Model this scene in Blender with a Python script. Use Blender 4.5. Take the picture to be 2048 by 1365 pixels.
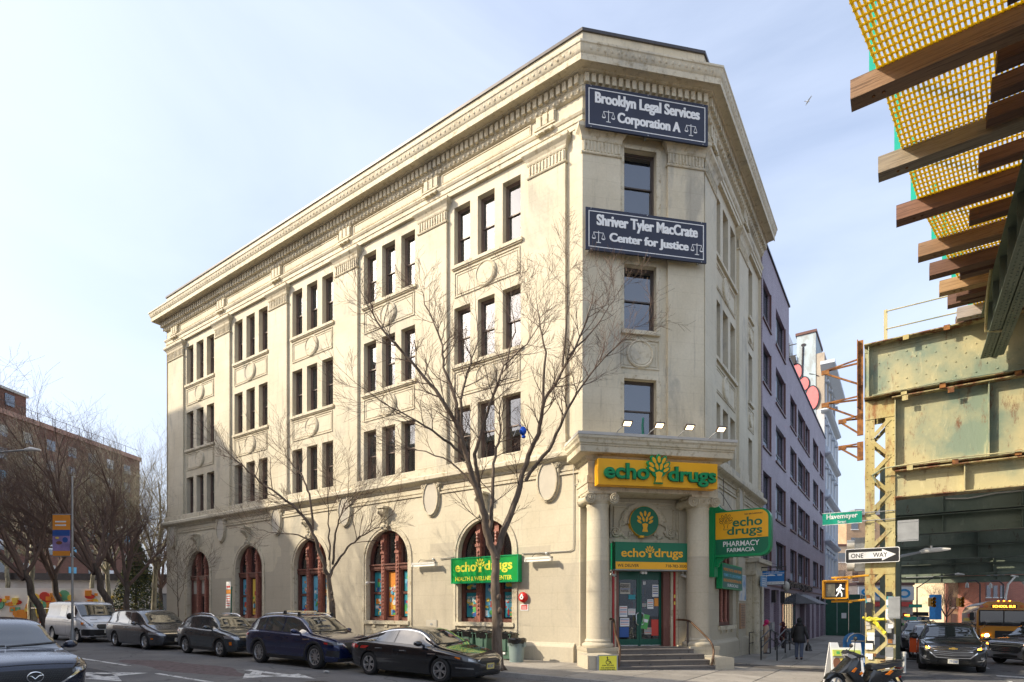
import bpy,bmesh,math,random
from mathutils import Matrix,Vector
from mathutils.bvhtree import BVHTree
sin,cos,pi,rad = math.sin,math.cos,math.pi,math.radians
for o in list(bpy.data.objects):
 bpy.data.objects.remove(o)
scene = bpy.context.scene
COL = scene.collection
# ---------------------------------------------------------------- camera,sky,sun,exposure
CZ = 1.9
cam_data = bpy.data.cameras.new('camera')
cam_data.sensor_width = 36.0
cam_data.lens = 20.0
cam_data.shift_y = 0.2615
cam_data.clip_start = 0.05
cam_data.clip_end = 3000
cam = bpy.data.objects.new('camera', cam_data)
COL.objects.link(cam)
cam.location = (0,0,CZ)
cam.rotation_euler = (rad(90),0,0)
scene.camera = cam
SUN_H = Vector((-0.985,-0.172,0)).normalized()
SUN_EL = rad(34)
world = bpy.data.worlds.new('World')
scene.world = world
world.use_nodes = True
nt = world.node_tree
nt.nodes.clear()
w_out = nt.nodes.new('ShaderNodeOutputWorld')
w_bg = nt.nodes.new('ShaderNodeBackground')
sky = nt.nodes.new('ShaderNodeTexSky')
sky.sky_type = 'NISHITA'
sky.sun_disc = False
sky.sun_elevation = SUN_EL
sky.sun_rotation = math.atan2(SUN_H.x,SUN_H.y)
sky.altitude = 20
sky.air_density = 1.0
sky.dust_density = 5.0
sky.ozone_density = 1.6
tc = nt.nodes.new('ShaderNodeTexCoord')
mp = nt.nodes.new('ShaderNodeMapping')
mp.inputs['Scale'].default_value = (1.0,1.0,3.2)
mp.inputs['Rotation'].default_value = (0.25,0.35,0.6)
cn = nt.nodes.new('ShaderNodeTexNoise')
cn.inputs['Scale'].default_value = 1.6
cn.inputs['Detail'].default_value = 7
cn.inputs['Roughness'].default_value = 0.52
cn.inputs['Distortion'].default_value = 0.6
cr = nt.nodes.new('ShaderNodeMapRange')
cr.inputs['From Min'].default_value = 0.3
cr.inputs['From Max'].default_value = 0.75
cr.inputs['To Min'].default_value = 0.34
cr.inputs['To Max'].default_value = 0.82
mx = nt.nodes.new('ShaderNodeMix')
mx.data_type = 'RGBA'
mx.inputs['B'].default_value = (3.35,3.75,4.6,1)
L = nt.links
L.new(tc.outputs['Generated'], mp.inputs['Vector'])
L.new(mp.outputs['Vector'], cn.inputs['Vector'])
L.new(cn.outputs['Fac'], cr.inputs['Value'])
L.new(cr.outputs['Result'], mx.inputs['Factor'])
L.new(sky.outputs['Color'], mx.inputs['A'])
L.new(mx.outputs['Result'], w_bg.inputs['Color'])
w_bg.inputs['Strength'].default_value = 0.15
L.new(w_bg.outputs['Background'], w_out.inputs['Surface'])
sun_data = bpy.data.lights.new('sun', 'SUN')
sun_data.energy = 3.0
sun_data.angle = rad(0.55)
sun_data.color = (1.0,0.88,0.69)
sun = bpy.data.objects.new('sun', sun_data)
COL.objects.link(sun)
sdir = Vector((SUN_H.x * cos(SUN_EL),SUN_H.y * cos(SUN_EL),sin(SUN_EL)))
sun.rotation_euler = sdir.to_track_quat('Z', 'Y').to_euler()
vs = scene.view_settings
vs.view_transform = 'Standard'
vs.look = 'None'
vs.exposure = 0.98
vs.gamma = 1.0
vs.use_curve_mapping = False
scene.cycles.transparent_max_bounces = 16
# ---------------------------------------------------------------- helpers
W = {}
def link(o,parent,M):
 COL.objects.link(o)
 if parent is not None:
  o.parent = parent
  o.matrix_basis = W[parent].inverted() @ M
 else:
  o.matrix_basis = M
 W[o] = M.copy()
 return o
def T(x,y=0,z=0):
 return Matrix.Translation((x,y,z))
def RZ(a):
 return Matrix.Rotation(a, 4, 'Z')
def thing(name,label,cat,M=None,group=None):
 o = bpy.data.objects.new(name,None)
 o.empty_display_size = 0.3
 o['label'] = label
 o['category'] = cat
 if group:
  o['group'] = group
 return link(o,None,M if M is not None else Matrix.Identity(4))
def tag(o,label,cat,group=None):
 o['label'] = label
 o['category'] = cat
 if group:
  o['group'] = group
 return o
def structure(o):
 o['kind'] = 'structure'
 return o
def put(name,mesh,parent=None,M=None,label=None,kind=None):
 o = bpy.data.objects.new(name,mesh)
 if label:
  o['label'] = label
 if kind:
  o['kind'] = kind
 return link(o,parent,M if M is not None else Matrix.Identity(4))
def copy_tree(o,M,label=None):
 """copy a thing with its parts and sub-parts to world matrix M"""
 def rec(src,dst_parent,m):
  c = src.copy()
  COL.objects.link(c)
  if dst_parent is not None:
   c.parent = dst_parent
  W[c] = m
  for ch in list(src.children):
   rec(ch,c,m @ ch.matrix_basis)
  return c
 c = rec(o,o.parent,M)
 if o.parent is not None:
  c.matrix_basis = W[o.parent].inverted() @ M
 else:
  c.matrix_basis = M
 if label:
  c['label'] = label
 return c
class MB:
 def __init__(self,*mats):
  self.v = []; self.f = []; self.m = []; self.mats = list(mats); self.X = None
 def mi(self,mat):
  if mat is None:
   return 0
  if mat not in self.mats:
   self.mats.append(mat)
  return self.mats.index(mat)
 def add(self,vs,fs,mat=None):
  b = len(self.v); k = self.mi(mat)
  if self.X is not None:
   vs = [tuple(self.X @ Vector(p)) for p in vs]
  self.v.extend([tuple(p) for p in vs])
  for f in fs:
   self.f.append([b + i for i in f]); self.m.append(k)
 def box(self,x0,x1,y0,y1,z0,z1,mat=None):
  if x0 > x1: x0,x1 = x1,x0
  if y0 > y1: y0,y1 = y1,y0
  if z0 > z1: z0,z1 = z1,z0
  vs = [(x0,y0,z0),(x1,y0,z0),(x1,y1,z0),(x0,y1,z0),(x0,y0,z1),(x1,y0,z1),(x1,y1,z1),(x0,y1,z1)]
  self.add(vs,[(0,3,2,1),(4,5,6,7),(0,1,5,4),(1,2,6,5),(2,3,7,6),(3,0,4,7)],mat)
 def quad(self,a,b,c,d,mat=None):
  self.add([a,b,c,d],[(0,1,2,3)],mat)
 def prism(self, pts, y0, y1, mat=None, axis='y'):
  """pts: 2D polygon (x,z), counter-clockwise seen from -y; extruded y0..y1"""
  n = len(pts)
  if axis == 'y':
   vs = [(p[0],y0,p[1]) for p in pts] + [(p[0],y1,p[1]) for p in pts]
  elif axis == 'z':
   vs = [(p[0],p[1],y1) for p in pts] + [(p[0],p[1],y0) for p in pts]
  else:
   vs = [(y1,p[0],p[1]) for p in pts] + [(y0,p[0],p[1]) for p in pts]
  fs = [tuple(range(n)),tuple(range(2 * n - 1,n - 1,-1))]
  for i in range(n):
   j = (i + 1) % n
   fs.append((i,i + n,j + n,j))
  self.add(vs,fs,mat)
 def tube(self,pts,r,n=6,mat=None,cap=True):
  pts = [Vector(p) for p in pts]
  rs = r if isinstance(r,(list,tuple)) else [r] * len(pts)
  vs = []; fs = []; up = None
  for i,p in enumerate(pts):
   d = (pts[min(i + 1,len(pts) - 1)] - pts[max(i - 1,0)])
   if d.length < 1e-9: d = Vector((0,0,1))
   d.normalize()
   if up is None:
    up = d.orthogonal().normalized()
   up = (up - d * up.dot(d))
   if up.length < 1e-6: up = d.orthogonal()
   up.normalize()
   w = d.cross(up)
   for k in range(n):
    a = 2 * pi * k / n
    vs.append(p + (up * cos(a) + w * sin(a)) * rs[i])
  for i in range(len(pts) - 1):
   for k in range(n):
    k2 = (k + 1) % n
    fs.append((i * n + k,i * n + k2,(i + 1) * n + k2,(i + 1) * n + k))
  if cap:
   fs.append(tuple(range(n - 1,-1,-1)))
   b = (len(pts) - 1) * n
   fs.append(tuple(range(b,b + n)))
  self.add(vs,fs,mat)
 def bar(self,a,b,w,h,mat=None,up=(0,0,1)):
  a = Vector(a); b = Vector(b); d = (b - a).normalized()
  u = Vector(up); u = u - d * u.dot(d)
  if u.length < 1e-5: u = d.orthogonal()
  u.normalize(); s = d.cross(u)
  vs = []
  for p in (a,b):
   for sx,sz in ((-1,-1),(1,-1),(1,1),(-1,1)):
    vs.append(p + s * sx * w / 2 + u * sz * h / 2)
  self.add(vs,[(0,1,2,3),(7,6,5,4),(0,4,5,1),(1,5,6,2),(2,6,7,3),(3,7,4,0)],mat)
 def lathe(self, prof, n=24, c=(0,0,0), mat=None, axis='z', a0=0, a1=2 * pi):
  """prof list of (r,h) along axis"""
  full = abs(a1 - a0 - 2 * pi) < 1e-6
  m = n if full else n + 1
  vs = []; fs = []
  for (r,h) in prof:
   for k in range(m):
    a = a0 + (a1 - a0) * k / n
    if axis == 'z': p = (c[0] + r * cos(a), c[1] + r * sin(a), c[2] + h)
    elif axis == 'y': p = (c[0] + r * cos(a), c[1] - h, c[2] + r * sin(a))
    else: p = (c[0] + h,c[1] + r * cos(a),c[2] + r * sin(a))
    vs.append(p)
  for i in range(len(prof) - 1):
   for k in range(n):
    k2 = (k + 1) % m
    fs.append((i * m + k,i * m + k2,(i + 1) * m + k2,(i + 1) * m + k))
  self.add(vs,fs,mat)
 def ellipsoid(self,c,r,n=10,mat=None):
  vs = []; fs = []
  h = max(4,n // 2)
  for i in range(h + 1):
   t = pi * i / h
   for k in range(n):
    a = 2 * pi * k / n
    vs.append((c[0] + r[0] * sin(t) * cos(a),c[1] + r[1] * sin(t) * sin(a),c[2] + r[2] * cos(t)))
  for i in range(h):
   for k in range(n):
    k2 = (k + 1) % n
    fs.append((i * n + k,(i + 1) * n + k,(i + 1) * n + k2,i * n + k2))
  self.add(vs,fs,mat)
 def disc(self,c,rx,rz,y0,y1,n=32,mat=None):
  self.prism([(c[0] + rx * cos(2 * pi * k / n),c[1] + rz * sin(2 * pi * k / n)) for k in range(n)],y0,y1,mat)
 def ring(self,c,rx,rz,w,y0,y1,n=32,mat=None,a0=0,a1=2 * pi):
  vs = []; fs = []
  for k in range(n + 1):
   a = a0 + (a1 - a0) * k / n
   for (dx,y) in ((0,y0),(-w,y0),(-w,y1),(0,y1)):
    vs.append((c[0] + (rx + dx) * cos(a),y,c[1] + (rz + dx) * sin(a)))
  for k in range(n):
   for j in range(4):
    j2 = (j + 1) % 4
    fs.append((k * 4 + j,k * 4 + j2,(k + 1) * 4 + j2,(k + 1) * 4 + j))
  self.add(vs,fs,mat)
 def sweep(self,path,prof,mat=None,caps=True):
  """path: plan points; prof: (offset to the right-hand side of travel, z); mitred"""
  n = len(path); vs = []; fs = []; m = len(prof)
  for i in range(n):
   p = Vector(path[i]).to_2d()
   ns = []
   if i > 0:
    d = (p - Vector(path[i - 1]).to_2d()).normalized(); ns.append(Vector((d.y,-d.x)))
   if i < n - 1:
    d = (Vector(path[i + 1]).to_2d() - p).normalized(); ns.append(Vector((d.y,-d.x)))
   if len(ns) == 2:
    b = (ns[0] + ns[1]) / (1 + ns[0].dot(ns[1]))
   else:
    b = ns[0]
   for (o,z) in prof:
    q = p + b * o
    vs.append((q.x,q.y,z))
  for i in range(n - 1):
   for j in range(m - 1):
    fs.append((i * m + j,(i + 1) * m + j,(i + 1) * m + j + 1,i * m + j + 1))
  if caps:
   fs.append(tuple(range(m)))
   fs.append(tuple(range((n - 1) * m + m - 1,(n - 1) * m - 1,-1)))
  self.add(vs,fs,mat)
 def mesh(self, name='mesh', smooth=None, fix=False):
  me = bpy.data.meshes.new(name)
  me.from_pydata(self.v,[],self.f)
  for mt in self.mats:
   me.materials.append(mt)
  me.polygons.foreach_set('material_index', self.m)
  if fix:
   bm = bmesh.new(); bm.from_mesh(me)
   bmesh.ops.remove_doubles(bm,verts=bm.verts,dist=1e-5)
   bmesh.ops.recalc_face_normals(bm,faces=bm.faces)
   bm.to_mesh(me); bm.free()
  if smooth is not None:
   me.polygons.foreach_set('use_smooth', [True] * len(me.polygons))
   me.set_sharp_from_angle(angle=rad(smooth))
  me.update()
  return me
 def put(self,name,parent=None,M=None,smooth=None,label=None,kind=None,fix=False):
  return put(name,self.mesh(name,smooth,fix),parent,M,label,kind)
def wall_sheet(mb,x0,x1,z0,z1,y,depth,rects=(),arches=(),mat=None,seg=28):
 xs = {x0,x1}; zs = {z0,z1}
 holes = list(rects)
 for (xc,r,za,zs_) in arches:
  holes.append((xc - r,xc + r,za,zs_ + r))
 for (a,b,c,d) in holes:
  xs |= {a,b}; zs |= {c,d}
 xs = sorted(x for x in xs if x0 <= x <= x1); zs = sorted(z for z in zs if z0 <= z <= z1)
 for i in range(len(xs) - 1):
  for j in range(len(zs) - 1):
   cx = (xs[i] + xs[i + 1]) / 2; cz = (zs[j] + zs[j + 1]) / 2
   if any(a < cx < b and c < cz < d for (a,b,c,d) in holes):
    continue
   mb.quad((xs[i],y,zs[j]),(xs[i + 1],y,zs[j]),(xs[i + 1],y,zs[j + 1]),(xs[i],y,zs[j + 1]),mat)
 y2 = y + depth
 for (a,b,c,d) in rects:
  mb.quad((a,y,c),(a,y,d),(a,y2,d),(a,y2,c),mat)
  mb.quad((b,y,c),(b,y2,c),(b,y2,d),(b,y,d),mat)
  mb.quad((a,y,d),(b,y,d),(b,y2,d),(a,y2,d),mat)
  mb.quad((a,y,c),(a,y2,c),(b,y2,c),(b,y,c),mat)
 for (xc,r,za,zs_) in arches:
  top = zs_ + r
  mb.quad((xc - r,y,za),(xc - r,y,zs_),(xc - r,y2,zs_),(xc - r,y2,za),mat)
  mb.quad((xc + r,y,za),(xc + r,y2,za),(xc + r,y2,zs_),(xc + r,y,zs_),mat)
  mb.quad((xc - r,y,za),(xc - r,y2,za),(xc + r,y2,za),(xc + r,y,za),mat)
  for k in range(seg):
   a0 = pi - pi * k / seg; a1 = pi - pi * (k + 1) / seg
   p0 = (xc + r * cos(a0),zs_ + r * sin(a0)); p1 = (xc + r * cos(a1),zs_ + r * sin(a1))
   mb.quad((p0[0],y,p0[1]),(p1[0],y,p1[1]),(p1[0],y,top),(p0[0],y,top),mat)
   mb.quad((p0[0],y,p0[1]),(p0[0],y2,p0[1]),(p1[0],y2,p1[1]),(p1[0],y,p1[1]),mat)
# ---- materials
def mat_new(name):
 m = bpy.data.materials.new(name); m.use_nodes = True
 n = m.node_tree.nodes; n.clear()
 out = n.new('ShaderNodeOutputMaterial'); b = n.new('ShaderNodeBsdfPrincipled')
 m.node_tree.links.new(b.outputs[0],out.inputs[0])
 return m,n,m.node_tree.links,b
def noise(n,l,scale,detail=4,rough=0.55,vec=None,stretch=None,dist=0.0):
 t = n.new('ShaderNodeTexNoise'); t.inputs['Scale'].default_value = scale
 t.inputs['Detail'].default_value = detail; t.inputs['Roughness'].default_value = rough
 t.inputs['Distortion'].default_value = dist
 if vec is None:
  g = n.new('ShaderNodeNewGeometry'); vec = g.outputs['Position']
 if stretch:
  mp = n.new('ShaderNodeMapping'); mp.inputs['Scale'].default_value = stretch
  l.new(vec, mp.inputs['Vector']); vec = mp.outputs['Vector']
 l.new(vec, t.inputs['Vector'])
 return t.outputs['Fac']
def ramp(n,l,fac,stops):
 r = n.new('ShaderNodeValToRGB'); e = r.color_ramp.elements
 while len(e) > 1: e.remove(e[-1])
 e[0].position = stops[0][0]; c = stops[0][1]; e[0].color = tuple(c) + (1,) if len(c) == 3 else c
 for p,c in stops[1:]:
  k = e.new(p); k.color = tuple(c) + (1,) if len(c) == 3 else c
 l.new(fac, r.inputs['Fac'])
 return r.outputs['Color']
def mix(n, l, fac, a, b, mode='MIX'):
 m = n.new('ShaderNodeMix'); m.data_type = 'RGBA'; m.blend_type = mode
 if isinstance(fac, float): m.inputs['Factor'].default_value = fac
 else: l.new(fac, m.inputs['Factor'])
 for s, v in (('A', a),('B', b)):
  if isinstance(v,(tuple,list)): m.inputs[s].default_value = tuple(v) + (1,) if len(v) == 3 else v
  else: l.new(v,m.inputs[s])
 return m.outputs['Result']
def bump(n,l,b,h,strength=0.3,dist=0.01):
 k = n.new('ShaderNodeBump'); k.inputs['Strength'].default_value = strength; k.inputs['Distance'].default_value = dist
 l.new(h, k.inputs['Height']); l.new(k.outputs[0], b.inputs['Normal'])
def simple(name,col,rough=0.5,metal=0.0,var=0.12,scale=3.0,bmp=0.0,bscale=60,spec=None,coat=0.0,emit=None,estr=1.0):
 """principled material with slight colour drift and fine relief"""
 m,n,l,b = mat_new(name)
 if var > 0:
  f = noise(n,l,scale,5,0.6)
  lo = tuple(c * (1 - var) for c in col); hi = tuple(min(1,c * (1 + var)) for c in col)
  l.new(ramp(n, l, f, [(0.3, lo),(0.7, hi)]), b.inputs['Base Color'])
 else:
  b.inputs['Base Color'].default_value = tuple(col) + (1,)
 b.inputs['Roughness'].default_value = rough
 b.inputs['Metallic'].default_value = metal
 if spec is not None: b.inputs['Specular IOR Level'].default_value = spec
 if coat: b.inputs['Coat Weight'].default_value = coat; b.inputs['Coat Roughness'].default_value = 0.03
 if emit:
  b.inputs['Emission Color'].default_value = tuple(emit) + (1,); b.inputs['Emission Strength'].default_value = estr
 if bmp > 0:
  bump(n,l,b,noise(n,l,bscale,4,0.6),bmp,0.01)
 return m
def dirty(name,col,col2,rough=0.6,metal=0.0,s1=0.8,s2=9.0,thr=(0.5,0.62),bmp=0.25,bscale=40,stretch=(1,1,0.35),fine=0.08):
 """paint or stone with streaky patches of a second colour"""
 m,n,l,b = mat_new(name)
 f1 = noise(n,l,s1,6,0.62,stretch=stretch,dist=0.4)
 f2 = noise(n,l,s2,5,0.6)
 c1 = ramp(n,l,f2,[(0.3,tuple(c * (1 - fine) for c in col)),(0.7,tuple(min(1,c * (1 + fine)) for c in col))])
 msk = n.new('ShaderNodeMapRange'); msk.inputs['From Min'].default_value = thr[0]; msk.inputs['From Max'].default_value = thr[1]
 l.new(f1, msk.inputs['Value'])
 l.new(mix(n, l, msk.outputs['Result'], c1, col2), b.inputs['Base Color'])
 b.inputs['Roughness'].default_value = rough; b.inputs['Metallic'].default_value = metal
 bump(n,l,b,noise(n,l,bscale,5,0.65),bmp,0.01)
 return m
def brick_mat(name,c1,c2,mortar,rot,bw=0.21,bh=0.068,ms=0.008,rough=0.75,vary=0.5):
 """running-bond brick on a vertical wall whose outward plane is turned by rot about z"""
 m,n,l,b = mat_new(name)
 g = n.new('ShaderNodeNewGeometry')
 r = n.new('ShaderNodeVectorRotate'); r.rotation_type = 'Z_AXIS'; r.inputs['Angle'].default_value = -rot
 l.new(g.outputs['Position'], r.inputs['Vector'])
 s = n.new('ShaderNodeSeparateXYZ'); l.new(r.outputs[0], s.inputs[0])
 cmb = n.new('ShaderNodeCombineXYZ')
 add = n.new('ShaderNodeMath'); add.operation = 'ADD'
 l.new(s.outputs['X'], add.inputs[0]); l.new(s.outputs['Y'], add.inputs[1])
 l.new(add.outputs[0], cmb.inputs['X']); l.new(s.outputs['Z'], cmb.inputs['Y'])
 t = n.new('ShaderNodeTexBrick'); t.inputs['Scale'].default_value = 1
 t.inputs['Brick Width'].default_value = bw; t.inputs['Row Height'].default_value = bh
 t.inputs['Mortar Size'].default_value = ms; t.inputs['Bias'].default_value = 0.0
 t.inputs['Color1'].default_value = tuple(c1) + (1,); t.inputs['Color2'].default_value = tuple(c2) + (1,)
 t.inputs['Mortar'].default_value = tuple(mortar) + (1,)
 l.new(cmb.outputs[0], t.inputs['Vector'])
 f = noise(n,l,0.5,5,0.6)
 dark = ramp(n,l,f,[(0.3,(1 - vary * 0.5,) * 3),(0.7,(1,1,1))])
 l.new(mix(n, l, 1.0, t.outputs['Color'], dark, 'MULTIPLY'), b.inputs['Base Color'])
 b.inputs['Roughness'].default_value = rough
 inv = n.new('ShaderNodeMath'); inv.operation = 'SUBTRACT'; inv.inputs[0].default_value = 1; l.new(t.outputs['Fac'], inv.inputs[1])
 bump(n,l,b,inv.outputs[0],0.5,0.008)
 return m
def glass_mat(name,tint=(0.03,0.035,0.04),through=0.55,ior=1.75,rough=0.015,wave=0.0):
 """window glass: mirror reflection by Fresnel over a partly clear pane"""
 m = bpy.data.materials.new(name); m.use_nodes = True
 n = m.node_tree.nodes; n.clear(); l = m.node_tree.links
 out = n.new('ShaderNodeOutputMaterial')
 tr = n.new('ShaderNodeBsdfTransparent'); tr.inputs[0].default_value = (0.8,0.84,0.84,1)
 df = n.new('ShaderNodeBsdfDiffuse'); df.inputs[0].default_value = tuple(tint) + (1,)
 ms1 = n.new('ShaderNodeMixShader'); ms1.inputs[0].default_value = through
 l.new(df.outputs[0],ms1.inputs[1]); l.new(tr.outputs[0],ms1.inputs[2])
 gl = n.new('ShaderNodeBsdfGlossy'); gl.inputs['Roughness'].default_value = rough; gl.inputs['Color'].default_value = (0.92,0.95,1,1)
 fr = n.new('ShaderNodeFresnel'); fr.inputs['IOR'].default_value = ior
 if wave > 0:
  k = n.new('ShaderNodeBump'); k.inputs['Strength'].default_value = wave; k.inputs['Distance'].default_value = 0.02
  l.new(noise(n, l, 0.9,2,0.5), k.inputs['Height'])
  l.new(k.outputs[0], gl.inputs['Normal'])
 ms2 = n.new('ShaderNodeMixShader')
 l.new(fr.outputs[0],ms2.inputs[0]); l.new(ms1.outputs[0],ms2.inputs[1]); l.new(gl.outputs[0],ms2.inputs[2])
 l.new(ms2.outputs[0],out.inputs[0])
 return m
# ---- text
def text_mesh(s,x0,x1,z0,z1,y,mat,depth=0.01,bold=0.0,mb=None,fat=(),shear=0.0):
 """lettering fitted into the box x0..x1, z0..z1 with its face at y (facing -y)"""
 cu = bpy.data.curves.new('lettering', 'FONT')
 cu.body = s; cu.size = 1.0; cu.extrude = 0.01; cu.offset = bold; cu.resolution_u = 4; cu.shear = shear
 o = bpy.data.objects.new('lettering', cu); COL.objects.link(o)
 dg = bpy.context.evaluated_depsgraph_get()
 me = bpy.data.meshes.new_from_object(o.evaluated_get(dg))
 bpy.data.objects.remove(o); bpy.data.curves.remove(cu)
 xs = [v.co.x for v in me.vertices]; ys = [v.co.y for v in me.vertices]
 a,b,c,d = min(xs),max(xs),min(ys),max(ys)
 vs = []
 for v in me.vertices:
  vs.append((x0 + (v.co.x - a) / (b - a) * (x1 - x0),y - (depth if v.co.z > 0 else 0) + depth * 0,z0 + (v.co.y - c) / (d - c) * (z1 - z0)))
 fs = [tuple(p.vertices) for p in me.polygons]
 bpy.data.meshes.remove(me)
 t = mb if mb is not None else MB(mat)
 t.add(vs,fs,mat)
 for q,dx in enumerate(fat):
  t.add([(v[0] + dx,v[1] + 0.0006 * (q + 1),v[2]) for v in vs],fs,mat)
 return t
# ---------------------------------------------------------------- site geometry (metres)
PH = math.atan2(781,1137.8)
A = (2.528,20.4)
CHW = 4.728
t_ = Vector((cos(PH),-sin(PH)))
r_ = Vector((sin(PH),cos(PH)))
c_ = Vector((cos(pi / 4 - PH),sin(pi / 4 - PH)))
B = (A[0] + CHW * c_.x,A[1] + CHW * c_.y)
ML = T(A[0],A[1]) @ RZ(-PH)
MC = T(A[0],A[1]) @ RZ(pi / 4 - PH)
MR = T(B[0],B[1]) @ RZ(pi / 2 - PH)
LEN_L = 31.0
LEN_R = 10.4
def gz(x,y):
 return -0.0166 * x - 0.0036 * y
GN = Vector((0.0166,0.0036,1)).normalized()
def ground_frame(x,y,ang,dz=0.0):
 """frame standing on the sloping ground; +x points along ang"""
 d = Vector((cos(ang),sin(ang),0)); d = (d - GN * d.dot(GN)).normalized()
 s = GN.cross(d)
 M = Matrix(((d.x,s.x,GN.x,x),(d.y,s.y,GN.y,y),(d.z,s.z,GN.z,gz(x,y) + dz),(0,0,0,1)))
 return M
def locL(u,off):
 """world xy of a point u along the left facade and off metres in front of it"""
 return (A[0] + t_.x * u - r_.x * off,A[1] + t_.y * u - r_.y * off)
def locR(u,off):
 return (B[0] + r_.x * u + t_.x * off,B[1] + r_.y * u + t_.y * off)
# ---------------------------------------------------------------- materials shared
random.seed(7)
def make_asphalt():
 m, n, l, b = mat_new('asphalt')
 f = noise(n,l,0.35,6,0.65); g = noise(n,l,38,4,0.75); h = noise(n,l,2.2,6,0.7,dist=1.2)
 c = ramp(n,l,f,[(0.3,(0.10,0.099,0.10)),(0.5,(0.14,0.137,0.135)),(0.7,(0.19,0.184,0.175))])
 c2 = ramp(n,l,g,[(0.3,(0.6,0.6,0.6)),(0.7,(1.35,1.35,1.35))])
 c3 = ramp(n,l,h,[(0.36,(0.62,0.62,0.62)),(0.43,(1,1,1)),(0.62,(1,1,1)),(0.7,(1.3,1.28,1.25))])
 k = mix(n, l, 1.0, mix(n, l, 0.7, c, c2, 'MULTIPLY'), c3, 'MULTIPLY')
 v = n.new('ShaderNodeTexVoronoi'); v.feature = 'DISTANCE_TO_EDGE'; v.inputs['Scale'].default_value = 0.33
 gg = n.new('ShaderNodeNewGeometry'); wv = n.new('ShaderNodeVectorMath'); wv.operation = 'ADD'
 nn = n.new('ShaderNodeTexNoise'); nn.inputs['Scale'].default_value = 1.1; nn.inputs['Detail'].default_value = 5
 l.new(gg.outputs['Position'], nn.inputs['Vector']); l.new(gg.outputs['Position'], wv.inputs[0]); l.new(nn.outputs['Color'], wv.inputs[1])
 l.new(wv.outputs[0], v.inputs['Vector'])
 ck = ramp(n, l, v.outputs['Distance'],[(0.0,(0.35,0.35,0.35)),(0.006,(0.5,0.5,0.5)),(0.012,(1,1,1))])
 l.new(mix(n, l, 0.8, k, ck, 'MULTIPLY'), b.inputs['Base Color'])
 b.inputs['Roughness'].default_value = 0.8
 bump(n,l,b,g,0.5,0.01)
 return m
def make_concrete(name,lo,hi,stain=0.55):
 m,n,l,b = mat_new(name)
 f = noise(n,l,0.8,7,0.65,dist=0.6); g = noise(n,l,30,4,0.7); sp = noise(n,l,6.5,3,0.5)
 oi = n.new('ShaderNodeObjectInfo')
 rnd = ramp(n, l, oi.outputs['Random'],[(0,(0.82,0.82,0.82)),(1,(1.1,1.1,1.1))])
 c = ramp(n,l,f,[(0.3,lo),(0.7,hi)])
 c = mix(n, l, 1.0, c, rnd, 'MULTIPLY')
 c = mix(n, l, 0.8, c, ramp(n, l, g, [(0.3,(0.8,) * 3),(0.7,(1.15,) * 3)]), 'MULTIPLY')
 l.new(mix(n, l, 1.0, c, ramp(n, l, sp, [(0.30,(stain,) * 3),(0.36,(1,1,1))]), 'MULTIPLY'), b.inputs['Base Color'])
 b.inputs['Roughness'].default_value = 0.85
 bump(n,l,b,g,0.3,0.006)
 return m
M_ASPH = make_asphalt()
M_SLAB = make_concrete('sidewalk_concrete', (0.24,0.22,0.19),(0.36,0.33,0.29))
M_JOINT = simple('joint_dirt', (0.09,0.08,0.07),0.95, var=0.3)
M_KERB = make_concrete('kerb_stone', (0.20,0.195,0.185),(0.33,0.32,0.30))
M_PAINT = dirty('road_paint', (0.62,0.62,0.60),(0.16,0.16,0.16),0.7, s1=5, thr=(0.53,0.6), stretch=(1,1,1), bmp=0.2)
# ---------------------------------------------------------------- ground
GMAT = ground_frame(0,0,0.0)
def gpt(x,y,dz):
 return (x,y,gz(x,y) + dz)
mb = MB(M_ASPH)
N = 24
for i in range(N):
 for j in range(N):
  x0 = -700 + 1500 * i / N; x1 = -700 + 1500 * (i + 1) / N
  y0 = -200 + 1300 * j / N; y1 = -200 + 1300 * (j + 1) / N
  mb.quad(gpt(x0,y0,-0.07),gpt(x1,y0,-0.07),gpt(x1,y1,-0.07),gpt(x0,y1,-0.07))
road = structure(mb.put('road', None))
KW = 4.35      # sidewalk width on the left street
KB = 5.75      # sidewalk width on Broadway
def poly_on_ground(mb,pts,dz_top,dz_bot,mat=None):
 n = len(pts)
 vs = [gpt(p[0],p[1],dz_top) for p in pts] + [gpt(p[0],p[1],dz_bot) for p in pts]
 fs = [tuple(range(n))] + [(i,i + n,(i + 1) % n + n,(i + 1) % n) for i in range(n)]
 mb.add(vs,fs,mat)
outer = [locL(-120,KW - 0.16)]
cu,cr_ = 3.35 + KB - 0.16,2.6
for k in range(9):
 a = -pi / 2 * (1 - k / 8)
 u = cu - cr_ + cr_ * cos(a); o = (KW - 0.16) - cr_ - cr_ * sin(a)
 outer.append(locL(u,o))
outer.append(locR(420,KB - 0.16))
outer += [locR(420,-40),locL(-120,-40)]
mb = MB(M_JOINT)
poly_on_ground(mb,outer[::-1],0.045,-0.3)
sidewalk = structure(mb.put('sidewalk', None))
kerb_path = [locL(-118,KW - 0.16)] + outer[1:10] + [locR(160,KB - 0.16)]
vsk = MB(M_KERB)
def resample(path,step):
 out = [Vector(path[0])]
 for a,b in zip(path[:-1],path[1:]):
  a = Vector(a); b = Vector(b); L_ = (b - a).length; k = max(1,int(L_ / step))
  for i in range(1,k + 1): out.append(a.lerp(b,i / k))
 return out
kp = resample(kerb_path,1.8)
for a,b in zip(kp[:-1],kp[1:]):
 d = (b - a).normalized(); nn = Vector((d.y,-d.x)); g = d * 0.004
 a2,b2 = a + g,b - g
 q = [a2,b2,b2 + nn * 0.16,a2 + nn * 0.16]
 poly_on_ground(vsk,[tuple(p) for p in q][::-1],0.062,-0.2)
vsk.put('kerb', sidewalk, kind='stuff')
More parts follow.
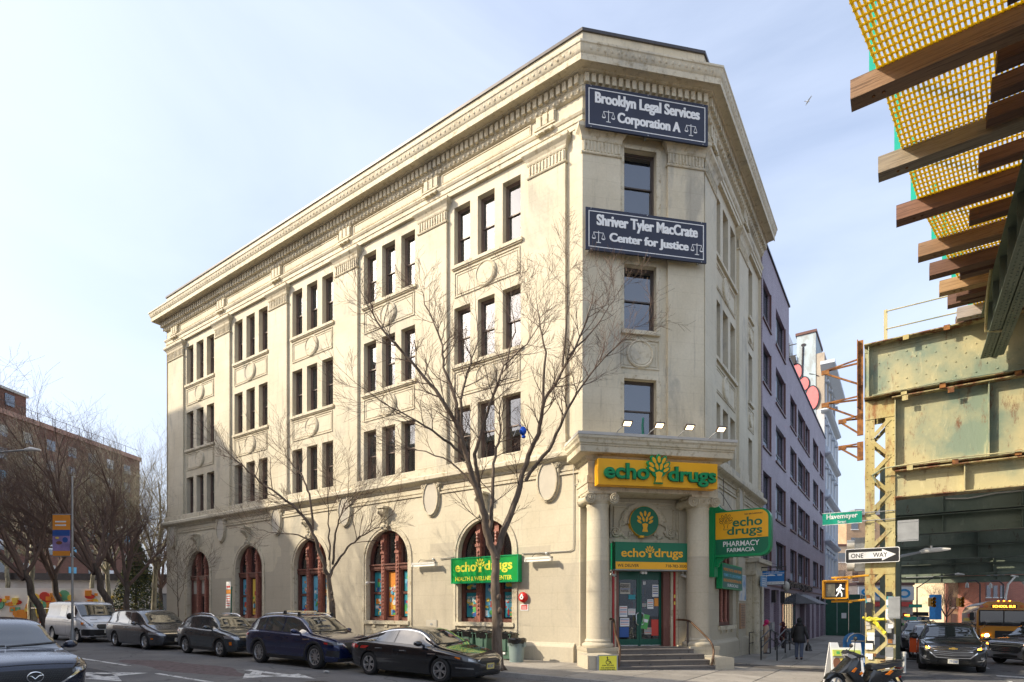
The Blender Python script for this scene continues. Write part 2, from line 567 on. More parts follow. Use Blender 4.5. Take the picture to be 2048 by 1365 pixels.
def slab_mesh(w,d):
 s = MB(M_SLAB); g = 0.012; c = 0.008
 s.add([(g + c,g + c,0.02),(w - g - c,g + c,0.02),(w - g - c,d - g - c,0.02),(g + c,d - g - c,0.02),
     (g,g,0.012),(w - g,g,0.012),(w - g,d - g,0.012),(g,d - g,0.012),
     (g,g,-0.03),(w - g,g,-0.03),(w - g,d - g,-0.03),(g,d - g,-0.03)],
    [(0,1,2,3),(0,4,5,1),(1,5,6,2),(2,6,7,3),(3,7,4,0),(4,8,9,5),(5,9,10,6),(6,10,11,7),(7,11,8,4)])
 return s.mesh('slab')
sm1 = slab_mesh(1.52,(KW - 0.16) / 3)
sm2 = slab_mesh(1.5,(KB - 0.16) / 4)
aL = -PH; aR = pi / 2 - PH
for i in range(-22,2):
 for j in range(3):
  x,y = locL(i * 1.52,(KW - 0.16) / 3 * (j + 1))
  put('slab', sm1, sidewalk, ground_frame(x, y, aL, 0.045 + random.uniform(0,0.006)))
for i in range(2,6):
 for j in range(-2,3):
  if i == 5 and j == 2: continue
  x,y = locL(i * 1.52,(KW - 0.16) / 3 * (j + 1))
  put('slab', sm1, sidewalk, ground_frame(x, y, aL, 0.045 + random.uniform(0,0.006)))
for i in range(0,26):
 for j in range(4):
  x,y = locR(i * 1.5 + 0.9,(KB - 0.16) / 4 * (j + 1))
  put('slab', sm2, sidewalk, ground_frame(x, y, aR, 0.045 + random.uniform(0,0.006)))
mb = MB(M_SLAB)
far1 = [locL(-200,17.2),locL(-6,17.2),locL(-6,60),locL(-200,60)]
poly_on_ground(mb,[tuple(p) for p in far1][::-1],0.06,-0.3)
structure(mb.put('sidewalk', None))
mb = MB(M_SLAB)
far2 = [locR(2,24.5),locR(400,24.5),locR(400,60),locR(2,60)]
poly_on_ground(mb,[tuple(p) for p in far2][::-1],0.06,-0.3)
structure(mb.put('sidewalk', None))
marks = MB(M_PAINT)
def mark(frame,pts):
 marks.add([gpt(*frame(*p),-0.066) for p in pts],[tuple(range(len(pts)))])
def strip(frame,u0,u1,o,w=0.13):
 mark(frame,[(u0,o - w / 2),(u0,o + w / 2),(u1,o + w / 2),(u1,o - w / 2)])
for k in range(-12,2):
 strip(locL,-15.2 + 12.0 * k,-11.0 + 12.0 * k,10.15,0.15)
strip(locL,-8.2,2.0,10.55,0.14)
strip(locL,-9.0,2.0,13.3,0.14)
def arrow(u,o,sgn=1):
 mark(locL,[(u,o - 0.12),(u,o + 0.12),(u + 2.0,o + 0.12),(u + 2.0,o - 0.12)])
 mark(locL,[(u + 2.0,o - 0.42),(u + 2.0,o + 0.42),(u + 3.4,o)])
 mark(locL,[(u + 0.5,o + 0.12 * sgn),(u + 1.0,o + 0.12 * sgn),(u + 1.7,o + 0.62 * sgn),(u + 1.2,o + 0.66 * sgn)])
 mark(locL,[(u + 0.9,o + 0.60 * sgn),(u + 2.1,o + 0.36 * sgn),(u + 1.9,o + 1.25 * sgn)])
arrow(-7.3,8.35,1)
arrow(-10.4,11.9,-1)
for k in range(0,12):
 strip(locR,-1.5 + 9 * k,2.2 + 9 * k,8.9,0.12)
strip(locR,3.9,4.35,12.0,6.4)
structure(marks.put('road_marking', None))
mb = MB(simple('worn_paving', (0.115,0.085,0.085),0.9, var=0.45, scale=7, bmp=0.4, bscale=25))
pp = []
for k in range(26):
 a = 2 * pi * k / 26
 pp.append(locL(-9.6 + 3.6 * cos(a) * (1 + 0.12 * sin(3 * a)),9.2 + 0.8 * sin(a) * (1 + 0.2 * cos(5 * a))))
mb.add([gpt(p[0],p[1],-0.0685) for p in pp],[tuple(range(26))])
structure(mb.put('road_patch', None))
for u,o,r in ((-3.2,8.9,0.38),(6.5,6.2,0.36),(-19,9.3,0.38)):
 x, y = locL(u, o); M = ground_frame(x, y, 0.3,-0.068); m = MB(simple('cast_iron', (0.07,0.065,0.06),0.6, metal=0.5, var=0.3)); m.lathe([(r, 0),(r, 0.006),(r - 0.03,0.006),(r - 0.035,0.002),(0,0.002)],28)
 for k in range(7):
  for j in range(7):
   a,b = (k - 3) * r * 0.25,(j - 3) * r * 0.25
   if a * a + b * b < (r * 0.8) ** 2: m.box(a - 0.025,a + 0.025,b - 0.025,b + 0.025,0,0.007)
 structure(m.put('manhole_cover', None, M))
mb = MB(simple('fresh_asphalt', (0.055,0.055,0.058),0.85, var=0.2, bmp=0.3, bscale=50))
for pts in ([(-1.5,8.0),(1.8,8.0),(1.8,9.6),(-1.5,9.7)],[(-13.5,11.2),(-8.6,11.2),(-8.6,12.0),(-13.5,12.1)]):
 mb.add([gpt(*locL(*p),-0.0675) for p in pts],[(0,1,2,3)])
structure(mb.put('road_patch', None))
# ---------------------------------------------------------------- corner building
def make_stone(name,patches=True,carved=False):
 """old cream paint over stone: scored courses, grey stains, a greyer repainted zone at street level"""
 m,n,l,b = mat_new(name)
 g = n.new('ShaderNodeNewGeometry'); s = n.new('ShaderNodeSeparateXYZ'); l.new(g.outputs['Position'], s.inputs[0])
 f = noise(n,l,0.55,6,0.6); h = noise(n,l,14,4,0.6)
 base = ramp(n,l,f,[(0.3,(0.54,0.475,0.34)),(0.55,(0.61,0.545,0.405)),(0.75,(0.66,0.60,0.46))])
 st = noise(n,l,0.5,8,0.68,stretch=(1,1,0.5),dist=0.5)
 mr = n.new('ShaderNodeMapRange'); mr.inputs['From Min'].default_value = 0.55; mr.inputs['From Max'].default_value = 0.66
 mr.inputs['To Max'].default_value = 0.55
 l.new(st, mr.inputs['Value'])
 c = mix(n, l, mr.outputs['Result'], base, (0.27,0.26,0.225))
 st2 = noise(n,l,1.6,9,0.75,stretch=(2.6,2.6,0.2),dist=0.15)
 mr3 = n.new('ShaderNodeMapRange'); mr3.inputs['From Min'].default_value = 0.56; mr3.inputs['From Max'].default_value = 0.72
 mr3.inputs['To Max'].default_value = 0.6
 l.new(st2, mr3.inputs['Value'])
 c = mix(n, l, mr3.outputs['Result'], c, (0.25,0.22,0.17))
 if patches:
  nz = n.new('ShaderNodeTexVoronoi'); nz.inputs['Scale'].default_value = 0.42; nz.feature = 'F1'; nz.distance = 'MANHATTAN'
  fl = n.new('ShaderNodeMapping'); fl.inputs['Scale'].default_value = (1,1,0.6); l.new(g.outputs['Position'], fl.inputs['Vector'])
  l.new(fl.outputs[0], nz.inputs['Vector'])
  sepc = n.new('ShaderNodeSeparateColor'); l.new(nz.outputs['Color'], sepc.inputs[0])
  mm = n.new('ShaderNodeMath'); mm.operation = 'MULTIPLY_ADD'; mm.inputs[1].default_value = 3.0; mm.inputs[2].default_value = 3.3
  l.new(sepc.outputs[0],mm.inputs[0])
  lt = n.new('ShaderNodeMath'); lt.operation = 'LESS_THAN'
  l.new(s.outputs['Z'], lt.inputs[0]); l.new(mm.outputs[0], lt.inputs[1])
  lw = n.new('ShaderNodeMath'); lw.operation = 'MULTIPLY'; lw.inputs[1].default_value = 0.62; l.new(lt.outputs[0], lw.inputs[0])
  c = mix(n,l,lw.outputs[0],c,(0.44,0.39,0.30))
 c = mix(n, l, 0.6, c, ramp(n, l, h, [(0.3,(0.90,) * 3),(0.7,(1.08,) * 3)]), 'MULTIPLY')
 hgt = h
 if not carved:
  rot = n.new('ShaderNodeVectorRotate'); rot.rotation_type = 'Z_AXIS'; rot.inputs['Angle'].default_value = PH
  l.new(g.outputs['Position'], rot.inputs['Vector'])
  s2 = n.new('ShaderNodeSeparateXYZ'); l.new(rot.outputs[0], s2.inputs[0])
  cb = n.new('ShaderNodeCombineXYZ'); ad = n.new('ShaderNodeMath'); ad.operation = 'ADD'
  l.new(s2.outputs['X'], ad.inputs[0]); l.new(s2.outputs['Y'], ad.inputs[1]); l.new(ad.outputs[0], cb.inputs['X']); l.new(s.outputs['Z'], cb.inputs['Y'])
  t = n.new('ShaderNodeTexBrick'); t.inputs['Scale'].default_value = 1; t.inputs['Brick Width'].default_value = 1.55
  t.inputs['Row Height'].default_value = 0.62; t.inputs['Mortar Size'].default_value = 0.009
  t.inputs['Color1'].default_value = (1,1,1,1); t.inputs['Color2'].default_value = (0.975,0.975,0.97,1); t.inputs['Mortar'].default_value = (0.89,0.88,0.86,1)
  l.new(cb.outputs[0], t.inputs['Vector'])
  c = mix(n, l, 1.0, c, t.outputs['Color'], 'MULTIPLY')
  iv = n.new('ShaderNodeMath'); iv.operation = 'SUBTRACT'; l.new(noise(n, l, 5,5,0.6), iv.inputs[0]); l.new(t.outputs['Fac'], iv.inputs[1])
  hgt = iv.outputs[0]
 if carved:
  geo = noise(n,l,5,5,0.7)
  c = mix(n, l, 1.0, c, ramp(n, l, geo, [(0.32,(0.62,0.56,0.46)),(0.47,(1,1,1))]), 'MULTIPLY')
 l.new(c, b.inputs['Base Color'])
 b.inputs['Roughness'].default_value = 0.72
 bump(n,l,b,hgt,0.35 if not carved else 0.3,0.012)
 return m
M_WALL = make_stone('painted_stone')
M_TRIM = make_stone('painted_trim', patches=False, carved=True)
M_OVAL = simple('oval_panel', (0.52,0.475,0.385),0.7, var=0.06, bmp=0.1)
M_WOOD = dirty('oxblood_woodwork', (0.17,0.068,0.05),(0.29,0.155,0.115),0.45, s1=3, thr=(0.5,0.75), bmp=0.25)
M_WOODL = simple('carved_woodwork', (0.34,0.13,0.09),0.5, var=0.35, scale=14, bmp=0.8, bscale=45)
M_SASH = simple('bronze_sash', (0.08,0.062,0.052),0.4, var=0.2)
M_SASH2 = simple('brown_sash', (0.17,0.12,0.095),0.45, var=0.25)
M_GLASS = glass_mat('window_glass', through=0.72, ior=2.5, wave=0.12)
M_GLASS_D = glass_mat('door_glass', through=0.8, ior=1.6, wave=0.05)
M_ROOM = simple('dark_room', (0.09,0.085,0.08),0.9, var=0.2)
M_BLIND = simple('window_blind', (0.62,0.63,0.60),0.8, var=0.05)
M_BRKREFL = dirty('brick_reflection_brown', (0.34,0.23,0.17),(0.2,0.12,0.09),0.85, s1=6, stretch=(4,4,0.2))  # brown of the brick mirrored in the lower panes, put in as colour
M_COPE = simple('dark_coping', (0.06,0.055,0.055),0.45, metal=0.4, var=0.2)
M_CREAMP = simple('cream_panel', (0.50,0.47,0.40),0.6, var=0.06)
M_ROOF = simple('tar_roof', (0.08,0.08,0.08),0.9)
bld = thing('corner_building', 'four-storey cream stone corner building with arched ground-floor windows and a pharmacy in its cut corner', 'building', T(A[0], A[1], gz(*A)))
PITCH = 5.625
BAYC = [-4.42 - PITCH * k for k in range(5)]
WINW = 0.86; WOFF = 1.25
ROWS = [(7.98,10.33),(12.1,14.52),(16.28,18.75)]
ARCH_R = 1.42; ARCH_Z = 4.15; SILL_Z = 1.36
UPY = 0.12   # bays lie behind the pilaster face
# ---- walls,left street
mb = MB(M_WALL)
wall_sheet(mb,-LEN_L,0,-1.2,7.4,0.0,0.5,arches=[(c,ARCH_R,SILL_Z,ARCH_Z) for c in BAYC])
mb.put('wall', bld, ML)
rects = [(c + k * WOFF - WINW / 2,c + k * WOFF + WINW / 2,z0,z1) for c in BAYC for k in (-1,0,1) for (z0,z1) in ROWS]
mb = MB(M_WALL)
wall_sheet(mb,-LEN_L,0,7.4,20.6,UPY,0.32,rects=rects)
mb.put('wall', bld, ML)
# ---- chamfer walls
mb = MB(M_WALL)
wall_sheet(mb,0,CHW,7.4,20.6,UPY,0.32,rects=[(1.61,2.87,z0 + dz,z1) for (z0,z1),dz in zip(ROWS,(0.15,0,0))])
mb.put('wall', bld, MC)
mb = MB(M_WALL)
wall_sheet(mb,0,CHW,-1.2,7.4,0.15,0.35,rects=[(1.28,3.42,0.5,4.35)])
mb.put('wall', bld, MC)
# ---- right walls
RW = [2.36,3.62,4.88,8.45]
mb = MB(M_WALL)
wall_sheet(mb,0,LEN_R,7.4,20.6,UPY,0.32,rects=[(c - WINW / 2,c + WINW / 2,z0,z1) for c in RW for (z0,z1) in ROWS])
mb.put('wall', bld, MR)
mb = MB(M_WALL)
wall_sheet(mb,0,LEN_R,-1.2,7.4,0.0,0.4,rects=[(2.1,4.4,1.2,4.6),(7.6,9.2,0.2,3.9)])
mb.put('wall', bld, MR)
endL = ML @ Vector((-LEN_L,0,0)); endL2 = ML @ Vector((-LEN_L,12.5,0)); endR = MR @ Vector((LEN_R,0,0)); endR2 = MR @ Vector((LEN_R,14,0))
mb = MB(M_WALL)
for a,b in ((endL,endL2),(endL2,endR2),(endR2,endR)):
 mb.quad((a.x,a.y,-1.2),(b.x,b.y,-1.2),(b.x,b.y,22.7),(a.x,a.y,22.7))
mb.put('wall', bld)
Aw = Vector((A[0],A[1],0)); Bw = Vector((B[0],B[1],0))
mb = MB(M_ROOF)
mb.add([(p.x,p.y,22.2) for p in (endL,Aw,Bw,endR,endR2,endL2)],[tuple(range(6))])
mb.put('roof', bld)
mb = MB(M_ROOM)
def inner(u0,u1,M,off=1.6):
 a = M @ Vector((u0,off,0)); b = M @ Vector((u1,off,0))
 mb.quad((a.x,a.y,-1),(b.x,b.y,-1),(b.x,b.y,20.5),(a.x,a.y,20.5))
inner(-LEN_L,-1,ML); inner(0.2,CHW - 0.2,MC,3.0); inner(1,LEN_R,MR)
for z in (7.6,11.7,15.9):
 mb.add([(p.x,p.y,z) for p in (ML @ Vector((-LEN_L + .1,.4,0)),ML @ Vector((0,.4,0)),MC @ Vector((CHW,.4,0)),MR @ Vector((LEN_R,.4,0)),endR2,endL2)],[tuple(range(6))])
mb.put('interior_wall', bld)
# ---- swept mouldings
plan = [(endL2.x,endL2.y),(endL.x,endL.y),A,B,(endR.x,endR.y)]
def sweep_part(name,prof,mat=None,path=None,smooth=None):
 m = MB(mat or M_TRIM); m.sweep(path or plan,prof,None)
 return m.put(name,bld,smooth=smooth)
base_l = [(endL2.x,endL2.y),(endL.x,endL.y),tuple((ML @ Vector((-0.3,0,0)))[:2])]
base_r = [tuple((MR @ Vector((0.3,0,0)))[:2]),tuple((MR @ Vector((LEN_R - 1.6,0,0)))[:2])]
for pth in (base_l,base_r):
 sweep_part('base_course', [(-0.05,-1.0),(0.14,-1.0),(0.14,0.50),(0.11,0.56),(0.0,0.66),(-0.05,0.66)], M_WALL, pth)
sweep_part('belt_course', [(-0.2,7.18),(0.05,7.18),(0.06,7.24),(0.12,7.30),(0.24,7.36),(0.30,7.42),(0.30,7.56),(0.26,7.60),(0.12,7.66),(0.12,7.93),(0.02,7.98),(-0.3,7.98)])
def string_line(M,u0,u1):
 m = MB(M_TRIM)
 for (z0,z1,d) in ((6.80,6.87,0.05),(6.94,6.99,0.03)):
  m.box(u0,u1,-d,0.02,z0,z1)
 m.put('string_course', bld, M)
OV = [-1.42] + [-7.25 - PITCH * k for k in range(4)] + [-30.05]
OVs = sorted(OV)
for a,b in zip(OVs[:-1],OVs[1:]):
 string_line(ML,a + 0.45,b - 0.45)
string_line(ML,OVs[-1] + 0.45,-0.02)
string_line(MR,1.6,4.9); string_line(MR,6.1,LEN_R)
sweep_part('architrave', [(-0.3,19.22),(0.02,19.22),(0.02,19.42),(0.05,19.42),(0.05,19.60),(0.08,19.62),(0.12,19.70),(0.12,19.76),(0.0,19.80),(-0.3,19.80)])
sweep_part('frieze', [(-0.3,19.78),(-0.02,19.78),(-0.02,20.40),(-0.3,20.40)], M_WALL)
sweep_part('cornice', [(-0.3,20.34),(0.03,20.34),(0.10,20.38),(0.14,20.50),(0.14,20.54),(0.17,20.56),(0.17,20.92),(0.34,20.95),(0.36,20.98),(0.62,21.0),(0.63,20.94),(0.67,20.94),(0.67,21.16),(0.70,21.20),(0.72,21.24),(0.74,21.30),(0.77,21.42),(0.80,21.45),(0.80,21.52),(0.3,21.58),(-0.3,21.6)])
sweep_part('parapet', [(-0.4,21.5),(0.0,21.5),(0.0,22.62),(-0.4,22.62)], M_WALL)
sweep_part('coping', [(-0.44,22.60),(0.06,22.60),(0.06,22.71),(-0.44,22.73)], M_COPE)
def dentils(M,u0,u1):
 m = MB(M_TRIM); e = MB(M_TRIM)
 n_ = int((u1 - u0) / 0.25); st = (u1 - u0) / n_
 for k in range(n_):
  x = u0 + st * (k + 0.5)
  m.box(x - 0.078,x + 0.078,-0.29,-0.16,20.59,20.90)
  e.ellipsoid((x,-0.12,20.46),(0.08,0.05,0.08),6)
  e.ellipsoid((x,-0.735,21.34),(0.075,0.03,0.085),6)
 m.put('dentil_course', bld, M, kind='stuff')
 e.put('egg_moulding', bld, M, kind='stuff', smooth=50)
dentils(ML,-LEN_L - 0.3,0.02); dentils(MC,-0.05,CHW + 0.05); dentils(MR,-0.02,LEN_R)
def frieze_panel(M,u0,u1):
 m = MB(M_TRIM); m2 = MB(M_WALL)
 z0,z1 = 19.92,20.26
 m2.box(u0 + 0.03,u1 - 0.03,-0.012,0.03,z0 + 0.03,z1 - 0.03)
 w = 0.035
 m.box(u0,u1,0.02,-0.03,z0 - w,z0); m.box(u0,u1,0.02,-0.03,z1,z1 + w)
 m.box(u0 - w,u0,0.02,-0.03,z0 - w,z1 + w); m.box(u1,u1 + w,0.02,-0.03,z0 - w,z1 + w)
 p = m2.put('frieze_panel', bld, M); m.put('border', p, M)
def frieze_block(M,c):
 m = MB(M_TRIM)
 m.box(c - 0.42,c + 0.42,-0.06,0.03,19.86,20.34)
 for k in range(3):
  x = c - 0.28 + 0.28 * k
  m.box(x - 0.10,x + 0.10,-0.12,-0.058,19.92,20.32)
  m.lathe([(0.0,-0.12),(0.055,-0.12),(0.035,0.0)],8,(x,-0.16,19.70))
 m.box(c - 0.44,c + 0.44,-0.16,-0.05,19.80,19.86)
 m.box(c - 0.38,c + 0.38,-0.20,-0.12,19.62,19.70)
 m.put('frieze_block', bld, M)
PIL = [-1.51] + [-7.23 - PITCH * k for k in range(4)] + [-29.8]
PW = 1.6
for c in PIL: frieze_block(ML,c)
for c in BAYC: frieze_panel(ML,c - 2.2,c + 2.2)
frieze_block(MR,0.95); frieze_block(MR,6.45)
frieze_panel(MR,1.7,5.6); frieze_panel(MR,7.2,10.1)
frieze_panel(MC,0.8,3.9)
def pilaster(M,c,w=PW,zb=7.98):
 m = MB(M_WALL)
 m.box(c - w / 2,c + w / 2,0,0.25,zb,18.35)
 m.box(c - w / 2 - 0.04,c + w / 2 + 0.04,-0.05,0.2,zb,zb + 0.32)
 p = m.put('pilaster', bld, M)
 k = MB(M_TRIM)
 path = [(c - w / 2,0.2),(c - w / 2,0),(c + w / 2,0),(c + w / 2,0.2)]
 k.sweep(path,[(-0.1,18.25),(0.04,18.25),(0.06,18.29),(0.03,18.33),(0.0,18.35),(0.0,18.72),(0.03,18.74),(0.05,18.79),(0.06,18.86),(0.11,18.96),(0.19,19.05),(0.21,19.08),(0.21,19.20),(-0.1,19.24)])
 k.box(c - w / 2,c + w / 2,0.01,0.2,18.3,19.2)
 nf = 11
 for i in range(nf):
  x = c - w / 2 + (i + 0.5) * w / nf
  k.prism([(x - 0.022,18.37),(x + 0.022,18.37),(x + 0.022,18.71),(x - 0.022,18.71)],-0.04,0.01)
 k.put('capital', p, M)
for c in PIL[:-1]: pilaster(ML,c)
pilaster(ML,-29.82,2.0)
pilaster(MC,0.72,1.44); pilaster(MC,CHW - 0.72,1.44)
pilaster(MR,0.95,1.6); pilaster(MR,6.45,1.7);
def spandrel(M,c,w,z0,z1,r):
 m = MB(M_TRIM); zc = (z0 + z1) / 2
 for (i,d) in ((0.0,0.035),(0.11,0.02)):
  t = 0.035
  a,b,c0,c1 = c - w / 2 + i,c + w / 2 - i,z0 + i,z1 - i
  for bx in ((a,b,c1 - t,c1),(a,b,c0,c0 + t),(a,a + t,c0 + t,c1 - t),(b - t,b,c0 + t,c1 - t)):
   m.box(bx[0],bx[1],UPY - d,UPY + 0.02,bx[2],bx[3])
 p = m.put('spandrel_panel', bld, M)
 q = MB(M_TRIM)
 q.lathe([(0.0,0.07),(r - 0.13,0.075),(r - 0.10,0.055),(r - 0.05,0.09),(r,0.06),(r + 0.01,-0.02)],36,(c,UPY,zc))
 for v in range(len(q.v)):
  x,y,z = q.v[v]; q.v[v] = (x,UPY - (z - zc),zc + (y - UPY))
 q.put('round_boss', p, M, smooth=30)
for c in BAYC:
 for z0,z1 in ((10.88,11.82),(15.05,15.98)):
  spandrel(ML,c,3.3,z0 - 0.1,z1 + 0.02,0.52)
for z0,z1 in ((10.72,11.80),(14.95,15.95)):
 spandrel(MC,2.24,1.5,z0,z1,0.52)
 spandrel(MR,3.62,3.3,z0,z1,0.52); spandrel(MR,8.45,1.3,z0,z1,0.35)
# ---- double-hung windows
def sash_window(M,xc,w,z0,z1,y0,blind,tone,sill_to=None):
 """part: frame (with dark surround); sub-parts: two panes, blind"""
 fr = MB(tone)
 d = y0
 f = 0.07
 a,b = xc - w / 2,xc + w / 2; zm = (z0 + z1) / 2
 fr.box(a,a + f,d,d + 0.12,z0,z1); fr.box(b - f,b,d,d + 0.12,z0,z1)
 fr.box(a,b,d,d + 0.12,z1 - f,z1); fr.box(a,b,d,d + 0.12,z0,z0 + f * 0.8)
 s = 0.045
 for (p0,p1,yy) in ((zm - 0.02,z1 - f,d + 0.035),(z0 + f * 0.8,zm + 0.03,d + 0.075)):
  fr.box(a + f,a + f + s,yy,yy + 0.035,p0,p1); fr.box(b - f - s,b - f,yy,yy + 0.035,p0,p1)
  fr.box(a + f,b - f,yy,yy + 0.035,p1 - s,p1); fr.box(a + f,b - f,yy,yy + 0.035,p0,p0 + s)
 win = fr.put('window', bld, M)
 for (p0,p1,yy) in ((zm,z1 - f,d + 0.05),(z0 + f,zm,d + 0.09)):
  g = MB(M_GLASS); g.box(a + f, b - f, yy, yy + 0.006, p0, p1); g.put('pane', win, M)
 if blind > 0.02:
  g = MB(M_BLIND); g.box(a + f, b - f, d + 0.2, d + 0.21, z1 - (z1 - z0) * blind, z1 - f); g.put('blind', win, M)
 if blind < 0.9 and random.random() < 0.5:
  g = MB(M_BRKREFL); g.box(a + f, b - f, d + 0.24, d + 0.25, z0 + f, z0 + (z1 - z0) * random.uniform(0.35,0.5)); g.put('brick_reflection', win, M)  # brown panel imitates brick reflected in the lower sash
 return win
random.seed(11)
for bi,c in enumerate(BAYC):
 for ri,(z0,z1) in enumerate(ROWS):
  for k in (-1,0,1):
   sash_window(ML,c + k * WOFF,WINW,z0,z1,UPY + 0.24,random.choice([0.45,0.5,0.5,0.3,0.75,0.15,0.95]),M_SASH2)
  if ri > 0:
   m = MB(M_TRIM); m.box(c - 1.78,c + 1.78,UPY - 0.10,UPY + 0.3,z0 - 0.13,z0 - 0.004); m.box(c - 1.74,c + 1.74,UPY - 0.06,UPY + 0.1,z0 - 0.18,z0 - 0.13)
   m.put('sill', bld, ML)
for (z0,z1),dz,bl in zip(ROWS,(0.15,0,0),(0.3,0.32,0.32)):
 sash_window(MC,2.24,1.26,z0 + dz,z1,UPY + 0.20,bl,M_SASH)
 if dz == 0:
  m = MB(M_TRIM); m.box(1.5,2.98, UPY - 0.12, UPY + 0.3, z0 - 0.15, z0 - 0.004); m.put('sill', bld, MC)
  m = MB(M_TRIM)
 m = MB(M_TRIM); m.box(1.44,1.61,UPY - 0.04,UPY + 0.02,z0 - 0.1,z1 + 0.14); m.box(2.87,3.04,UPY - 0.04,UPY + 0.02,z0 - 0.1,z1 + 0.14); m.box(1.61,2.87,UPY - 0.04,UPY + 0.02,z1,z1 + 0.14)
 m.put('window_surround', bld, MC)
for c in RW:
 for (z0,z1) in ROWS:
  sash_window(MR,c,WINW,z0,z1,UPY + 0.24,0.4,M_SASH2)
for (z0,z1) in ROWS[1:]:
 m = MB(M_TRIM); m.box(1.8,5.45, UPY - 0.10, UPY + 0.3, z0 - 0.14, z0 - 0.004); m.put('sill', bld, MR)
 m = MB(M_TRIM); m.box(7.9,9.0, UPY - 0.10, UPY + 0.3, z0 - 0.14, z0 - 0.004); m.put('sill', bld, MR)
# ---- arched windows of the ground floor
M_TEAL = simple('print_teal', (0.03,0.30,0.36),0.5, var=0.05)
M_SKYB = simple('print_light_blue', (0.16,0.48,0.66),0.5, var=0.05)
M_ORNG = simple('print_orange', (0.80,0.30,0.04),0.5, var=0.05)
M_YELW = simple('print_yellow', (0.85,0.62,0.10),0.5, var=0.05)
M_REDP = simple('print_red', (0.62,0.06,0.04),0.5, var=0.05)
M_WHTP = simple('print_white', (0.80,0.80,0.78),0.5, var=0.03)
M_DBLU = simple('print_blue', (0.03,0.10,0.34),0.5, var=0.05)
M_GRNP = simple('print_green', (0.10,0.42,0.10),0.5, var=0.05)
M_BRNP = simple('print_brown', (0.22,0.09,0.04),0.5, var=0.05)
PRINTS = [M_TEAL,M_SKYB,M_ORNG,M_YELW,M_REDP,M_WHTP,M_DBLU,M_GRNP,M_BRNP]
def poster(M,parent,x0,x1,z0,z1,y,base,seed,words=None):
 rr = random.Random(seed); m = MB(base)
 m.box(x0,x1,y,y + 0.004,z0,z1,base)
 w,h = x1 - x0,z1 - z0; lay = 0
 for k in range(max(7,int(h * 12))):
  cx = rr.uniform(x0 + 0.1 * w,x1 - 0.1 * w); cz = rr.uniform(z0 + 0.05 * h,z1 - 0.3 * h)
  r1 = rr.uniform(0.06,0.24) * w; r2 = rr.uniform(0.06,0.28) * w
  r1 = min(r1,cx - x0,x1 - cx); r2 = min(r2,cz - z0,z1 - cz)
  lay += 0.0009; mt = rr.choice(PRINTS)
  if rr.random() < 0.55:
   m.disc((cx,cz),r1,r2,y - lay,y,12,mt)
  else:
   m.box(cx - r1,cx + r1,y - lay,y,cz - r2,cz + r2,mt)
 o = m.put('poster', parent, M)
 if words:
  t = None
  for (s,fz0,fz1,mt) in words:
   tm = text_mesh(s,x0 + 0.1 * w,x1 - 0.1 * w,z0 + fz0 * h,z0 + fz1 * h,y - lay - 0.001,mt,0.001,0.02)
   o2 = tm.put('poster_lettering', parent, M)
 return o
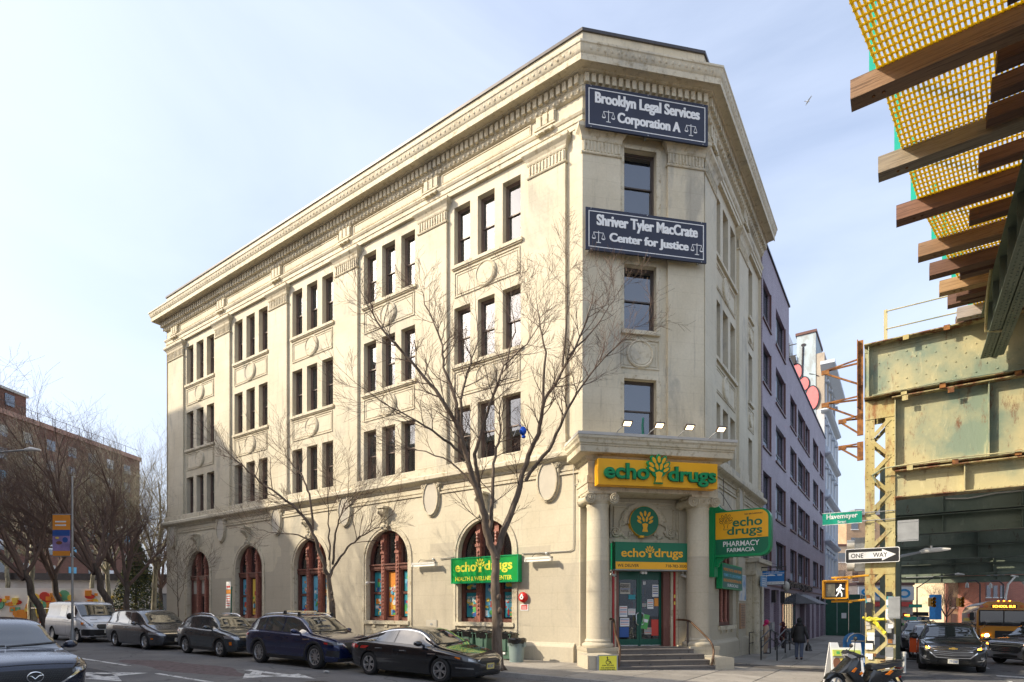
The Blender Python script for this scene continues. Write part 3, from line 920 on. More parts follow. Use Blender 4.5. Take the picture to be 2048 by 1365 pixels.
def arch_window(c,kind,seed):
 rr = random.Random(seed)
 fr = MB(M_WOOD); Y = 0.30
 sill = SILL_Z; tz = 3.92
 def halfh(x):  # arch height at offset x
  return ARCH_Z + math.sqrt(max(0,ARCH_R ** 2 - x * x))
 xs = 0.47
 fr.ring((c,ARCH_Z),ARCH_R,ARCH_R,0.13,Y,Y + 0.2,28,None,0,pi)
 fr.box(c - ARCH_R,c - ARCH_R + 0.13,Y,Y + 0.2,sill,ARCH_Z); fr.box(c + ARCH_R - 0.13,c + ARCH_R,Y,Y + 0.2,sill,ARCH_Z)
 fr.box(c - ARCH_R,c + ARCH_R,Y - 0.02,Y + 0.2,sill,sill + 0.14)
 for s in (-1,1):
  fr.box(c + s * xs - 0.20,c + s * xs + 0.20,Y + 0.06,Y + 0.2,sill,halfh(xs + 0.2) - 0.02)
 win = fr.put('arched_window', bld, ML)
 tr = MB(M_WOOD)
 for (z0,z1,d) in ((tz - 0.16,tz,0.06),(tz,tz + 0.07,0.12),(tz - 0.22,tz - 0.16,0.03)):
  tr.box(c - ARCH_R + 0.01,c + ARCH_R - 0.01,Y - d,Y + 0.1,z0,z1)
 tr.put('transom', win, ML)
 for s in (-1,1):
  m = MB(M_WOODL)
  x = c + s * xs
  m.box(x - 0.10,x + 0.10,Y - 0.10,Y + 0.06,sill,halfh(xs) - 0.12)
  m.box(x - 0.14,x + 0.14,Y - 0.15,Y + 0.06,sill,sill + 0.22)
  m.box(x - 0.13,x + 0.13,Y - 0.14,Y + 0.06,4.45,4.56)
  m.box(x - 0.12,x + 0.12,Y - 0.13,Y + 0.06,5.0,5.08)
  zz = sill + 0.34
  while zz < 4.4:
   m.ellipsoid((x,Y - 0.115,zz),(0.055,0.03,0.06),6); zz += 0.17
  for z_ in (4.68,4.82,4.94): m.ellipsoid((x,Y - 0.14,z_),(0.075,0.07,0.075),6)
  m.put('mullion', win, ML)
 bays = [(-ARCH_R + 0.13,-xs - 0.20),(-xs + 0.20,xs - 0.20),(xs + 0.20,ARCH_R - 0.13)]
 for i,(a,b) in enumerate(bays):
  pts = [(c + a,tz + 0.07),(c + b,tz + 0.07)]
  for k in range(7):
   x = b + (a - b) * k / 6
   pts.append((c + x,halfh(x) - 0.15))
  g = MB(M_GLASS); g.prism(pts, Y + 0.10, Y + 0.106); g.put('pane', win, ML)
  g = MB(M_GLASS); g.box(c + a, c + b, Y + 0.13, Y + 0.136, sill + 0.14, tz - 0.22); g.put('pane', win, ML)
  if kind == 'door':
   m = MB(M_CREAMP); m.box(c + a, c + b, Y + 0.08, Y + 0.12,2.85,3.7); m.put('panel', win, ML)
   m = MB(M_WOOD); m.box(c + a,c + b,Y + 0.05,Y + 0.14,2.70,2.85)
   if i != 1: m.box(c + a,c + b,Y + 0.05,Y + 0.14,sill,2.75)
   m.put('transom', win, ML)
  else:
   if i == 1:
    base = {'hot': M_ORNG, 'bath': M_SKYB, 'plain': M_YELW, 'fish': M_SKYB}[kind]
    w = [('HOT', 0.56,0.66, M_WHTP)] if kind == 'hot' else ([('PH', 0.80,0.94, M_WHTP)] if kind == 'bath' else None)
    poster(ML,win,c + a + 0.02,c + b - 0.02,sill + 0.2,tz - 0.3,Y + 0.115,base,seed + i,w)
   else:
    zm = (sill + tz) / 2
    m = MB(M_WOOD); m.box(c + a, c + b, Y + 0.06, Y + 0.14, zm - 0.05, zm + 0.05); m.put('meeting_rail', win, ML)
    bs = M_TEAL if kind in ('hot', 'bath') else M_SKYB
    poster(ML, win, c + a + 0.06, c + b - 0.03, zm + 0.07, tz - 0.3, Y + 0.115, bs, seed + 5 + i, [('NATURAL', 0.62,0.72, M_WHTP),('WELLNESS', 0.76,0.86, M_WHTP)] if kind == 'bath' else None)
    poster(ML, win, c + a + 0.06, c + b - 0.03, sill + 0.2, zm - 0.07, Y + 0.115, bs, seed + 9 + i, [('BATH', 0.62,0.72, M_WHTP),('NATURE', 0.76,0.86, M_WHTP)] if kind == 'bath' else None)
 m = MB(M_TRIM)
 m.ring((c,ARCH_Z),ARCH_R + 0.19,ARCH_R + 0.19,0.13,-0.045,0.02,32,None,0,pi)
 m.ring((c,ARCH_Z),ARCH_R + 0.04,ARCH_R + 0.04,0.10,-0.02,0.20,32,None,0,pi)
 for s in (-1,1):
  a,b = sorted((c + s * (ARCH_R + 0.06),c + s * (ARCH_R + 0.19)))
  m.box(a,b,-0.045,0.02,0.66,ARCH_Z)
  a,b = sorted((c + s * (ARCH_R - 0.06),c + s * (ARCH_R + 0.04)))
  m.box(a,b,-0.02,0.20,sill,ARCH_Z)
 m.put('arch_surround', bld, ML, smooth=30)
 m = MB(M_TRIM); m.box(c - ARCH_R - 0.05,c + ARCH_R + 0.05,-0.10,0.30,sill - 0.16,sill - 0.003)
 for s in (-0.5,0,0.5): m.box(c + s * 1.6 - 0.09,c + s * 1.6 + 0.09,-0.05,0.05,sill - 0.30,sill - 0.16)
 m.box(c - ARCH_R + 0.1,c + ARCH_R - 0.1,-0.02,0.01,0.75,1.0)
 m.put('sill', bld, ML)
 m = MB(M_TRIM)
 k0 = 5.62
 prof = [(0.02,k0 - 0.12),(-0.10,k0 - 0.10),(-0.14,k0 + 0.05),(-0.10,k0 + 0.2),(-0.13,k0 + 0.36),(-0.22,k0 + 0.5),(-0.34,k0 + 0.62),(-0.38,k0 + 0.74),(-0.34,k0 + 0.84),(0.02,k0 + 0.84)]
 m.prism([(p[0], p[1]) for p in prof][::-1], c - 0.17, c + 0.17, None, 'x')
 m.box(c - 0.24,c + 0.24,-0.42,0.0,k0 + 0.84,k0 + 0.93)
 for s in (-1,1):
  for (yy,zz,r) in ((-0.28,k0 + 0.70,0.12),(-0.10,k0 + 0.02,0.08)):
   m.lathe([(0,-0.04),(r * 0.4,-0.05),(r * 0.5,-0.02),(r, -0.04),(r, 0.03)],14,(c + s * 0.17, yy, zz), None, 'x')
 for z_ in (k0 + 0.1,k0 + 0.25,k0 + 0.4): m.ellipsoid((c,-0.14,z_),(0.09,0.06,0.06),8)
 m.put('keystone', bld, ML, smooth=35)
for c, kd, sd in zip(BAYC, ('bath', 'hot', 'fish', 'plain', 'door'),(3,14,25,36,47)):
 arch_window(c,kd,sd)
# ---- ovals with scrolled ears
def volute(m,c,r,y,sgn=1,turns=2.2,n=34,w=0.028):
 pts = []
 for k in range(n + 1):
  a = 2 * pi * turns * k / n; rr_ = r * (1 - 0.85 * k / n)
  pts.append((c[0] + sgn * rr_ * cos(a),y - 0.012 * k / n * 4,c[1] + rr_ * sin(a)))
 m.tube(pts,w,5)
 m.ellipsoid((c[0],y,c[1]),(0.03,0.03,0.03),6)
def oval(M,c,zc=6.66,rx=0.44,rz=0.74):
 m = MB(M_OVAL); m.disc((c,zc),rx - 0.05,rz - 0.05,-0.10,0.02,40)
 o = m.put('oval_panel', bld, M)
 q = MB(M_TRIM); q.ring((c,zc),rx + 0.06,rz + 0.06,0.06,-0.08,0.02,40); q.ring((c,zc),rx,rz,0.05,-0.14,0.02,40)
 q.put('rim', o, M, smooth=30)
 e = MB(M_TRIM)
 for s in (-1,1):
  e.disc((c + s * (rx - 0.02),zc + rz * 0.72),0.15,0.15,-0.07,0.02,16)
  volute(e,(c + s * (rx - 0.02),zc + rz * 0.72),0.14,-0.09,s)
  e.ellipsoid((c + s * (rx + 0.02),-0.06,zc + rz * 0.45),(0.06,0.06,0.12),6)
 e.put('scroll', o, M, smooth=40)
for c in OV: oval(ML,c)
oval(MR,5.5);
m = MB(M_WALL); m.box(-0.40,0.0,0.0,0.2,7.98,19.2); m.put('corner_strip', bld, ML)
m = MB(M_WALL)
m.box(CHW - 0.02,CHW + 0.0,0.0,0.2,-0.8,7.2); m.box(-0.0,0.55,0.0,0.16,0.5,7.2); m.box(CHW - 0.6,CHW,0.0,0.16,0.5,7.2)
m.put('corner_strip', bld, MC)
# ---- portal: pedestals,columns,entablature,canopy,steps
CX = 2.275
COLX = (0.38,4.17)
for i,x in enumerate(COLX):
 m = MB(M_WALL); m.box(x - 0.55,x + 0.55,-1.06,0.1,-0.9,0.50); m.box(x - 0.57,x + 0.57,-1.08,0.1,0.44,0.565)
 m.put('pedestal', bld, MC)
 col = MB(M_TRIM)
 prof = [(0.0,0.565),(0.53,0.565),(0.55,0.60),(0.55,0.66),(0.52,0.70),(0.46,0.72),(0.44,0.75),(0.46,0.78),(0.44,0.82),(0.405,0.86)]
 prof += [(0.405 - 0.03 * (k / 10) ** 1.6,0.86 + (5.42 - 0.86) * k / 10) for k in range(1,11)]
 prof += [(0.40,5.46),(0.40,5.50),(0.38,5.52),(0.43,5.58),(0.45,5.62),(0.0,5.62)]
 sh = MB(M_WALL); sh.lathe(prof, 40,(x, -0.55,0)); c_o = sh.put('column', bld, MC, smooth=40)
 cp = MB(M_TRIM)
 cp.box(x - 0.5,x + 0.5,-1.06,-0.06,5.84,5.93)
 cp.box(x - 0.44,x + 0.44,-1.0,-0.10,5.62,5.84)
 for s in (-1,1):
  for yy in (-1.02,-0.09):
   cp.lathe([(0,0.03),(0.05,0.03),(0.055,0.01),(0.17,0.0),(0.19,0.02),(0.19,-0.05),(0,-0.05)],22,(x + s * 0.42, yy, 5.70), None, 'y')
   volute(cp,(x + s * 0.42,5.70),0.165,yy - 0.03,s,w=0.02)
  cp.lathe([(0.17,0.0),(0.13,0.3),(0.12,0.45),(0.13,0.6),(0.17,0.93)],16,(x + s * 0.42,-0.09,5.70), None, 'y')
 for k in range(5): cp.ellipsoid((x - 0.2 + 0.1 * k,-1.01,5.70),(0.038,0.03,0.07),6)
 cp.put('capital', c_o, MC, smooth=35)
 m = MB(M_WALL); m.box(x - 0.47,x + 0.47,-0.02,0.2,0.5,5.9)
 m.put('pier', bld, MC)
m = MB(M_TRIM)
pth = [(-0.12,0.2),(-0.12,-1.0),(4.67,-1.0),(4.67,0.2)]
m.sweep(pth,[(-0.5,5.93),(0.02,5.93),(0.02,6.2),(0.05,6.2),(0.05,6.45),(0.0,6.45),(0.0,6.95),(0.05,6.98),(0.10,7.02),(0.14,7.1),(0.36,7.14),(0.40,7.16),(0.40,7.36),(0.43,7.39),(0.40,7.42),(0.44,7.46),(0.45,7.56),(0.49,7.62),(0.49,7.70),(-0.5,7.74)])
m.box(0.3,4.25,-0.6,0.1,5.95,6.1); m.box(0.35,4.2,-0.55,0.2,7.5,7.72)
can = m.put('canopy', bld, MC, smooth=25)
m = MB(M_OVAL); m.box(-0.1,4.65,-0.99,0.1,5.96,6.0); m.put('soffit', can, MC)
m = MB(simple('canopy_flashing', (0.55,0.53,0.49),0.5, var=0.1)); m.sweep(pth, [(0.40,7.705),(0.502,7.705),(0.502,7.80),(0.40,7.80)]); m.put('flashing', can, MC)
m = MB(M_TRIM); m.box(-0.75,-0.12,-0.12,0.1,6.0,6.2)
M_STEP = make_concrete('step_stone', (0.13,0.115,0.105),(0.21,0.19,0.17),0.6)
stz = [(-2.34,-0.9,0.02),(-1.99,-0.9,0.185),(-1.64,-0.9,0.35),(-1.29,-0.9,0.515)]
for k,(yf,zb,zt) in enumerate(stz):
 m = MB(M_STEP)
 x0,x1 = (0.43,3.82) if k < 3 else (0.93,3.62)
 back = stz[k + 1][0] if k < 3 else 0.32
 if k == 3:
  m.box(x0,x1,yf,back,0.352,zt - 0.04)
  m.box(x0,x1,yf - 0.03,back,zt - 0.04,zt)
 else:
  m.box(x0,x1,yf,back + 0.3,-0.9,zt - 0.04) if k == 0 else m.box(x0,x1,yf,-1.0,stz[k - 1][2] + 0.002,zt - 0.04)
  m.box(x0 - 0.0,x1,yf - 0.03,back + 0.3 if k == 0 else -1.0,zt - 0.038,zt)
 m.put('step', bld, MC)
for (x0,x1,zt) in ((-0.52,0.43,0.40),(3.82,4.50,0.27)):
 m = MB(M_WALL); m.box(x0, x1,-2.36,-1.06,-0.9, zt); m.put('cheek_wall', bld, MC)
m = MB(M_WOOD)
m.box(1.28,1.42,0.12,0.5,0.5,4.35); m.box(3.16,3.42,0.12,0.5,0.5,4.35); m.box(1.28,3.42,0.12,0.5,3.28,4.35)
m.put('door_frame', bld, MC)
m = MB(M_TRIM)
for (a,b) in ((1.02,1.12),(1.20,1.28),(3.42,3.50),(3.60,3.70)): m.box(a,b,0.02,0.16,0.5,4.4)
m.put('door_surround', bld, MC)
M_RED = simple('red_pole', (0.42,0.015,0.015),0.35, var=0.1)
for a in (1.13,3.51):
 m = MB(M_RED); m.box(a, a + 0.08,0.0,0.1,0.5,3.3); p = m.put('red_post', bld, MC)
 if a > 2:
  for z_ in (2.05,2.3):
   q = MB(M_YELW); q.box(a + 0.01, a + 0.07,-0.003,0.002, z_, z_ + 0.12); q.put('sticker', p, MC)
M_GDOOR = simple('green_door_paint', (0.0,0.085,0.05),0.35, var=0.1)
M_CHROME = simple('brushed_steel', (0.6,0.6,0.6),0.25, metal=1.0, var=0.05)
M_STICK = [M_WHTP,M_WHTP,M_TEAL,M_DBLU,M_CREAMP,M_WHTP,M_ORNG]
for i,(a,b) in enumerate(((1.42,2.28),(2.29,3.16))):
 m = MB(M_GDOOR); yy = 0.30
 m.box(a,a + 0.09,yy,yy + 0.05,0.52,3.28); m.box(b - 0.09,b,yy,yy + 0.05,0.52,3.28)
 m.box(a + 0.09,b - 0.09,yy,yy + 0.05,0.52,0.78); m.box(a + 0.09,b - 0.09,yy,yy + 0.05,2.98,3.28)
 d = m.put('door', bld, MC)
 g = MB(M_GLASS_D); g.box(a + 0.09, b - 0.09, yy + 0.02, yy + 0.028,0.78,2.98); g.put('pane', d, MC)
 hx = b - 0.06 if i == 0 else a + 0.06
 m = MB(M_CHROME); s = -1 if i == 0 else 1
 m.tube([(hx,yy,1.75),(hx,yy - 0.08,1.75),(hx + s * 0.08,yy - 0.08,1.7),(hx + s * 0.08,yy - 0.08,1.35),(hx,yy - 0.08,1.3),(hx,yy,1.3)],0.014,6)
 m.put('handle', d, MC, smooth=40)
 m = MB(M_CHROME); m.box(a + 0.05, b - 0.05, yy - 0.01, yy, 0.52,0.56); m.put('threshold', d, MC)
 rr = random.Random(5 + i)
 spots = [(0.02,0.42,2.45,2.85,M_CREAMP),(0.35,0.62,2.25,2.42,M_TEAL),(0.0,0.3,1.6,2.0,M_WHTP),(0.34,0.62,1.68,1.9,M_WHTP),(0.0,0.36,0.85,1.22,M_DBLU),(0.02,0.38,1.25,1.56,M_WHTP)] if i == 0 else \
   [(0.42,0.66,2.35,2.8,M_WHTP),(0.22,0.46,1.9,2.25,M_WHTP),(0.02,0.18,1.98,2.1,M_CREAMP),(0.1,0.4,0.95,1.2,M_CREAMP),(0.5,0.66,2.0,2.3,M_ORNG),(0.05,0.15,2.8,2.92,M_WHTP),(0.38,0.66,0.9,1.5,M_REDP)]
 for (p,q,z0,z1,mt) in spots:
  m = MB(mt); m.box(a + 0.1 + p,a + 0.1 + q,yy + 0.008,yy + 0.012,z0,z1)
  if mt in (M_WHTP,M_CREAMP):
   for k in range(4):
    zz = z1 - (k + 1) * (z1 - z0) / 5.2
    m.box(a + 0.12 + p,a + 0.08 + q,yy + 0.0065,yy + 0.008,zz,zz + (z1 - z0) * 0.07,rr.choice([M_DBLU,M_REDP,M_SASH,M_SASH]))
  m.put('notice', d, MC)
text_mesh('PASSPORT', 1.54,1.90,2.67,2.78,0.306, M_SASH, 0.001,0.02).put('lettering', bld, MC)
text_mesh('PHOTOS', 1.56,1.86,2.51,2.61,0.306, M_SASH, 0.001,0.02).put('lettering', bld, MC)
m = MB(M_CHROME); m.X = Matrix.Translation((2.50,0.30,1.4)) @ Matrix.Rotation(rad(-12),4, 'Y')
gp = MB(M_GRNP); gp.X = Matrix.Translation((2.52,0.296,1.42)) @ Matrix.Rotation(rad(12),4, 'Y'); gp.box(-0.13,0.13,0,0.004,-0.27,0.27)
gp.box(-0.10,0.10,-0.002,0,-0.02,0.10, M_WHTP); gp.put('hanging_notice', bld, MC)
m = MB(M_ROOM); m.box(0.9,3.8,0.55,3.4,0.45,0.5); m.put('shop_floor', bld, MC)
rr = random.Random(9)
for (a,b) in ((1.3,1.9),(2.5,3.2)):
 m = MB(M_CREAMP)
 for z_ in (0.9,1.4,1.9,2.4): m.box(a,b,1.6,1.9,z_,z_ + 0.03)
 for z_ in (0.93,1.43,1.93,2.43):
  x = a
  while x < b - 0.08:
   w = rr.uniform(0.05,0.1); m.box(x,x + w,1.58,1.7,z_,z_ + rr.uniform(0.12,0.3),rr.choice(PRINTS)); x += w + 0.01
 m.put('shelf', bld, MC)
m = MB(M_WALL); m.box(1.06,3.70,0.10,0.16,4.36,5.92)
m.put('panel', bld, MC)
m = MB(M_TRIM)
for (a,b,z0,z1) in ((1.06,3.70,5.74,5.80),(1.06,1.12,4.5,5.74),(3.64,3.70,4.5,5.74),(1.0,3.76,4.34,4.44),(1.2,1.24,4.5,5.62),(3.52,3.56,4.5,5.62),(1.2,3.56,5.60,5.64)):
 m.box(a,b,0.04,0.12,z0,z1)
m.ring((CX + 0.06,5.0),0.80,0.80,0.16,0.0,0.11,40,None,0,pi)
m.ring((CX + 0.06,5.0),0.62,0.62,0.10,-0.02,0.11,40,None,0,pi)
m.put('panel_moulding', bld, MC, smooth=30)
m = MB(M_TRIM); rr = random.Random(3)
for s in (-1,1):
 cx = CX + 0.06
 for k in range(60):
  t = rr.random(); a = rr.uniform(0,2 * pi)
  if t < 0.35:
   px,pz = cx + s * 1.08 + 0.17 * cos(a) * rr.random(),4.68 + 0.19 * sin(a) * rr.random()
  elif t < 0.7:
   q = rr.random(); px,pz = cx + s * (1.0 - 0.62 * q) ,4.55 + 0.12 * sin(q * 9) + rr.uniform(-0.05,0.12)
  else:
   q = rr.random(); aa = rad(5 + 55 * q); px,pz = cx + s * 0.88 * cos(aa),4.98 + 0.86 * sin(aa) * 0.9
  r0 = rr.uniform(0.03,0.075)
  m.ellipsoid((px,0.06,pz),(r0,0.05,r0 * rr.uniform(0.6,1.3)),7)
 volute(m,(cx + s * 1.08,4.68),0.20,0.03,s,w=0.03)
 volute(m,(cx + s * 0.80,5.05),0.13,0.03,-s,w=0.025)
 m.tube([(cx + s * 0.95,0.04,4.55),(cx + s * 0.90,0.03,4.85),(cx + s * 0.84,0.03,5.15),(cx + s * 0.7,0.03,5.45)],0.035,6)
m.put('carved_foliage', bld, MC, smooth=60)
m = MB(M_WOOD)
for (a,b,z0,z1) in ((2.1,2.25,1.2,4.6),(4.25,4.4,1.2,4.6),(2.1,4.4,4.45,4.6),(2.1,4.4,1.2,1.35),(2.8,2.95,1.2,4.6),(3.5,3.65,1.2,4.6)): m.box(a,b,0.15,0.35,z0,z1)
w2 = m.put('window', bld, MR)
for x in (2.88,3.58):
 q = MB(M_WOODL); q.lathe([(0.09,1.35),(0.06,1.5),(0.07,2.4),(0.06,4.2),(0.09,4.4)],12,(x, 0.12,0)); q.put('colonnette', w2, MR, smooth=40)
g = MB(M_GLASS); g.box(2.2,4.3,0.28,0.29,1.3,4.5); g.put('pane', w2, MR)
m = MB(M_TRIM); m.box(1.95,4.55,-0.12,0.2,1.04,1.2)
for x in (2.4,3.25,4.1): m.box(x - 0.08,x + 0.08,-0.07,0.02,0.9,1.04)
m.put('sill', bld, MR)
m = MB(M_TRIM)
m.box(7.0,7.5,-0.25,0.05,-0.6,3.5); m.box(9.3,9.8,-0.25,0.05,-0.6,3.5)
m.box(6.9,9.9,-0.45,0.05,3.5,3.75); m.box(6.8,10.0,-0.6,0.05,4.1,4.3); m.box(6.9,9.9,-0.4,0.05,3.75,4.1)
m.lathe([(0.26,-0.6),(0.24,-0.3),(0.2,0),(0.19,3.0),(0.26,3.2),(0.26,3.3)],18,(7.25,-0.35,0.2))
m.put('side_doorway', bld, MR, smooth=35)
m = MB(M_ROOM); m.box(7.6,9.2,0.35,0.38,-0.4,3.9); m.put('side_door', bld, MR)
m = MB(M_SASH)
for k in range(6): m.box(6.35,7.35,-0.03,0.0,4.35 + 0.07 * k,4.38 + 0.07 * k)
m.box(6.33,7.37,-0.02,0.0,4.3,4.8, M_COPE); m.put('vent_grille', bld, MR)
m = MB(M_WALL); m.box(4.9,6.3,-0.16,0.05,-0.8,0.62); m.box(5.0,6.2,-0.10,0.05,0.62,4.2); m.put('pier', bld, MR)
# ---------------------------------------------------------------- signs and fixtures on the building
M_NAVY = simple('navy_sign_face', (0.016,0.019,0.040),0.5, var=0.15, scale=1.5)
M_WHITE = simple('sign_white', (0.78,0.78,0.76),0.5, var=0.03)
M_SYEL = simple('sign_yellow', (0.90,0.44,0.008),0.4, var=0.06, scale=1.2)
M_SGRN = simple('sign_green', (0.0,0.27,0.09),0.35, var=0.06, scale=1.2)
M_SDKG = simple('sign_dark_green', (0.0,0.15,0.068),0.4, var=0.08, scale=1.2)
M_BRGR = simple('sign_bright_green', (0.0,0.30,0.05),0.35, var=0.06)
M_LEMON = simple('sign_lemon', (0.80,0.75,0.06),0.4, var=0.04)
M_BLACK = simple('black_print', (0.015,0.015,0.015),0.5, var=0.0)
M_GREYM = simple('grey_metal', (0.33,0.34,0.34),0.45, metal=0.3, var=0.15)
M_LAMPW = simple('lamp_white', (0.72,0.70,0.64),0.5, var=0.08)
M_PIPE = simple('conduit_grey', (0.36,0.35,0.32),0.45, metal=0.4, var=0.15)
def logo_mesh(mb,cx,z0,z1,y,mat,d=0.01,outline=False,k=1.0):
 """bundle of leaf shapes fanning out of a flared stem"""
 h = z1 - z0; s = h
 leaves = [(-0.30,0.50,55),(-0.31,0.68,48),(-0.20,0.86,28),(0.0,0.90,0),(0.20,0.86,-28),(0.31,0.68,-48),(0.30,0.50,-55),(-0.09,0.62,18),(0.09,0.62,-12)]
 for i,(lx,lz,a) in enumerate(leaves):
  pts = []
  for q in range(14):
   t = 2 * pi * q / 14; ex,ez = 0.062 * cos(t) * k,0.135 * sin(t) * (k if k > 1 else 1)
   ca,sa = cos(rad(a)),sin(rad(a))
   pts.append((cx + s * (lx + ex * ca - ez * sa),z0 + s * (lz + ex * sa + ez * ca)))
  if outline:
   loop = [(p[0],y,p[1]) for p in pts] + [(pts[0][0],y,pts[0][1])]
   mb.tube(loop,0.008,4,mat,False)
  else:
   mb.prism(pts,y - d - 0.0004 * i,y,mat)
 e = 0.02 if k > 1 else 0.0
 st = [(-0.15 - e,-e),(0.15 + e,-e),(0.10 + e,0.18),(0.15 + e,0.38 + e),(0.0,0.43),(-0.15 - e,0.38 + e),(-0.10 - e,0.18)]
 pts = [(cx + s * a,z0 + s * b) for a,b in st]
 if outline:
  mb.tube([(p[0],y,p[1]) for p in pts + [pts[0]]],0.008,4,mat,False)
 else:
  mb.prism(pts,y - d,y,mat)
def scales(mb,cx,cz,h,y,mat):
 w = 0.014 * h / 0.5
 mb.box(cx - w,cx + w,y - 0.004,y,cz - h * 0.45,cz + h * 0.5,mat)
 mb.box(cx - h * 0.2,cx + h * 0.2,y - 0.004,y,cz - h * 0.5,cz - h * 0.44,mat)
 mb.box(cx - h * 0.45,cx + h * 0.45,y - 0.004,y,cz + h * 0.34,cz + h * 0.39,mat)
 for s in (-1,1):
  x = cx + s * h * 0.42
  for q in (-1,1):
   mb.bar((x,y - 0.002,cz + h * 0.34),(x + q * h * 0.15,y - 0.002,cz - h * 0.1),0.012,0.012,mat)
  pts = [(x + h * 0.17 * cos(a),cz - h * 0.1 + h * 0.11 * sin(a)) for a in [pi + pi * i / 8 for i in range(9)]]
  mb.prism(pts,y - 0.004,y,mat)
def navy_sign(z0,z1,x0,x1,l1,l2,s1,s2,label):
 y = -0.30
 t = thing('legal_sign', label, 'sign', MC @ T(x0, y, z0), 'navy law office signs on the cut corner')
 m = MB(M_NAVY); m.box(x0, x1, y, y + 0.06, z0, z1); m.put('board', t, MC)
 m = MB(M_WHITE); i = 0.11; w = 0.028
 for b in ((x0 + i,x1 - i,z1 - i - w,z1 - i),(x0 + i,x1 - i,z0 + i,z0 + i + w),(x0 + i,x0 + i + w,z0 + i + w,z1 - i - w),(x1 - i - w,x1 - i,z0 + i + w,z1 - i - w)):
  m.box(b[0],b[1],y - 0.004,y,b[2],b[3])
 m.put('border', t, MC)
 h = z1 - z0
 text_mesh(l1, x0 + s1[0], x0 + s1[1], z0 + h * 0.52, z0 + h * 0.86, y, M_WHITE, 0.005,0.02, fat=(-0.016,0.016)).put('lettering', t, MC)
 text_mesh(l2, x0 + s2[0], x0 + s2[1], z0 + h * 0.145 if 'p' in l2 else z0 + h * 0.19, z0 + h * 0.46, y, M_WHITE, 0.005,0.02, fat=(-0.016,0.016)).put('lettering', t, MC)
 for cx in (x0 + s2[2],x0 + s2[3]):
  m = MB(M_WHITE); scales(m, cx, z0 + h * 0.32,0.42, y - 0.001, M_WHITE); m.put('scales_emblem', t, MC)
 m = MB(M_GREYM)
 for x in (x0 + 0.2,(x0 + x1) / 2,x1 - 0.2):
  for z in (z0 + 0.03, z1 - 0.03): m.lathe([(0.0,0.012),(0.02,0.01),(0.02,0)],8,(x, y, z), None, 'y')
  m.box(x - 0.03,x + 0.03,y + 0.06,0.05,z0 + 0.1,z1 - 0.1)
 m.put('bracket', t, MC)
navy_sign(18.95,20.46,0.02,4.72, 'Brooklyn Legal Services', 'Corporation A', (0.36,4.36),(1.20,3.60,0.85,4.02), 'navy sign lettered Brooklyn Legal Services Corporation A under the cornice')
navy_sign(14.62,16.12,0.02,4.66, 'Shriver Tyler MacCrate', 'Center for Justice', (0.42,4.28),(0.90,3.92,0.48,4.26), 'navy sign lettered Shriver Tyler MacCrate Center for Justice, the lower of the two')
x0,x1,z0,z1,y = 0.08,4.42,6.06,6.93,-1.46
t = thing('shop_sign', 'long yellow box sign with raised green echo drugs letters over the entrance', 'sign', MC @ T(x0, y, z0))
m = MB(M_SYEL); m.box(x0, x1, y, -1.10, z0, z1); m.put('box', t, MC)
for s, a, b, c, d in (('echo', 0.28,1.86,6.27,6.78),('drugs', 2.56,4.32,6.10,6.74)):
 text_mesh(s, a - 0.015, b + 0.015, c - 0.015, d + 0.015, y, M_SDKG, 0.085,0.036).put('letter_return', t, MC)
 text_mesh(s, a, b, c, d, y - 0.086, M_SGRN, 0.012,0.02).put('lettering', t, MC)
m = MB(M_SGRN); logo_mesh(m,2.2,6.16,7.06,y,None,0.10,k=1.45)
m.prism([(2.2 + 0.30 * cos(a),6.68 + 0.34 * sin(a)) for a in [2 * pi * i / 20 for i in range(20)]], y - 0.095, y); m.put('emblem_back', t, MC)
m = MB(M_SYEL); logo_mesh(m, 2.2,6.18,7.04, y - 0.112, None, 0.008); m.put('emblem', t, MC)
t = thing('round_sign', 'round green sign with yellow tree emblem over the pharmacy door', 'sign', MC @ T(2.31,-0.1,4.54))
m = MB(M_SYEL); m.disc((2.31,5.08),0.555,0.555,-0.12,0.1,48); m.box(2.12,2.28,-0.16,0,4.48,4.56); m.put('rim', t, MC, smooth=30)
m = MB(M_SDKG); m.disc((2.31,5.08),0.545,0.545,-0.132,-0.12,48); m.put('face', t, MC)
m = MB(M_SYEL); logo_mesh(m, 2.33,4.70,5.44,-0.133, None, 0.006); m.put('emblem', t, MC)
x0,x1,z0,z1,y = 1.05,3.84,3.30,4.27,-0.5
t = thing('awning_sign', 'dark green box sign echo drugs, we deliver, above the glass doors', 'sign', MC @ T(x0, y, z0))
m = MB(M_SDKG); m.box(x0, x1, y, 0.12, z0, z1); m.put('box', t, MC)
m = MB(M_SYEL); m.box(x0 + 0.01, x1 - 0.01, y - 0.006, y, z0 + 0.01, z0 + 0.27); m.put('strip', t, MC)
m = MB(M_GREYM); m.box(x0 - 0.02, x1 + 0.02, y - 0.02,0.12, z0 - 0.03, z0); m.put('rail', t, MC)
for s, a, b, c, d in (('echo', 1.27,2.18,3.74,4.05),('drugs', 2.52,3.62,3.66,4.06)):
 text_mesh(s, a, b, c, d, y, M_SYEL, 0.005,0.02).put('lettering', t, MC)
m = MB(M_SYEL); logo_mesh(m, 2.35,3.73,4.14, y, None, 0.005); m.put('emblem', t, MC)
text_mesh('WE DELIVER', 1.13,1.93,3.385,3.49, y - 0.006, M_BLACK, 0.003,0.01).put('lettering', t, MC)
text_mesh('718-782-3030', 2.95,3.76,3.385,3.49, y - 0.006, M_BLACK, 0.003,0.01).put('lettering', t, MC)
x0,x1,z0,z1,y = -5.92,-2.58,2.93,3.98,-0.28
t = thing('window_sign', 'bright green sign echo drugs health and wellness center across an arched window', 'sign', ML @ T(x0, y, z0))
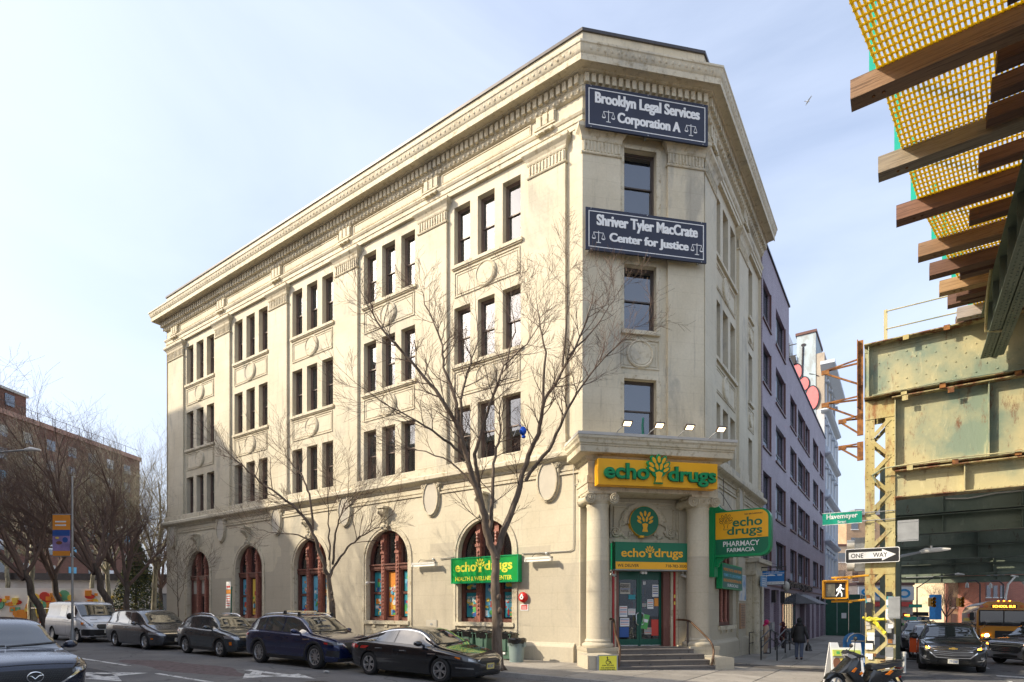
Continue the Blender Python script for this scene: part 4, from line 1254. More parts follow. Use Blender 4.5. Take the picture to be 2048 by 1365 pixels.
m = MB(M_SGRN); m.box(x0,x1,y + 0.01,-0.04,z0,z1)
for b in ((x0,x1,z0,z0 + 0.05),(x0,x1,z1 - 0.05,z1),(x0,x0 + 0.05,z0 + 0.05,z1 - 0.05),(x1 - 0.05,x1,z0 + 0.05,z1 - 0.05)): m.box(b[0],b[1],y - 0.02,y + 0.01,b[2],b[3])
m.put('box', t, ML)
m = MB(M_BRGR); m.box(x0 + 0.05, x1 - 0.05, y, y + 0.01, z0 + 0.05, z1 - 0.05); m.put('face', t, ML)
for s, a, b, c, d in (('echo', -5.70,-4.62,3.40,3.80),('drugs', -4.20,-2.86,3.31,3.81)):
 text_mesh(s, a, b, c, d, y, M_LEMON, 0.004,0.022).put('lettering', t, ML)
m = MB(M_LEMON); logo_mesh(m, -4.42,3.36,3.90, y, None, 0.004); m.put('emblem', t, ML)
text_mesh('HEALTH & WELLNESS CENTER', -5.70,-2.88,3.03,3.20, y, M_LEMON, 0.004,0.02).put('lettering', t, ML)
MBL = T(*locR(0.9,0)) @ RZ(-PH)     # x runs out over the sidewalk,-y faces the street corner
t = thing('blade_sign', 'projecting yellow and green echo drugs pharmacy farmacia sign beside the right column', 'sign', MBL @ T(0,0,3.1))
m = MB(M_SGRN)
m.box(-0.04,0.20,-0.24,0.24,3.12,5.95)
m.prism([(0.20,5.60),(0.62,5.62),(0.44,5.70),(0.30,5.85),(0.24,6.15),(0.20,6.25)],-0.22,0.22)
m.prism([(0.20,3.5),(0.30,3.5),(0.34,3.62),(0.5,3.80),(0.75,3.86),(0.20,3.86)],-0.10,0.10)
m.put('mounting_post', t, MBL)
def rr_poly(x0,x1,z0,z1,r):
 pts = [(x0,z0)]
 pts += [(x1 - r + r * cos(a),z0 + r + r * sin(a)) for a in [-pi / 2 + pi / 2 * i / 8 for i in range(9)]]
 pts += [(x1 - r + r * cos(a),z1 - r + r * sin(a)) for a in [pi / 2 * i / 8 for i in range(9)]]
 pts += [(x0,z1)]
 return pts
m = MB(M_SGRN); m.prism(rr_poly(0.20,2.18,3.86,5.60,0.36),-0.20,0.20); m.put('box', t, MBL)
m = MB(M_SDKG); m.prism([p for p in rr_poly(0.24,2.10,3.95,5.54,0.30)],-0.206,-0.2); m.put('face', t, MBL)
m = MB(M_SYEL); up = [p for p in rr_poly(0.24,2.10,3.95,5.54,0.30) if p[1] > 4.6]
m.prism([(0.24,4.53),(2.10,4.53)] + up, -0.212,-0.206); m.put('face', t, MBL)
for s, a, b, c, d, mt, bo in (('260 BROADWAY', 1.28,1.92,5.385,5.44, M_BLACK, 0.02),('echo', 0.86,1.90,4.97,5.31, M_SDKG, 0.022),('drugs', 0.66,1.90,4.58,4.98, M_SDKG, 0.022),('INC.', 1.74,1.90,4.57,4.63, M_BLACK, 0.02),
        ('PHARMACY', 0.52,1.80,4.24,4.44, M_WHITE, 0.015),('FARMACIA', 0.66,1.64,4.03,4.18, M_WHITE, 0.015)):
 text_mesh(s, a, b, c, d, -0.212 if mt is not M_WHITE else -0.206, mt, 0.004, bo).put('lettering', t, MBL)
m = MB(M_BLACK); logo_mesh(m, 0.62,4.88,5.45,-0.214, None, outline=True); m.put('emblem', t, MBL)
x0,x1,z0,z1,y = 1.49,4.9,2.70,3.72,-0.28
t = thing('services_sign', 'green panel listing pharmacy services above the side window on Broadway', 'sign', MR @ T(x0, y, z0))
m = MB(M_SGRN); m.box(x0, x1, y, -0.06, z0, z1); m.put('box', t, MR)
m = MB(simple('services_face', (0.02,0.16,0.12),0.4, var=0.1)); m.box(x0 + 0.12, x1 - 0.06, y - 0.004, y, z0 + 0.06, z1 - 0.06); m.put('face', t, MR)
for s, c, mt, a, b in (('PASSPORT PHOTOS - MONEY ORDERS', 3.42, M_ORNG, 1.7,4.7),('VITAMINS - OTC CARDS SUPPLEMENTS', 3.2, M_SKYB, 1.7,4.7),('HEALTH & FOOD NUTRITIONAL ITEMS', 2.99, M_ORNG, 1.7,4.7),('SURGICALS', 2.80, M_WHITE, 2.3,4.1)):
 text_mesh(s, a, b, c, c + 0.12, y - 0.004, mt, 0.003,0.015).put('lettering', t, MR)
MB2 = T(*locR(8.4,0)) @ RZ(-PH)
t = thing('hanging_sign', 'blue and white hanging sign numbered 260 on an iron bracket', 'sign', MB2 @ T(0.3,0,3.05))
m = MB(M_COPE); m.tube([(-0.1,0,3.93),(1.5,0,3.93)],0.025,6); m.tube([(1.5,0,3.97),(1.5,0,3.7)],0.015,5); m.tube([(0.4,0,3.93),(0.4,0,3.7)],0.015,5)
m.tube([(-0.05,0,4.5),(1.35,0,3.93)],0.01,4); m.put('bracket', t, MB2)
m = MB(M_COPE); m.box(0.32,1.46,-0.04,0.04,3.05,3.76); m.put('frame', t, MB2)
m = MB(simple('hanging_blue', (0.02,0.17,0.46),0.4, var=0.08)); m.box(0.35,1.43,-0.05,-0.04,3.22,3.73); m.box(0.35,1.43,-0.05,-0.04,3.08,3.22, M_WHITE)
m.box(0.35,1.43,-0.052,-0.05,3.62,3.64,M_WHITE)
m.box(0.62,0.66,-0.053,-0.05,3.22,3.56,M_WHITE)
for s in (-1,1):
 m.prism([(0.64 + s * 0.20 * (1 - cos(a)),3.50 + 0.07 * sin(a) - 0.0) for a in [pi * i / 8 for i in range(9)]][::(1 if s < 0 else -1)],-0.053,-0.05,M_WHITE)
m.put('face', t, MB2)
text_mesh('260', 1.12,1.34,3.50,3.58,-0.052, M_WHITE, 0.003,0.04).put('lettering', t, MB2)
text_mesh('(718) 487-2300', 0.62,1.2,3.66,3.71,-0.052, M_WHITE, 0.003,0.01).put('lettering', t, MB2)
text_mesh('Brooklyn Legal Services Corporation A', 0.6,1.4,3.12,3.18,-0.052, M_NAVY, 0.003,0.01).put('lettering', t, MB2)
t = thing('poster_board', 'sky-blue picture board on the pier beside the side doorway', 'sign', MR @ T(5.2,-0.16,2.25))
m = MB(dirty('sky_picture', (0.13,0.30,0.55),(0.62,0.62,0.58),0.4, s1=1.6, thr=(0.42,0.6), stretch=(1,1,1))); m.box(5.05,6.15,-0.16,-0.11,2.3,3.4); m.put('face', t, MR)
m = MB(M_WHITE); m.box(5.02,6.18,-0.15,-0.105,2.27,3.43); m.put('frame', t, MR)
t = thing('bronze_plaque', 'bronze plaque of engraved text below the sky-blue picture board', 'plaque', MR @ T(5.2,-0.16,1.0))
m = MB(simple('bronze', (0.42,0.26,0.15),0.45, metal=0.4, var=0.15)); m.box(5.1,6.05,-0.16,-0.11,1.0,2.15); m.put('plate', t, MR)
m = MB(M_SASH)
for k in range(13):
 zz = 2.02 - k * 0.075; m.box(5.2 + 0.05 * (k % 3),5.95 - 0.04 * (k % 2),-0.163,-0.16,zz,zz + 0.03)
m.put('engraving', t, MR, kind='stuff')
t = thing('door_sign', 'small light-blue sign above the side doorway column', 'sign', MR @ T(7.5,-0.7,3.0))
m = MB(simple('pale_blue_sign', (0.20,0.36,0.55),0.4, var=0.1)); m.box(7.0,8.3,-0.68,-0.62,2.95,3.45); m.put('face', t, MR)
m = MB(M_WHITE)
for k in range(4): m.box(7.15,8.15,-0.684,-0.68,3.02 + 0.1 * k,3.06 + 0.1 * k)
m.put('lettering', t, MR)
M_EMIT = simple('lit_led', (0.9,0.8,0.6),0.4, var=0, emit=(1.0,0.74,0.42), estr=2.2)
def floodlight(x,lab):
 t = thing('floodlight', lab, 'floodlight', MC @ T(x, -1.5,7.8), 'floodlights along the canopy edge')
 m = MB(M_GREYM); m.tube([(x - 0.20,-1.45,7.76),(x - 0.16,-1.62,7.86),(x - 0.02,-1.80,7.98)],0.018,6); m.box(x - 0.24,x - 0.14,-1.48,-1.40,7.74,7.80)
 m.put('arm', t, MC)
 X = Matrix.Translation((x + 0.05,-1.86,8.0)) @ Matrix.Rotation(rad(-32),4, 'X') @ Matrix.Scale(0.95,4)
 m = MB(M_SASH); m.X = X; m.box(-0.17,0.17,-0.12,0.12,0.0,0.05)
 for k in range(6): m.box(-0.15 + 0.055 * k,-0.135 + 0.055 * k,-0.10,0.10,0.05,0.08)
 m.put('housing', t, MC)
 m = MB(M_EMIT); m.X = X; m.box(-0.13,0.13,-0.09,0.09,-0.008,0.0); m.put('lens', t, MC)
for x, lab in ((0.90, 'leftmost of the four lit floodlights on the canopy edge'),(2.03, 'lit floodlight on the canopy, second from the left, above the sign emblem'),(3.12, 'lit floodlight on the canopy, third from the left'),(4.28, 'rightmost of the four lit floodlights, at the right canopy corner')):
 floodlight(x,lab)
M_TUBE = simple('fluorescent_tube', (0.85,0.85,0.8),0.4, var=0, emit=(1,0.96,0.8), estr=0.5)
for x0, x1, z, lab in ((-8.15,-6.78,3.76, 'white tube light fixture on the wall left of the bright green sign'),(-2.28,-1.12,3.70, 'white tube light fixture on the wall right of the bright green sign')):
 t = thing('tube_light', lab, 'wall light', ML @ T(x0,-0.2, z), 'tube lights beside the bright green sign')
 m = MB(M_LAMPW); m.box(x0,x1,-0.34,-0.16,z + 0.05,z + 0.13); m.box(x0,x0 + 0.06,-0.34,-0.16,z - 0.04,z + 0.13); m.box(x1 - 0.06,x1,-0.34,-0.16,z - 0.04,z + 0.13)
 m.put('housing', t, ML)
 m = MB(M_TUBE); m.tube([(x0 + 0.06,-0.25, z),(x1 - 0.06,-0.25, z)],0.03,8); m.put('tube', t, ML)
 m = MB(M_BLACK); m.tube([(x0 + 0.25,-0.2,z + 0.13),(x0 + 0.3,-0.08,z + 0.27),(x0 + 0.6,-0.05,z + 0.24),(x1 - 0.4,-0.05,z + 0.22)],0.012,5)
 m.put('cable', t, ML)
 m = MB(M_GREYM); m.lathe([(0.0,0.1),(0.05,0.08),(0.05,0)],10,(x1 - 0.35,0, z + 0.26), None, 'y'); m.put('junction_box', t, ML)
m = MB(M_PIPE)
m.tube([(-6.75,-0.05,4.02),(-5.95,-0.05,4.06)],0.018,6); m.tube([(-2.57,-0.05,4.02),(-1.5,-0.04,4.0),(-0.5,-0.04,4.0),(-0.36,-0.04,4.06),(-0.34,-0.04,4.3),(-0.34,-0.04,7.1)],0.018,6)
m.tube([(-0.34,-0.04,6.35),(-0.1,-0.12,6.38),(-0.02,-0.3,6.5)],0.014,5)
tag(m.put('conduit', None, ML, smooth=40), 'thin grey electrical conduit running along the wall to the corner', 'pipe')
M_REDB = simple('alarm_red', (0.55,0.015,0.012),0.3, var=0.08)
t = thing('fire_bell', 'round red fire alarm bell with a white centre on the cream wall', 'alarm bell', ML @ T(-2.53,0,2.34))
m = MB(M_REDB); m.lathe([(0.20,0.02),(0.20,0.05),(0.19,0.09),(0.12,0.14),(0.0,0.16)],28,(-2.50,-0.03,2.34), None, 'y'); m.put('gong', t, ML, smooth=50)
m = MB(M_WHITE); m.lathe([(0.085,0.0),(0.085,0.005),(0,0.006)],20,(-2.50,-0.185,2.34), None, 'y'); m.put('hub', t, ML)
m = MB(M_BLACK); m.lathe([(0.025,0.0),(0.025,0.01),(0,0.01)],12,(-2.50,-0.191,2.34), None, 'y'); m.put('bolt', t, ML)
t = thing('fire_notice', 'small red and white notice below the fire alarm bell', 'notice', ML @ T(-2.5,0,1.97))
m = MB(M_WHITE); m.box(-2.66,-2.30,-0.02,-0.002,1.83,2.08); m.put('plate', t, ML)
m = MB(M_REDB); m.box(-2.62,-2.34,-0.023,-0.02,1.87,2.05)
for k in range(3): m.box(-2.58,-2.38,-0.025,-0.023,1.90 + 0.045 * k,1.915 + 0.045 * k,M_WHITE)
m.put('print', t, ML)
t = thing('meter_plate', 'grey embossed utility plate low on the wall behind the black sedan', 'utility plate', ML @ T(-6.9,0,1.0))
m = MB(M_CREAMP); m.box(-7.55,-6.95,-0.03,-0.002,0.92,1.42); m.put('plate', t, ML)
m = MB(M_GREYM); m.box(-7.50,-7.0,-0.034,-0.03,0.97,1.37, M_OVAL); m.disc((-7.25,1.24),0.07,0.05,-0.045,-0.03,12); m.box(-7.42,-7.08,-0.037,-0.034,1.03,1.09); m.put('relief', t, ML)
t = thing('access_sign', 'yellow wheelchair access sign leaning on the left step wall', 'sign', MC @ T(0.05,-2.4,-0.15))
m = MB(M_GREYM); m.prism([(-0.30,-0.16),(0.40,-0.16),(0.40,0.40),(0.34,0.44),(-0.24,0.44),(-0.30,0.40)],-2.42,-2.37); m.put('board', t, MC)
m = MB(M_LEMON); m.box(-0.22,0.36,-2.43,-2.42,-0.14,0.41); m.put('face', t, MC)
m = MB(M_BLACK)
cx,cz = 0.07,0.24
m.disc((cx - 0.02,cz + 0.125),0.022,0.022,-2.434,-2.43,12)
m.ring((cx,cz - 0.03),0.075,0.075,0.018,-2.434,-2.43,20,None,rad(120),rad(370))
m.bar((cx - 0.02,-2.432,cz + 0.10),(cx - 0.005,-2.432,cz + 0.0),0.02,0.02); m.bar((cx - 0.01,-2.432,cz + 0.05),(cx + 0.05,-2.432,cz + 0.05),0.014,0.014)
m.bar((cx - 0.005,-2.432,cz),(cx + 0.07,-2.432,cz),0.018,0.018); m.bar((cx + 0.07,-2.432,cz),(cx + 0.11,-2.432,cz - 0.08),0.018,0.018)
m.put('wheelchair_symbol', t, MC)
for s, a, b, z in (('FOR ACCESS', -0.12,0.26,0.085),('FOR ASSISTANCE', -0.16,0.30,0.01),('PLEASE RING BELL', -0.18,0.32,-0.05),('OR CALL 718-782-3030', -0.19,0.33,-0.11)):
 text_mesh(s, a, b, z, z + 0.04,-2.43, M_BLACK, 0.003,0.02).put('lettering', t, MC)
M_RAIL = simple('worn_bronze_rail', (0.17,0.10,0.06),0.35, metal=0.7, var=0.3, scale=5)
for pts, post, lab in (([(0.95,-0.1,1.52),(0.95,-0.5,1.54),(0.86,-0.9,1.42),(0.70,-1.4,1.12),(0.62,-1.9,0.82),(0.56,-2.2,0.60),(0.50,-2.30,0.25),(0.46,-2.30,0.02)],(0.93,-0.5), 'curved bronze handrail on the left side of the steps'),
        ([(3.58,-0.1,1.50),(3.62,-0.5,1.50),(3.70,-0.85,1.46),(3.74,-1.2,1.28),(3.80,-1.6,1.05),(3.86,-2.0,0.78),(3.86,-2.18,0.5),(3.78,-2.26,0.2),(3.72,-2.26,-0.02)],(3.68,-0.75), 'curved bronze handrail on the right side of the steps')):
 t = thing('handrail', lab, 'handrail', MC @ T(pts[-1][0], pts[-1][1],0), 'handrails of the entrance steps')
 P_ = [Vector(p) for p in pts]; fine = []
 for i in range(len(P_) - 1):
  p0,p1,p2,p3 = P_[max(i - 1,0)],P_[i],P_[i + 1],P_[min(i + 2,len(P_) - 1)]
  for k in range(4):
   s = k / 4
   fine.append(0.5 * ((2 * p1) + (p2 - p0) * s + (2 * p0 - 5 * p1 + 4 * p2 - p3) * s * s + (3 * p1 - p0 - 3 * p2 + p3) * s ** 3))
 fine.append(P_[-1])
 m = MB(M_RAIL); m.tube(fine, 0.036,10); m.put('rail', t, MC, smooth=60)
 m = MB(M_SASH); m.box(post[0] - 0.025, post[0] + 0.025, post[1] - 0.025, post[1] + 0.025,0.50,1.48); m.put('post', t, MC)
for x, lab in ((1.05, 'small white security camera under the left end of the door sign'),(3.78, 'small white security camera under the right end of the door sign')):
 t = thing('security_camera', lab, 'security camera', MC @ T(x, -0.3,3.2), 'security cameras by the door')
 m = MB(M_LAMPW); m.tube([(x, -0.2,3.27),(x, -0.2,3.14)],0.02,6); m.tube([(x - 0.02,-0.12,3.14),(x + 0.05,-0.42,3.06)],0.045,10); m.put('body', t, MC, smooth=40)
 m = MB(M_BLACK); m.tube([(x + 0.05,-0.42,3.06),(x + 0.052,-0.43,3.057)],0.035,10); m.put('lens', t, MC)
t = thing('door_light', 'small white emergency lamp under the middle of the door sign', 'lamp', MC @ T(2.2,-0.2,3.2))
m = MB(M_LAMPW); m.box(2.1,2.32,-0.3,-0.2,3.17,3.25); m.lathe([(0.03,0),(0.045,0.05),(0,0.05)],10,(2.15,-0.3,3.19), None, 'y'); m.lathe([(0.03,0),(0.045,0.05),(0,0.05)],10,(2.27,-0.3,3.19), None, 'y'); m.put('body', t, MC)
m = MB(M_LAMPW); m.ellipsoid((-11.2,-0.12,3.10),(0.10,0.10,0.08),10); m.box(-11.25,-11.15,-0.12,0.3,3.12,3.18)
tag(m.put('dome_camera', None, ML, smooth=60), 'white dome camera on the jamb of the arched window with the HOT poster', 'security camera')
m = MB(M_SASH); m.tube([(0.8,-0.5,6.85),(0.85,-0.5,5.9),(0.75,-0.5,5.82)],0.014,5); m.tube([(0.2,-0.35,6.3),(1.6,-0.2,6.5),(4.4,-0.1,6.0)],0.014,5); m.tube([(0.1,-0.3,6.0),(4.4,-0.08,5.75)],0.012,5)
tag(m.put('brace_rod', None, MR), 'thin rusty brace rods under the stone course right of the canopy', 'iron rods')
# ---------------------------------------------------------------- elevated railway
def steel(name,c1,c2,c3,thr=(0.48,0.56),rust=(0.58,0.66)):
 """peeling green paint, yellowed areas and rust"""
 m,n,l,b = mat_new(name)
 f = noise(n,l,0.55,6,0.6); p = noise(n,l,3.5,8,0.75,stretch=(1,1,0.35),dist=0.6); r = noise(n,l,2.3,9,0.8,stretch=(1,1,0.3))
 base = ramp(n,l,f,[(0.34,c1),(0.54,c2)])
 mr = n.new('ShaderNodeMapRange'); mr.inputs['From Min'].default_value = thr[0] + 0.08; mr.inputs['From Max'].default_value = thr[1] + 0.1; mr.inputs['To Max'].default_value = 0.45
 l.new(p, mr.inputs['Value'])
 c = mix(n, l, mr.outputs['Result'], base, tuple(min(1, x * 1.35 + 0.03) for x in c2))
 mr2 = n.new('ShaderNodeMapRange'); mr2.inputs['From Min'].default_value = rust[0]; mr2.inputs['From Max'].default_value = rust[1]
 l.new(r, mr2.inputs['Value'])
 c = mix(n, l, mr2.outputs['Result'], c, c3)
 l.new(c, b.inputs['Base Color']); b.inputs['Roughness'].default_value = 0.62
 bump(n,l,b,p,0.6,0.02)
 return m
M_ELG = steel('peeling_green_steel', (0.20,0.26,0.19),(0.47,0.42,0.23),(0.17,0.07,0.03), rust=(0.56,0.66))
M_ELY = steel('yellowed_steel', (0.42,0.33,0.11),(0.48,0.42,0.20),(0.27,0.11,0.03), rust=(0.52,0.64))
M_ELD = steel('dark_green_steel', (0.10,0.135,0.10),(0.16,0.19,0.14),(0.08,0.045,0.025))
M_RUST = dirty('rusty_iron', (0.30,0.125,0.03),(0.13,0.05,0.02),0.8, s1=4, thr=(0.45,0.6), stretch=(1,1,1), bmp=0.5)
M_ELF = steel('rusting_flange_steel', (0.34,0.30,0.14),(0.42,0.36,0.18),(0.17,0.06,0.025), rust=(0.47,0.56))
def timber(name,lo,hi):
 m,n,l,b = mat_new(name)
 g = n.new('ShaderNodeNewGeometry'); r = n.new('ShaderNodeVectorRotate'); r.rotation_type = 'Z_AXIS'; r.inputs['Angle'].default_value = PH
 l.new(g.outputs['Position'], r.inputs['Vector'])
 w = noise(n,l,3.0,8,0.7,r.outputs[0],(0.25,6,6),0.5)
 l.new(ramp(n, l, w, [(0.3, lo),(0.55, hi),(0.62, lo),(0.75, hi)]), b.inputs['Base Color'])
 b.inputs['Roughness'].default_value = 0.85
 bump(n,l,b,w,0.6,0.01)
 return m
TIMB = [timber('timber_orange', (0.13,0.075,0.045),(0.32,0.20,0.12)), timber('timber_grey', (0.13,0.105,0.08),(0.34,0.28,0.20)), timber('timber_red', (0.10,0.05,0.035),(0.25,0.13,0.085)),
  timber('timber_brown', (0.12,0.07,0.04),(0.30,0.18,0.10)), timber('timber_dark', (0.07,0.035,0.025),(0.17,0.09,0.06)), timber('timber_honey', (0.22,0.13,0.06),(0.44,0.28,0.14)),
  timber('timber_umber', (0.07,0.04,0.03),(0.18,0.10,0.07)), timber('timber_silver', (0.20,0.17,0.15),(0.40,0.35,0.31))]
M_GRAT, n_, l_, b_ = mat_new('yellow_grating')
b_.inputs['Base Color'].default_value = (0.80,0.60,0.03,1); b_.inputs['Roughness'].default_value = 0.5
tr_ = n_.new('ShaderNodeBsdfTranslucent'); tr_.inputs[0].default_value = (0.95,0.80,0.06,1)
ms_ = n_.new('ShaderNodeMixShader'); ms_.inputs[0].default_value = 0.5
l_.new(b_.outputs[0],ms_.inputs[1]); l_.new(tr_.outputs[0],ms_.inputs[2])
l_.new(ms_.outputs[0],[q for q in n_ if q.type == 'OUTPUT_MATERIAL'][0].inputs[0])
M_TEALP = simple('teal_rail_paint', (0.0,0.36,0.27),0.4, var=0.1)
Qx,Qy = 11.36,18.3
MG = T(Qx,Qy) @ RZ(-PH)
el = thing('elevated_railway', 'peeling green and rusty steel elevated railway with timber ties and yellow grating over the street', 'elevated railway', T(Qx, Qy, gz(Qx, Qy)))
def rivets(m,pts,y,r=0.028):
 for (x,z) in pts:
  m.add([(x + r * cos(a),y,z + r * sin(a)) for a in [pi / 3 * k for k in range(6)]] + [(x + r * 0.5 * cos(a),y - r * 0.8,z + r * 0.5 * sin(a)) for a in [pi / 3 * k for k in range(6)]],
     [(i,(i + 1) % 6,(i + 1) % 6 + 6,i + 6) for i in range(6)] + [(6,7,8,9,10,11)])
def column(M,x0,dy,zb,zt,mat,par,fine=True):
 """built-up lattice column: four corner angles tied by lacing bars"""
 w,d = 0.80,0.62
 M2 = M @ T(x0,dy,0)
 root = MB(mat)
 for sx in (0,1):
  for sy in (0,1):
   X = w * sx; Y = d * sy; a = 0.26 if sy == 0 else 0.2
   xa,xb = (0,a) if sx == 0 else (w - a,w)
   root.box(xa,xb,Y - 0.012 if sy == 0 else Y,Y + 0.0 if sy == 0 else Y + 0.012,zb,zt)
   xx = (0,0.014) if sx == 0 else (w - 0.014,w)
   root.box(xx[0],xx[1],Y if sy == 0 else Y - 0.26,Y + 0.26 if sy == 0 else Y,zb,zt)
 for z in (zb + 0.25,(zb + zt) / 2 - 0.9,zt - 0.35):
  root.box(0.0,w,-0.03,-0.014,z - 0.25,z + 0.3); root.box(0.0,w,d + 0.014,d + 0.03,z - 0.25,z + 0.3)
 root.box(-0.12,w + 0.12,-0.15,d + 0.12,zb - 0.3,zb + 0.03)
 c = root.put('column', par, M2)
 z = zb + 0.6; k = 0
 while z < zt - 0.9 and fine:
  nz = z + 0.58
  m = MB(mat)
  a,b = ((0.14,z),(w - 0.14,nz)) if k % 2 == 0 else ((w - 0.14,z),(0.14,nz))
  m.bar((a[0],-0.024,a[1]),(b[0],-0.024,b[1]),0.012,0.12,None,(0,-1,0)) if False else m.bar((a[0],-0.022,a[1]),(b[0],-0.022,b[1]),0.11,0.014,None,(0,1,0))
  m.bar((a[0],d + 0.022,a[1]),(b[0],d + 0.022,b[1]),0.11,0.014,None,(0,1,0))
  m.put('lacing_bar', c, M2)
  for xx in (-0.008,w + 0.008):
   ya,yb = (0.1,d - 0.1) if k % 2 == 0 else (d - 0.1,0.1)
   m = MB(mat); m.bar((xx, ya, z),(xx, yb, nz),0.1,0.014, None, (1,0,0)); m.put('lacing_bar', c, M2)
  z = nz; k += 1
 rv = MB(mat); pts = []
 zz = zb + 0.15
 while zz < zt:
  pts += [(0.05,zz),(0.2,zz + 0.07),(w - 0.05,zz),(w - 0.2,zz + 0.07)]; zz += 0.22
 rivets(rv,pts,-0.014,0.02)
 rv.put('rivets', c, M2, kind='stuff')
 return c
def girder(M, x0, x1, z0, z1, y, mat, par, name='cross_girder', stiff=(), rv=True, fl=0.30, yellow=None, dense=False):
 m = MB(mat)
 m.box(x0,x1,y,y + 0.02,z0,z1)
 for z in (z0,z1 - 0.03):
  m.box(x0,x1,y - fl,y + 0.3,z,z + 0.03,mat if mat is M_ELD else M_ELF)
 for (za,zb) in ((z0 + 0.03,z0 + 0.19),(z1 - 0.19,z1 - 0.03)):
  m.box(x0,x1,y - 0.016,y,za,zb)
 g = m.put(name,par,M)
 for s in stiff:
  k = MB(mat)
  k.box(s - 0.012,s + 0.012,y - fl * 0.75,y,z0 + 0.03,z1 - 0.03); k.box(s,s + 0.12,y - 0.03,y - 0.014,z0 + 0.05,z1 - 0.05)
  k.put('stiffener', g, M)
 if rv:
  r = MB(mat); pts = []
  x = x0 + 0.08
  while x < x1:
   pts += [(x,z0 + 0.09),(x,z1 - 0.09)]; x += 0.14
  for s in stiff:
   zz = z0 + 0.25
   while zz < z1 - 0.2:
    pts.append((s + 0.06,zz)); zz += 0.13
  rivets(r,pts,y - 0.017,0.02)
  if dense:
   pts = []
   for i in range(int((x1 - x0 - 0.5) / 0.24)):
    for j in range(int((z1 - z0 - 0.45) / 0.21)):
     if (i + j) % 2 == 0: pts.append((x0 + 0.4 + 0.24 * i,z0 + 0.28 + 0.21 * j))
   rivets(r,pts,y,0.026)
  r.put('rivets', g, M, kind='stuff')
 return g
ZT = 10.32
zc = gz(Qx,Qy)
column(MG,0.0,0.0,zc,8.55,M_ELY,el)
girder(MG,-0.02,17.6,8.60,ZT,0.05,M_ELG,el,stiff=(0.10,5.9,9.5,13.2),dense=True)
girder(MG,0.72,17.0,6.27,8.50,0.05,M_ELG,el,stiff=(0.80,3.05,6.2,9.5,13.0))
girder(MG,0.80,16.9,5.35,6.20,0.05,M_ELG,el,stiff=(2.5,5.0,8.0,11,14))
column(MG,17.0,0.0,-0.6,8.55,M_ELG,el)
for x,z in ((1.0,ZT - 0.02),(2.0,ZT),(0.95,8.62),(1.9,8.62),(0.98,8.44),(2.1,8.44),(3.6,8.62),(3.6,6.35),(2.2,6.30),(1.1,6.28)):
 m = MB(M_RUST if x > 1.5 else M_ELY); m.box(x, x + 0.15,-0.275,-0.255, z - 0.13, z + 0.02); m.put('clip_plate', el, MG)
m = MB(M_ELG)
m.tube([(0.2,-0.30,8.62),(2.0,-0.30,8.66),(4.5,-0.32,8.60),(8,-0.3,8.66)],0.022,6)
m.tube([(0.3,-0.12,5.9),(0.2,-0.1,6.15),(0.5,-0.25,6.3),(2.0,-0.30,6.36),(5,-0.3,6.3),(9,-0.3,6.34)],0.022,6)
m.put('cable_conduit', el, MG, smooth=40)
m = MB(M_RUST); m.box(-0.22,-0.05,0.0,0.03,8.4, ZT + 0.25); m.box(-0.22,-0.19,-0.12,0.1,8.4, ZT + 0.25); m.put('end_plate', el, MG)
m = MB(M_RUST); rivets(m, [(-0.13,8.5 + 0.14 * k) for k in range(15)],0.0,0.02); m.put('rivets', el, MG, kind='stuff')
for (tip,tz,zt_,zb_) in ((-1.21,9.80,9.98,9.15),(-1.21,8.72,8.78,8.05),(-0.72,8.08,8.15,7.55),(-0.72,7.22,7.24,6.74)):
 m = MB(M_RUST)
 m.bar((tip,0,tz),(-0.15,0,zt_),0.04,0.045); m.bar((tip,0,tz - 0.03),(-0.15,0,zb_),0.04,0.055); m.bar((tip,0.0,tz),(-0.15,0.25,zt_ - 0.04),0.02,0.06)
 m.box(tip - 0.03,tip + 0.2,-0.03,0.03,tz - 0.11,tz + 0.03); m.box(-0.22,-0.05,-0.03,0.03,zb_ - 0.05,zt_ + 0.05)
 m.put('outrigger', el, MG)
m = MB(M_ELG); m.box(0.50,0.60,0.02,0.10,ZT,ZT + 1.05); m.box(3.0,3.1,0.02,0.1,ZT,ZT + 1.05)
m.put('railing_post', el, MG, kind='stuff')
for z in (0.98,0.42):
 m = MB(M_ELG); m.tube([(0.56,0.0, ZT + z),(5.5,0.0, ZT + z)],0.02,6); m.put('railing', el, MG)
for x in (0.9,1.7,2.0):
 m = MB(M_RUST); m.box(x, x + 0.12,0.1,0.2, ZT + 0.03, ZT + 0.07); m.put('spacer', el, MG)
MGy = MG @ RZ(pi / 2)          # local x runs along Broadway,-y faces the corner building... (x->r,y->-t)
def long_girder(xo,y0,y1,z0,z1,mat):
 m = MB(mat)
 m.box(xo - 0.012,xo + 0.012,y0,y1,z0,z1)
 for z in (z0,z1 - 0.03): m.box(xo - 0.26,xo + 0.26,y0,y1,z,z + 0.03)
 for s in (-1,1):
  a,b = sorted((xo + s * 0.012,xo + s * 0.13));
 g = m.put('track_girder', el, MG)
 y = y0 + 0.5
 while y < min(y1,14):
  k = MB(mat); k.box(xo - 0.20, xo - 0.012, y - 0.01, y + 0.01, z0 + 0.03, z1 - 0.03); k.box(xo - 0.03, xo - 0.012, y, y + 0.1, z0 + 0.03, z1 - 0.03); k.put('stiffener', g, MG)
  y += 1.25
 if y0 < 0:
  r = MB(mat)
  for k in range(int((y1 - y0) / 0.16)):
   yy = y0 + 0.1 + 0.16 * k
   for dx in (-0.18,-0.08,0.08,0.18):
    r.box(xo + dx - 0.016,xo + dx + 0.016,yy - 0.016,yy + 0.016,z0 - 0.014,z0)
  r.put('rivets', g, MG, kind='stuff')
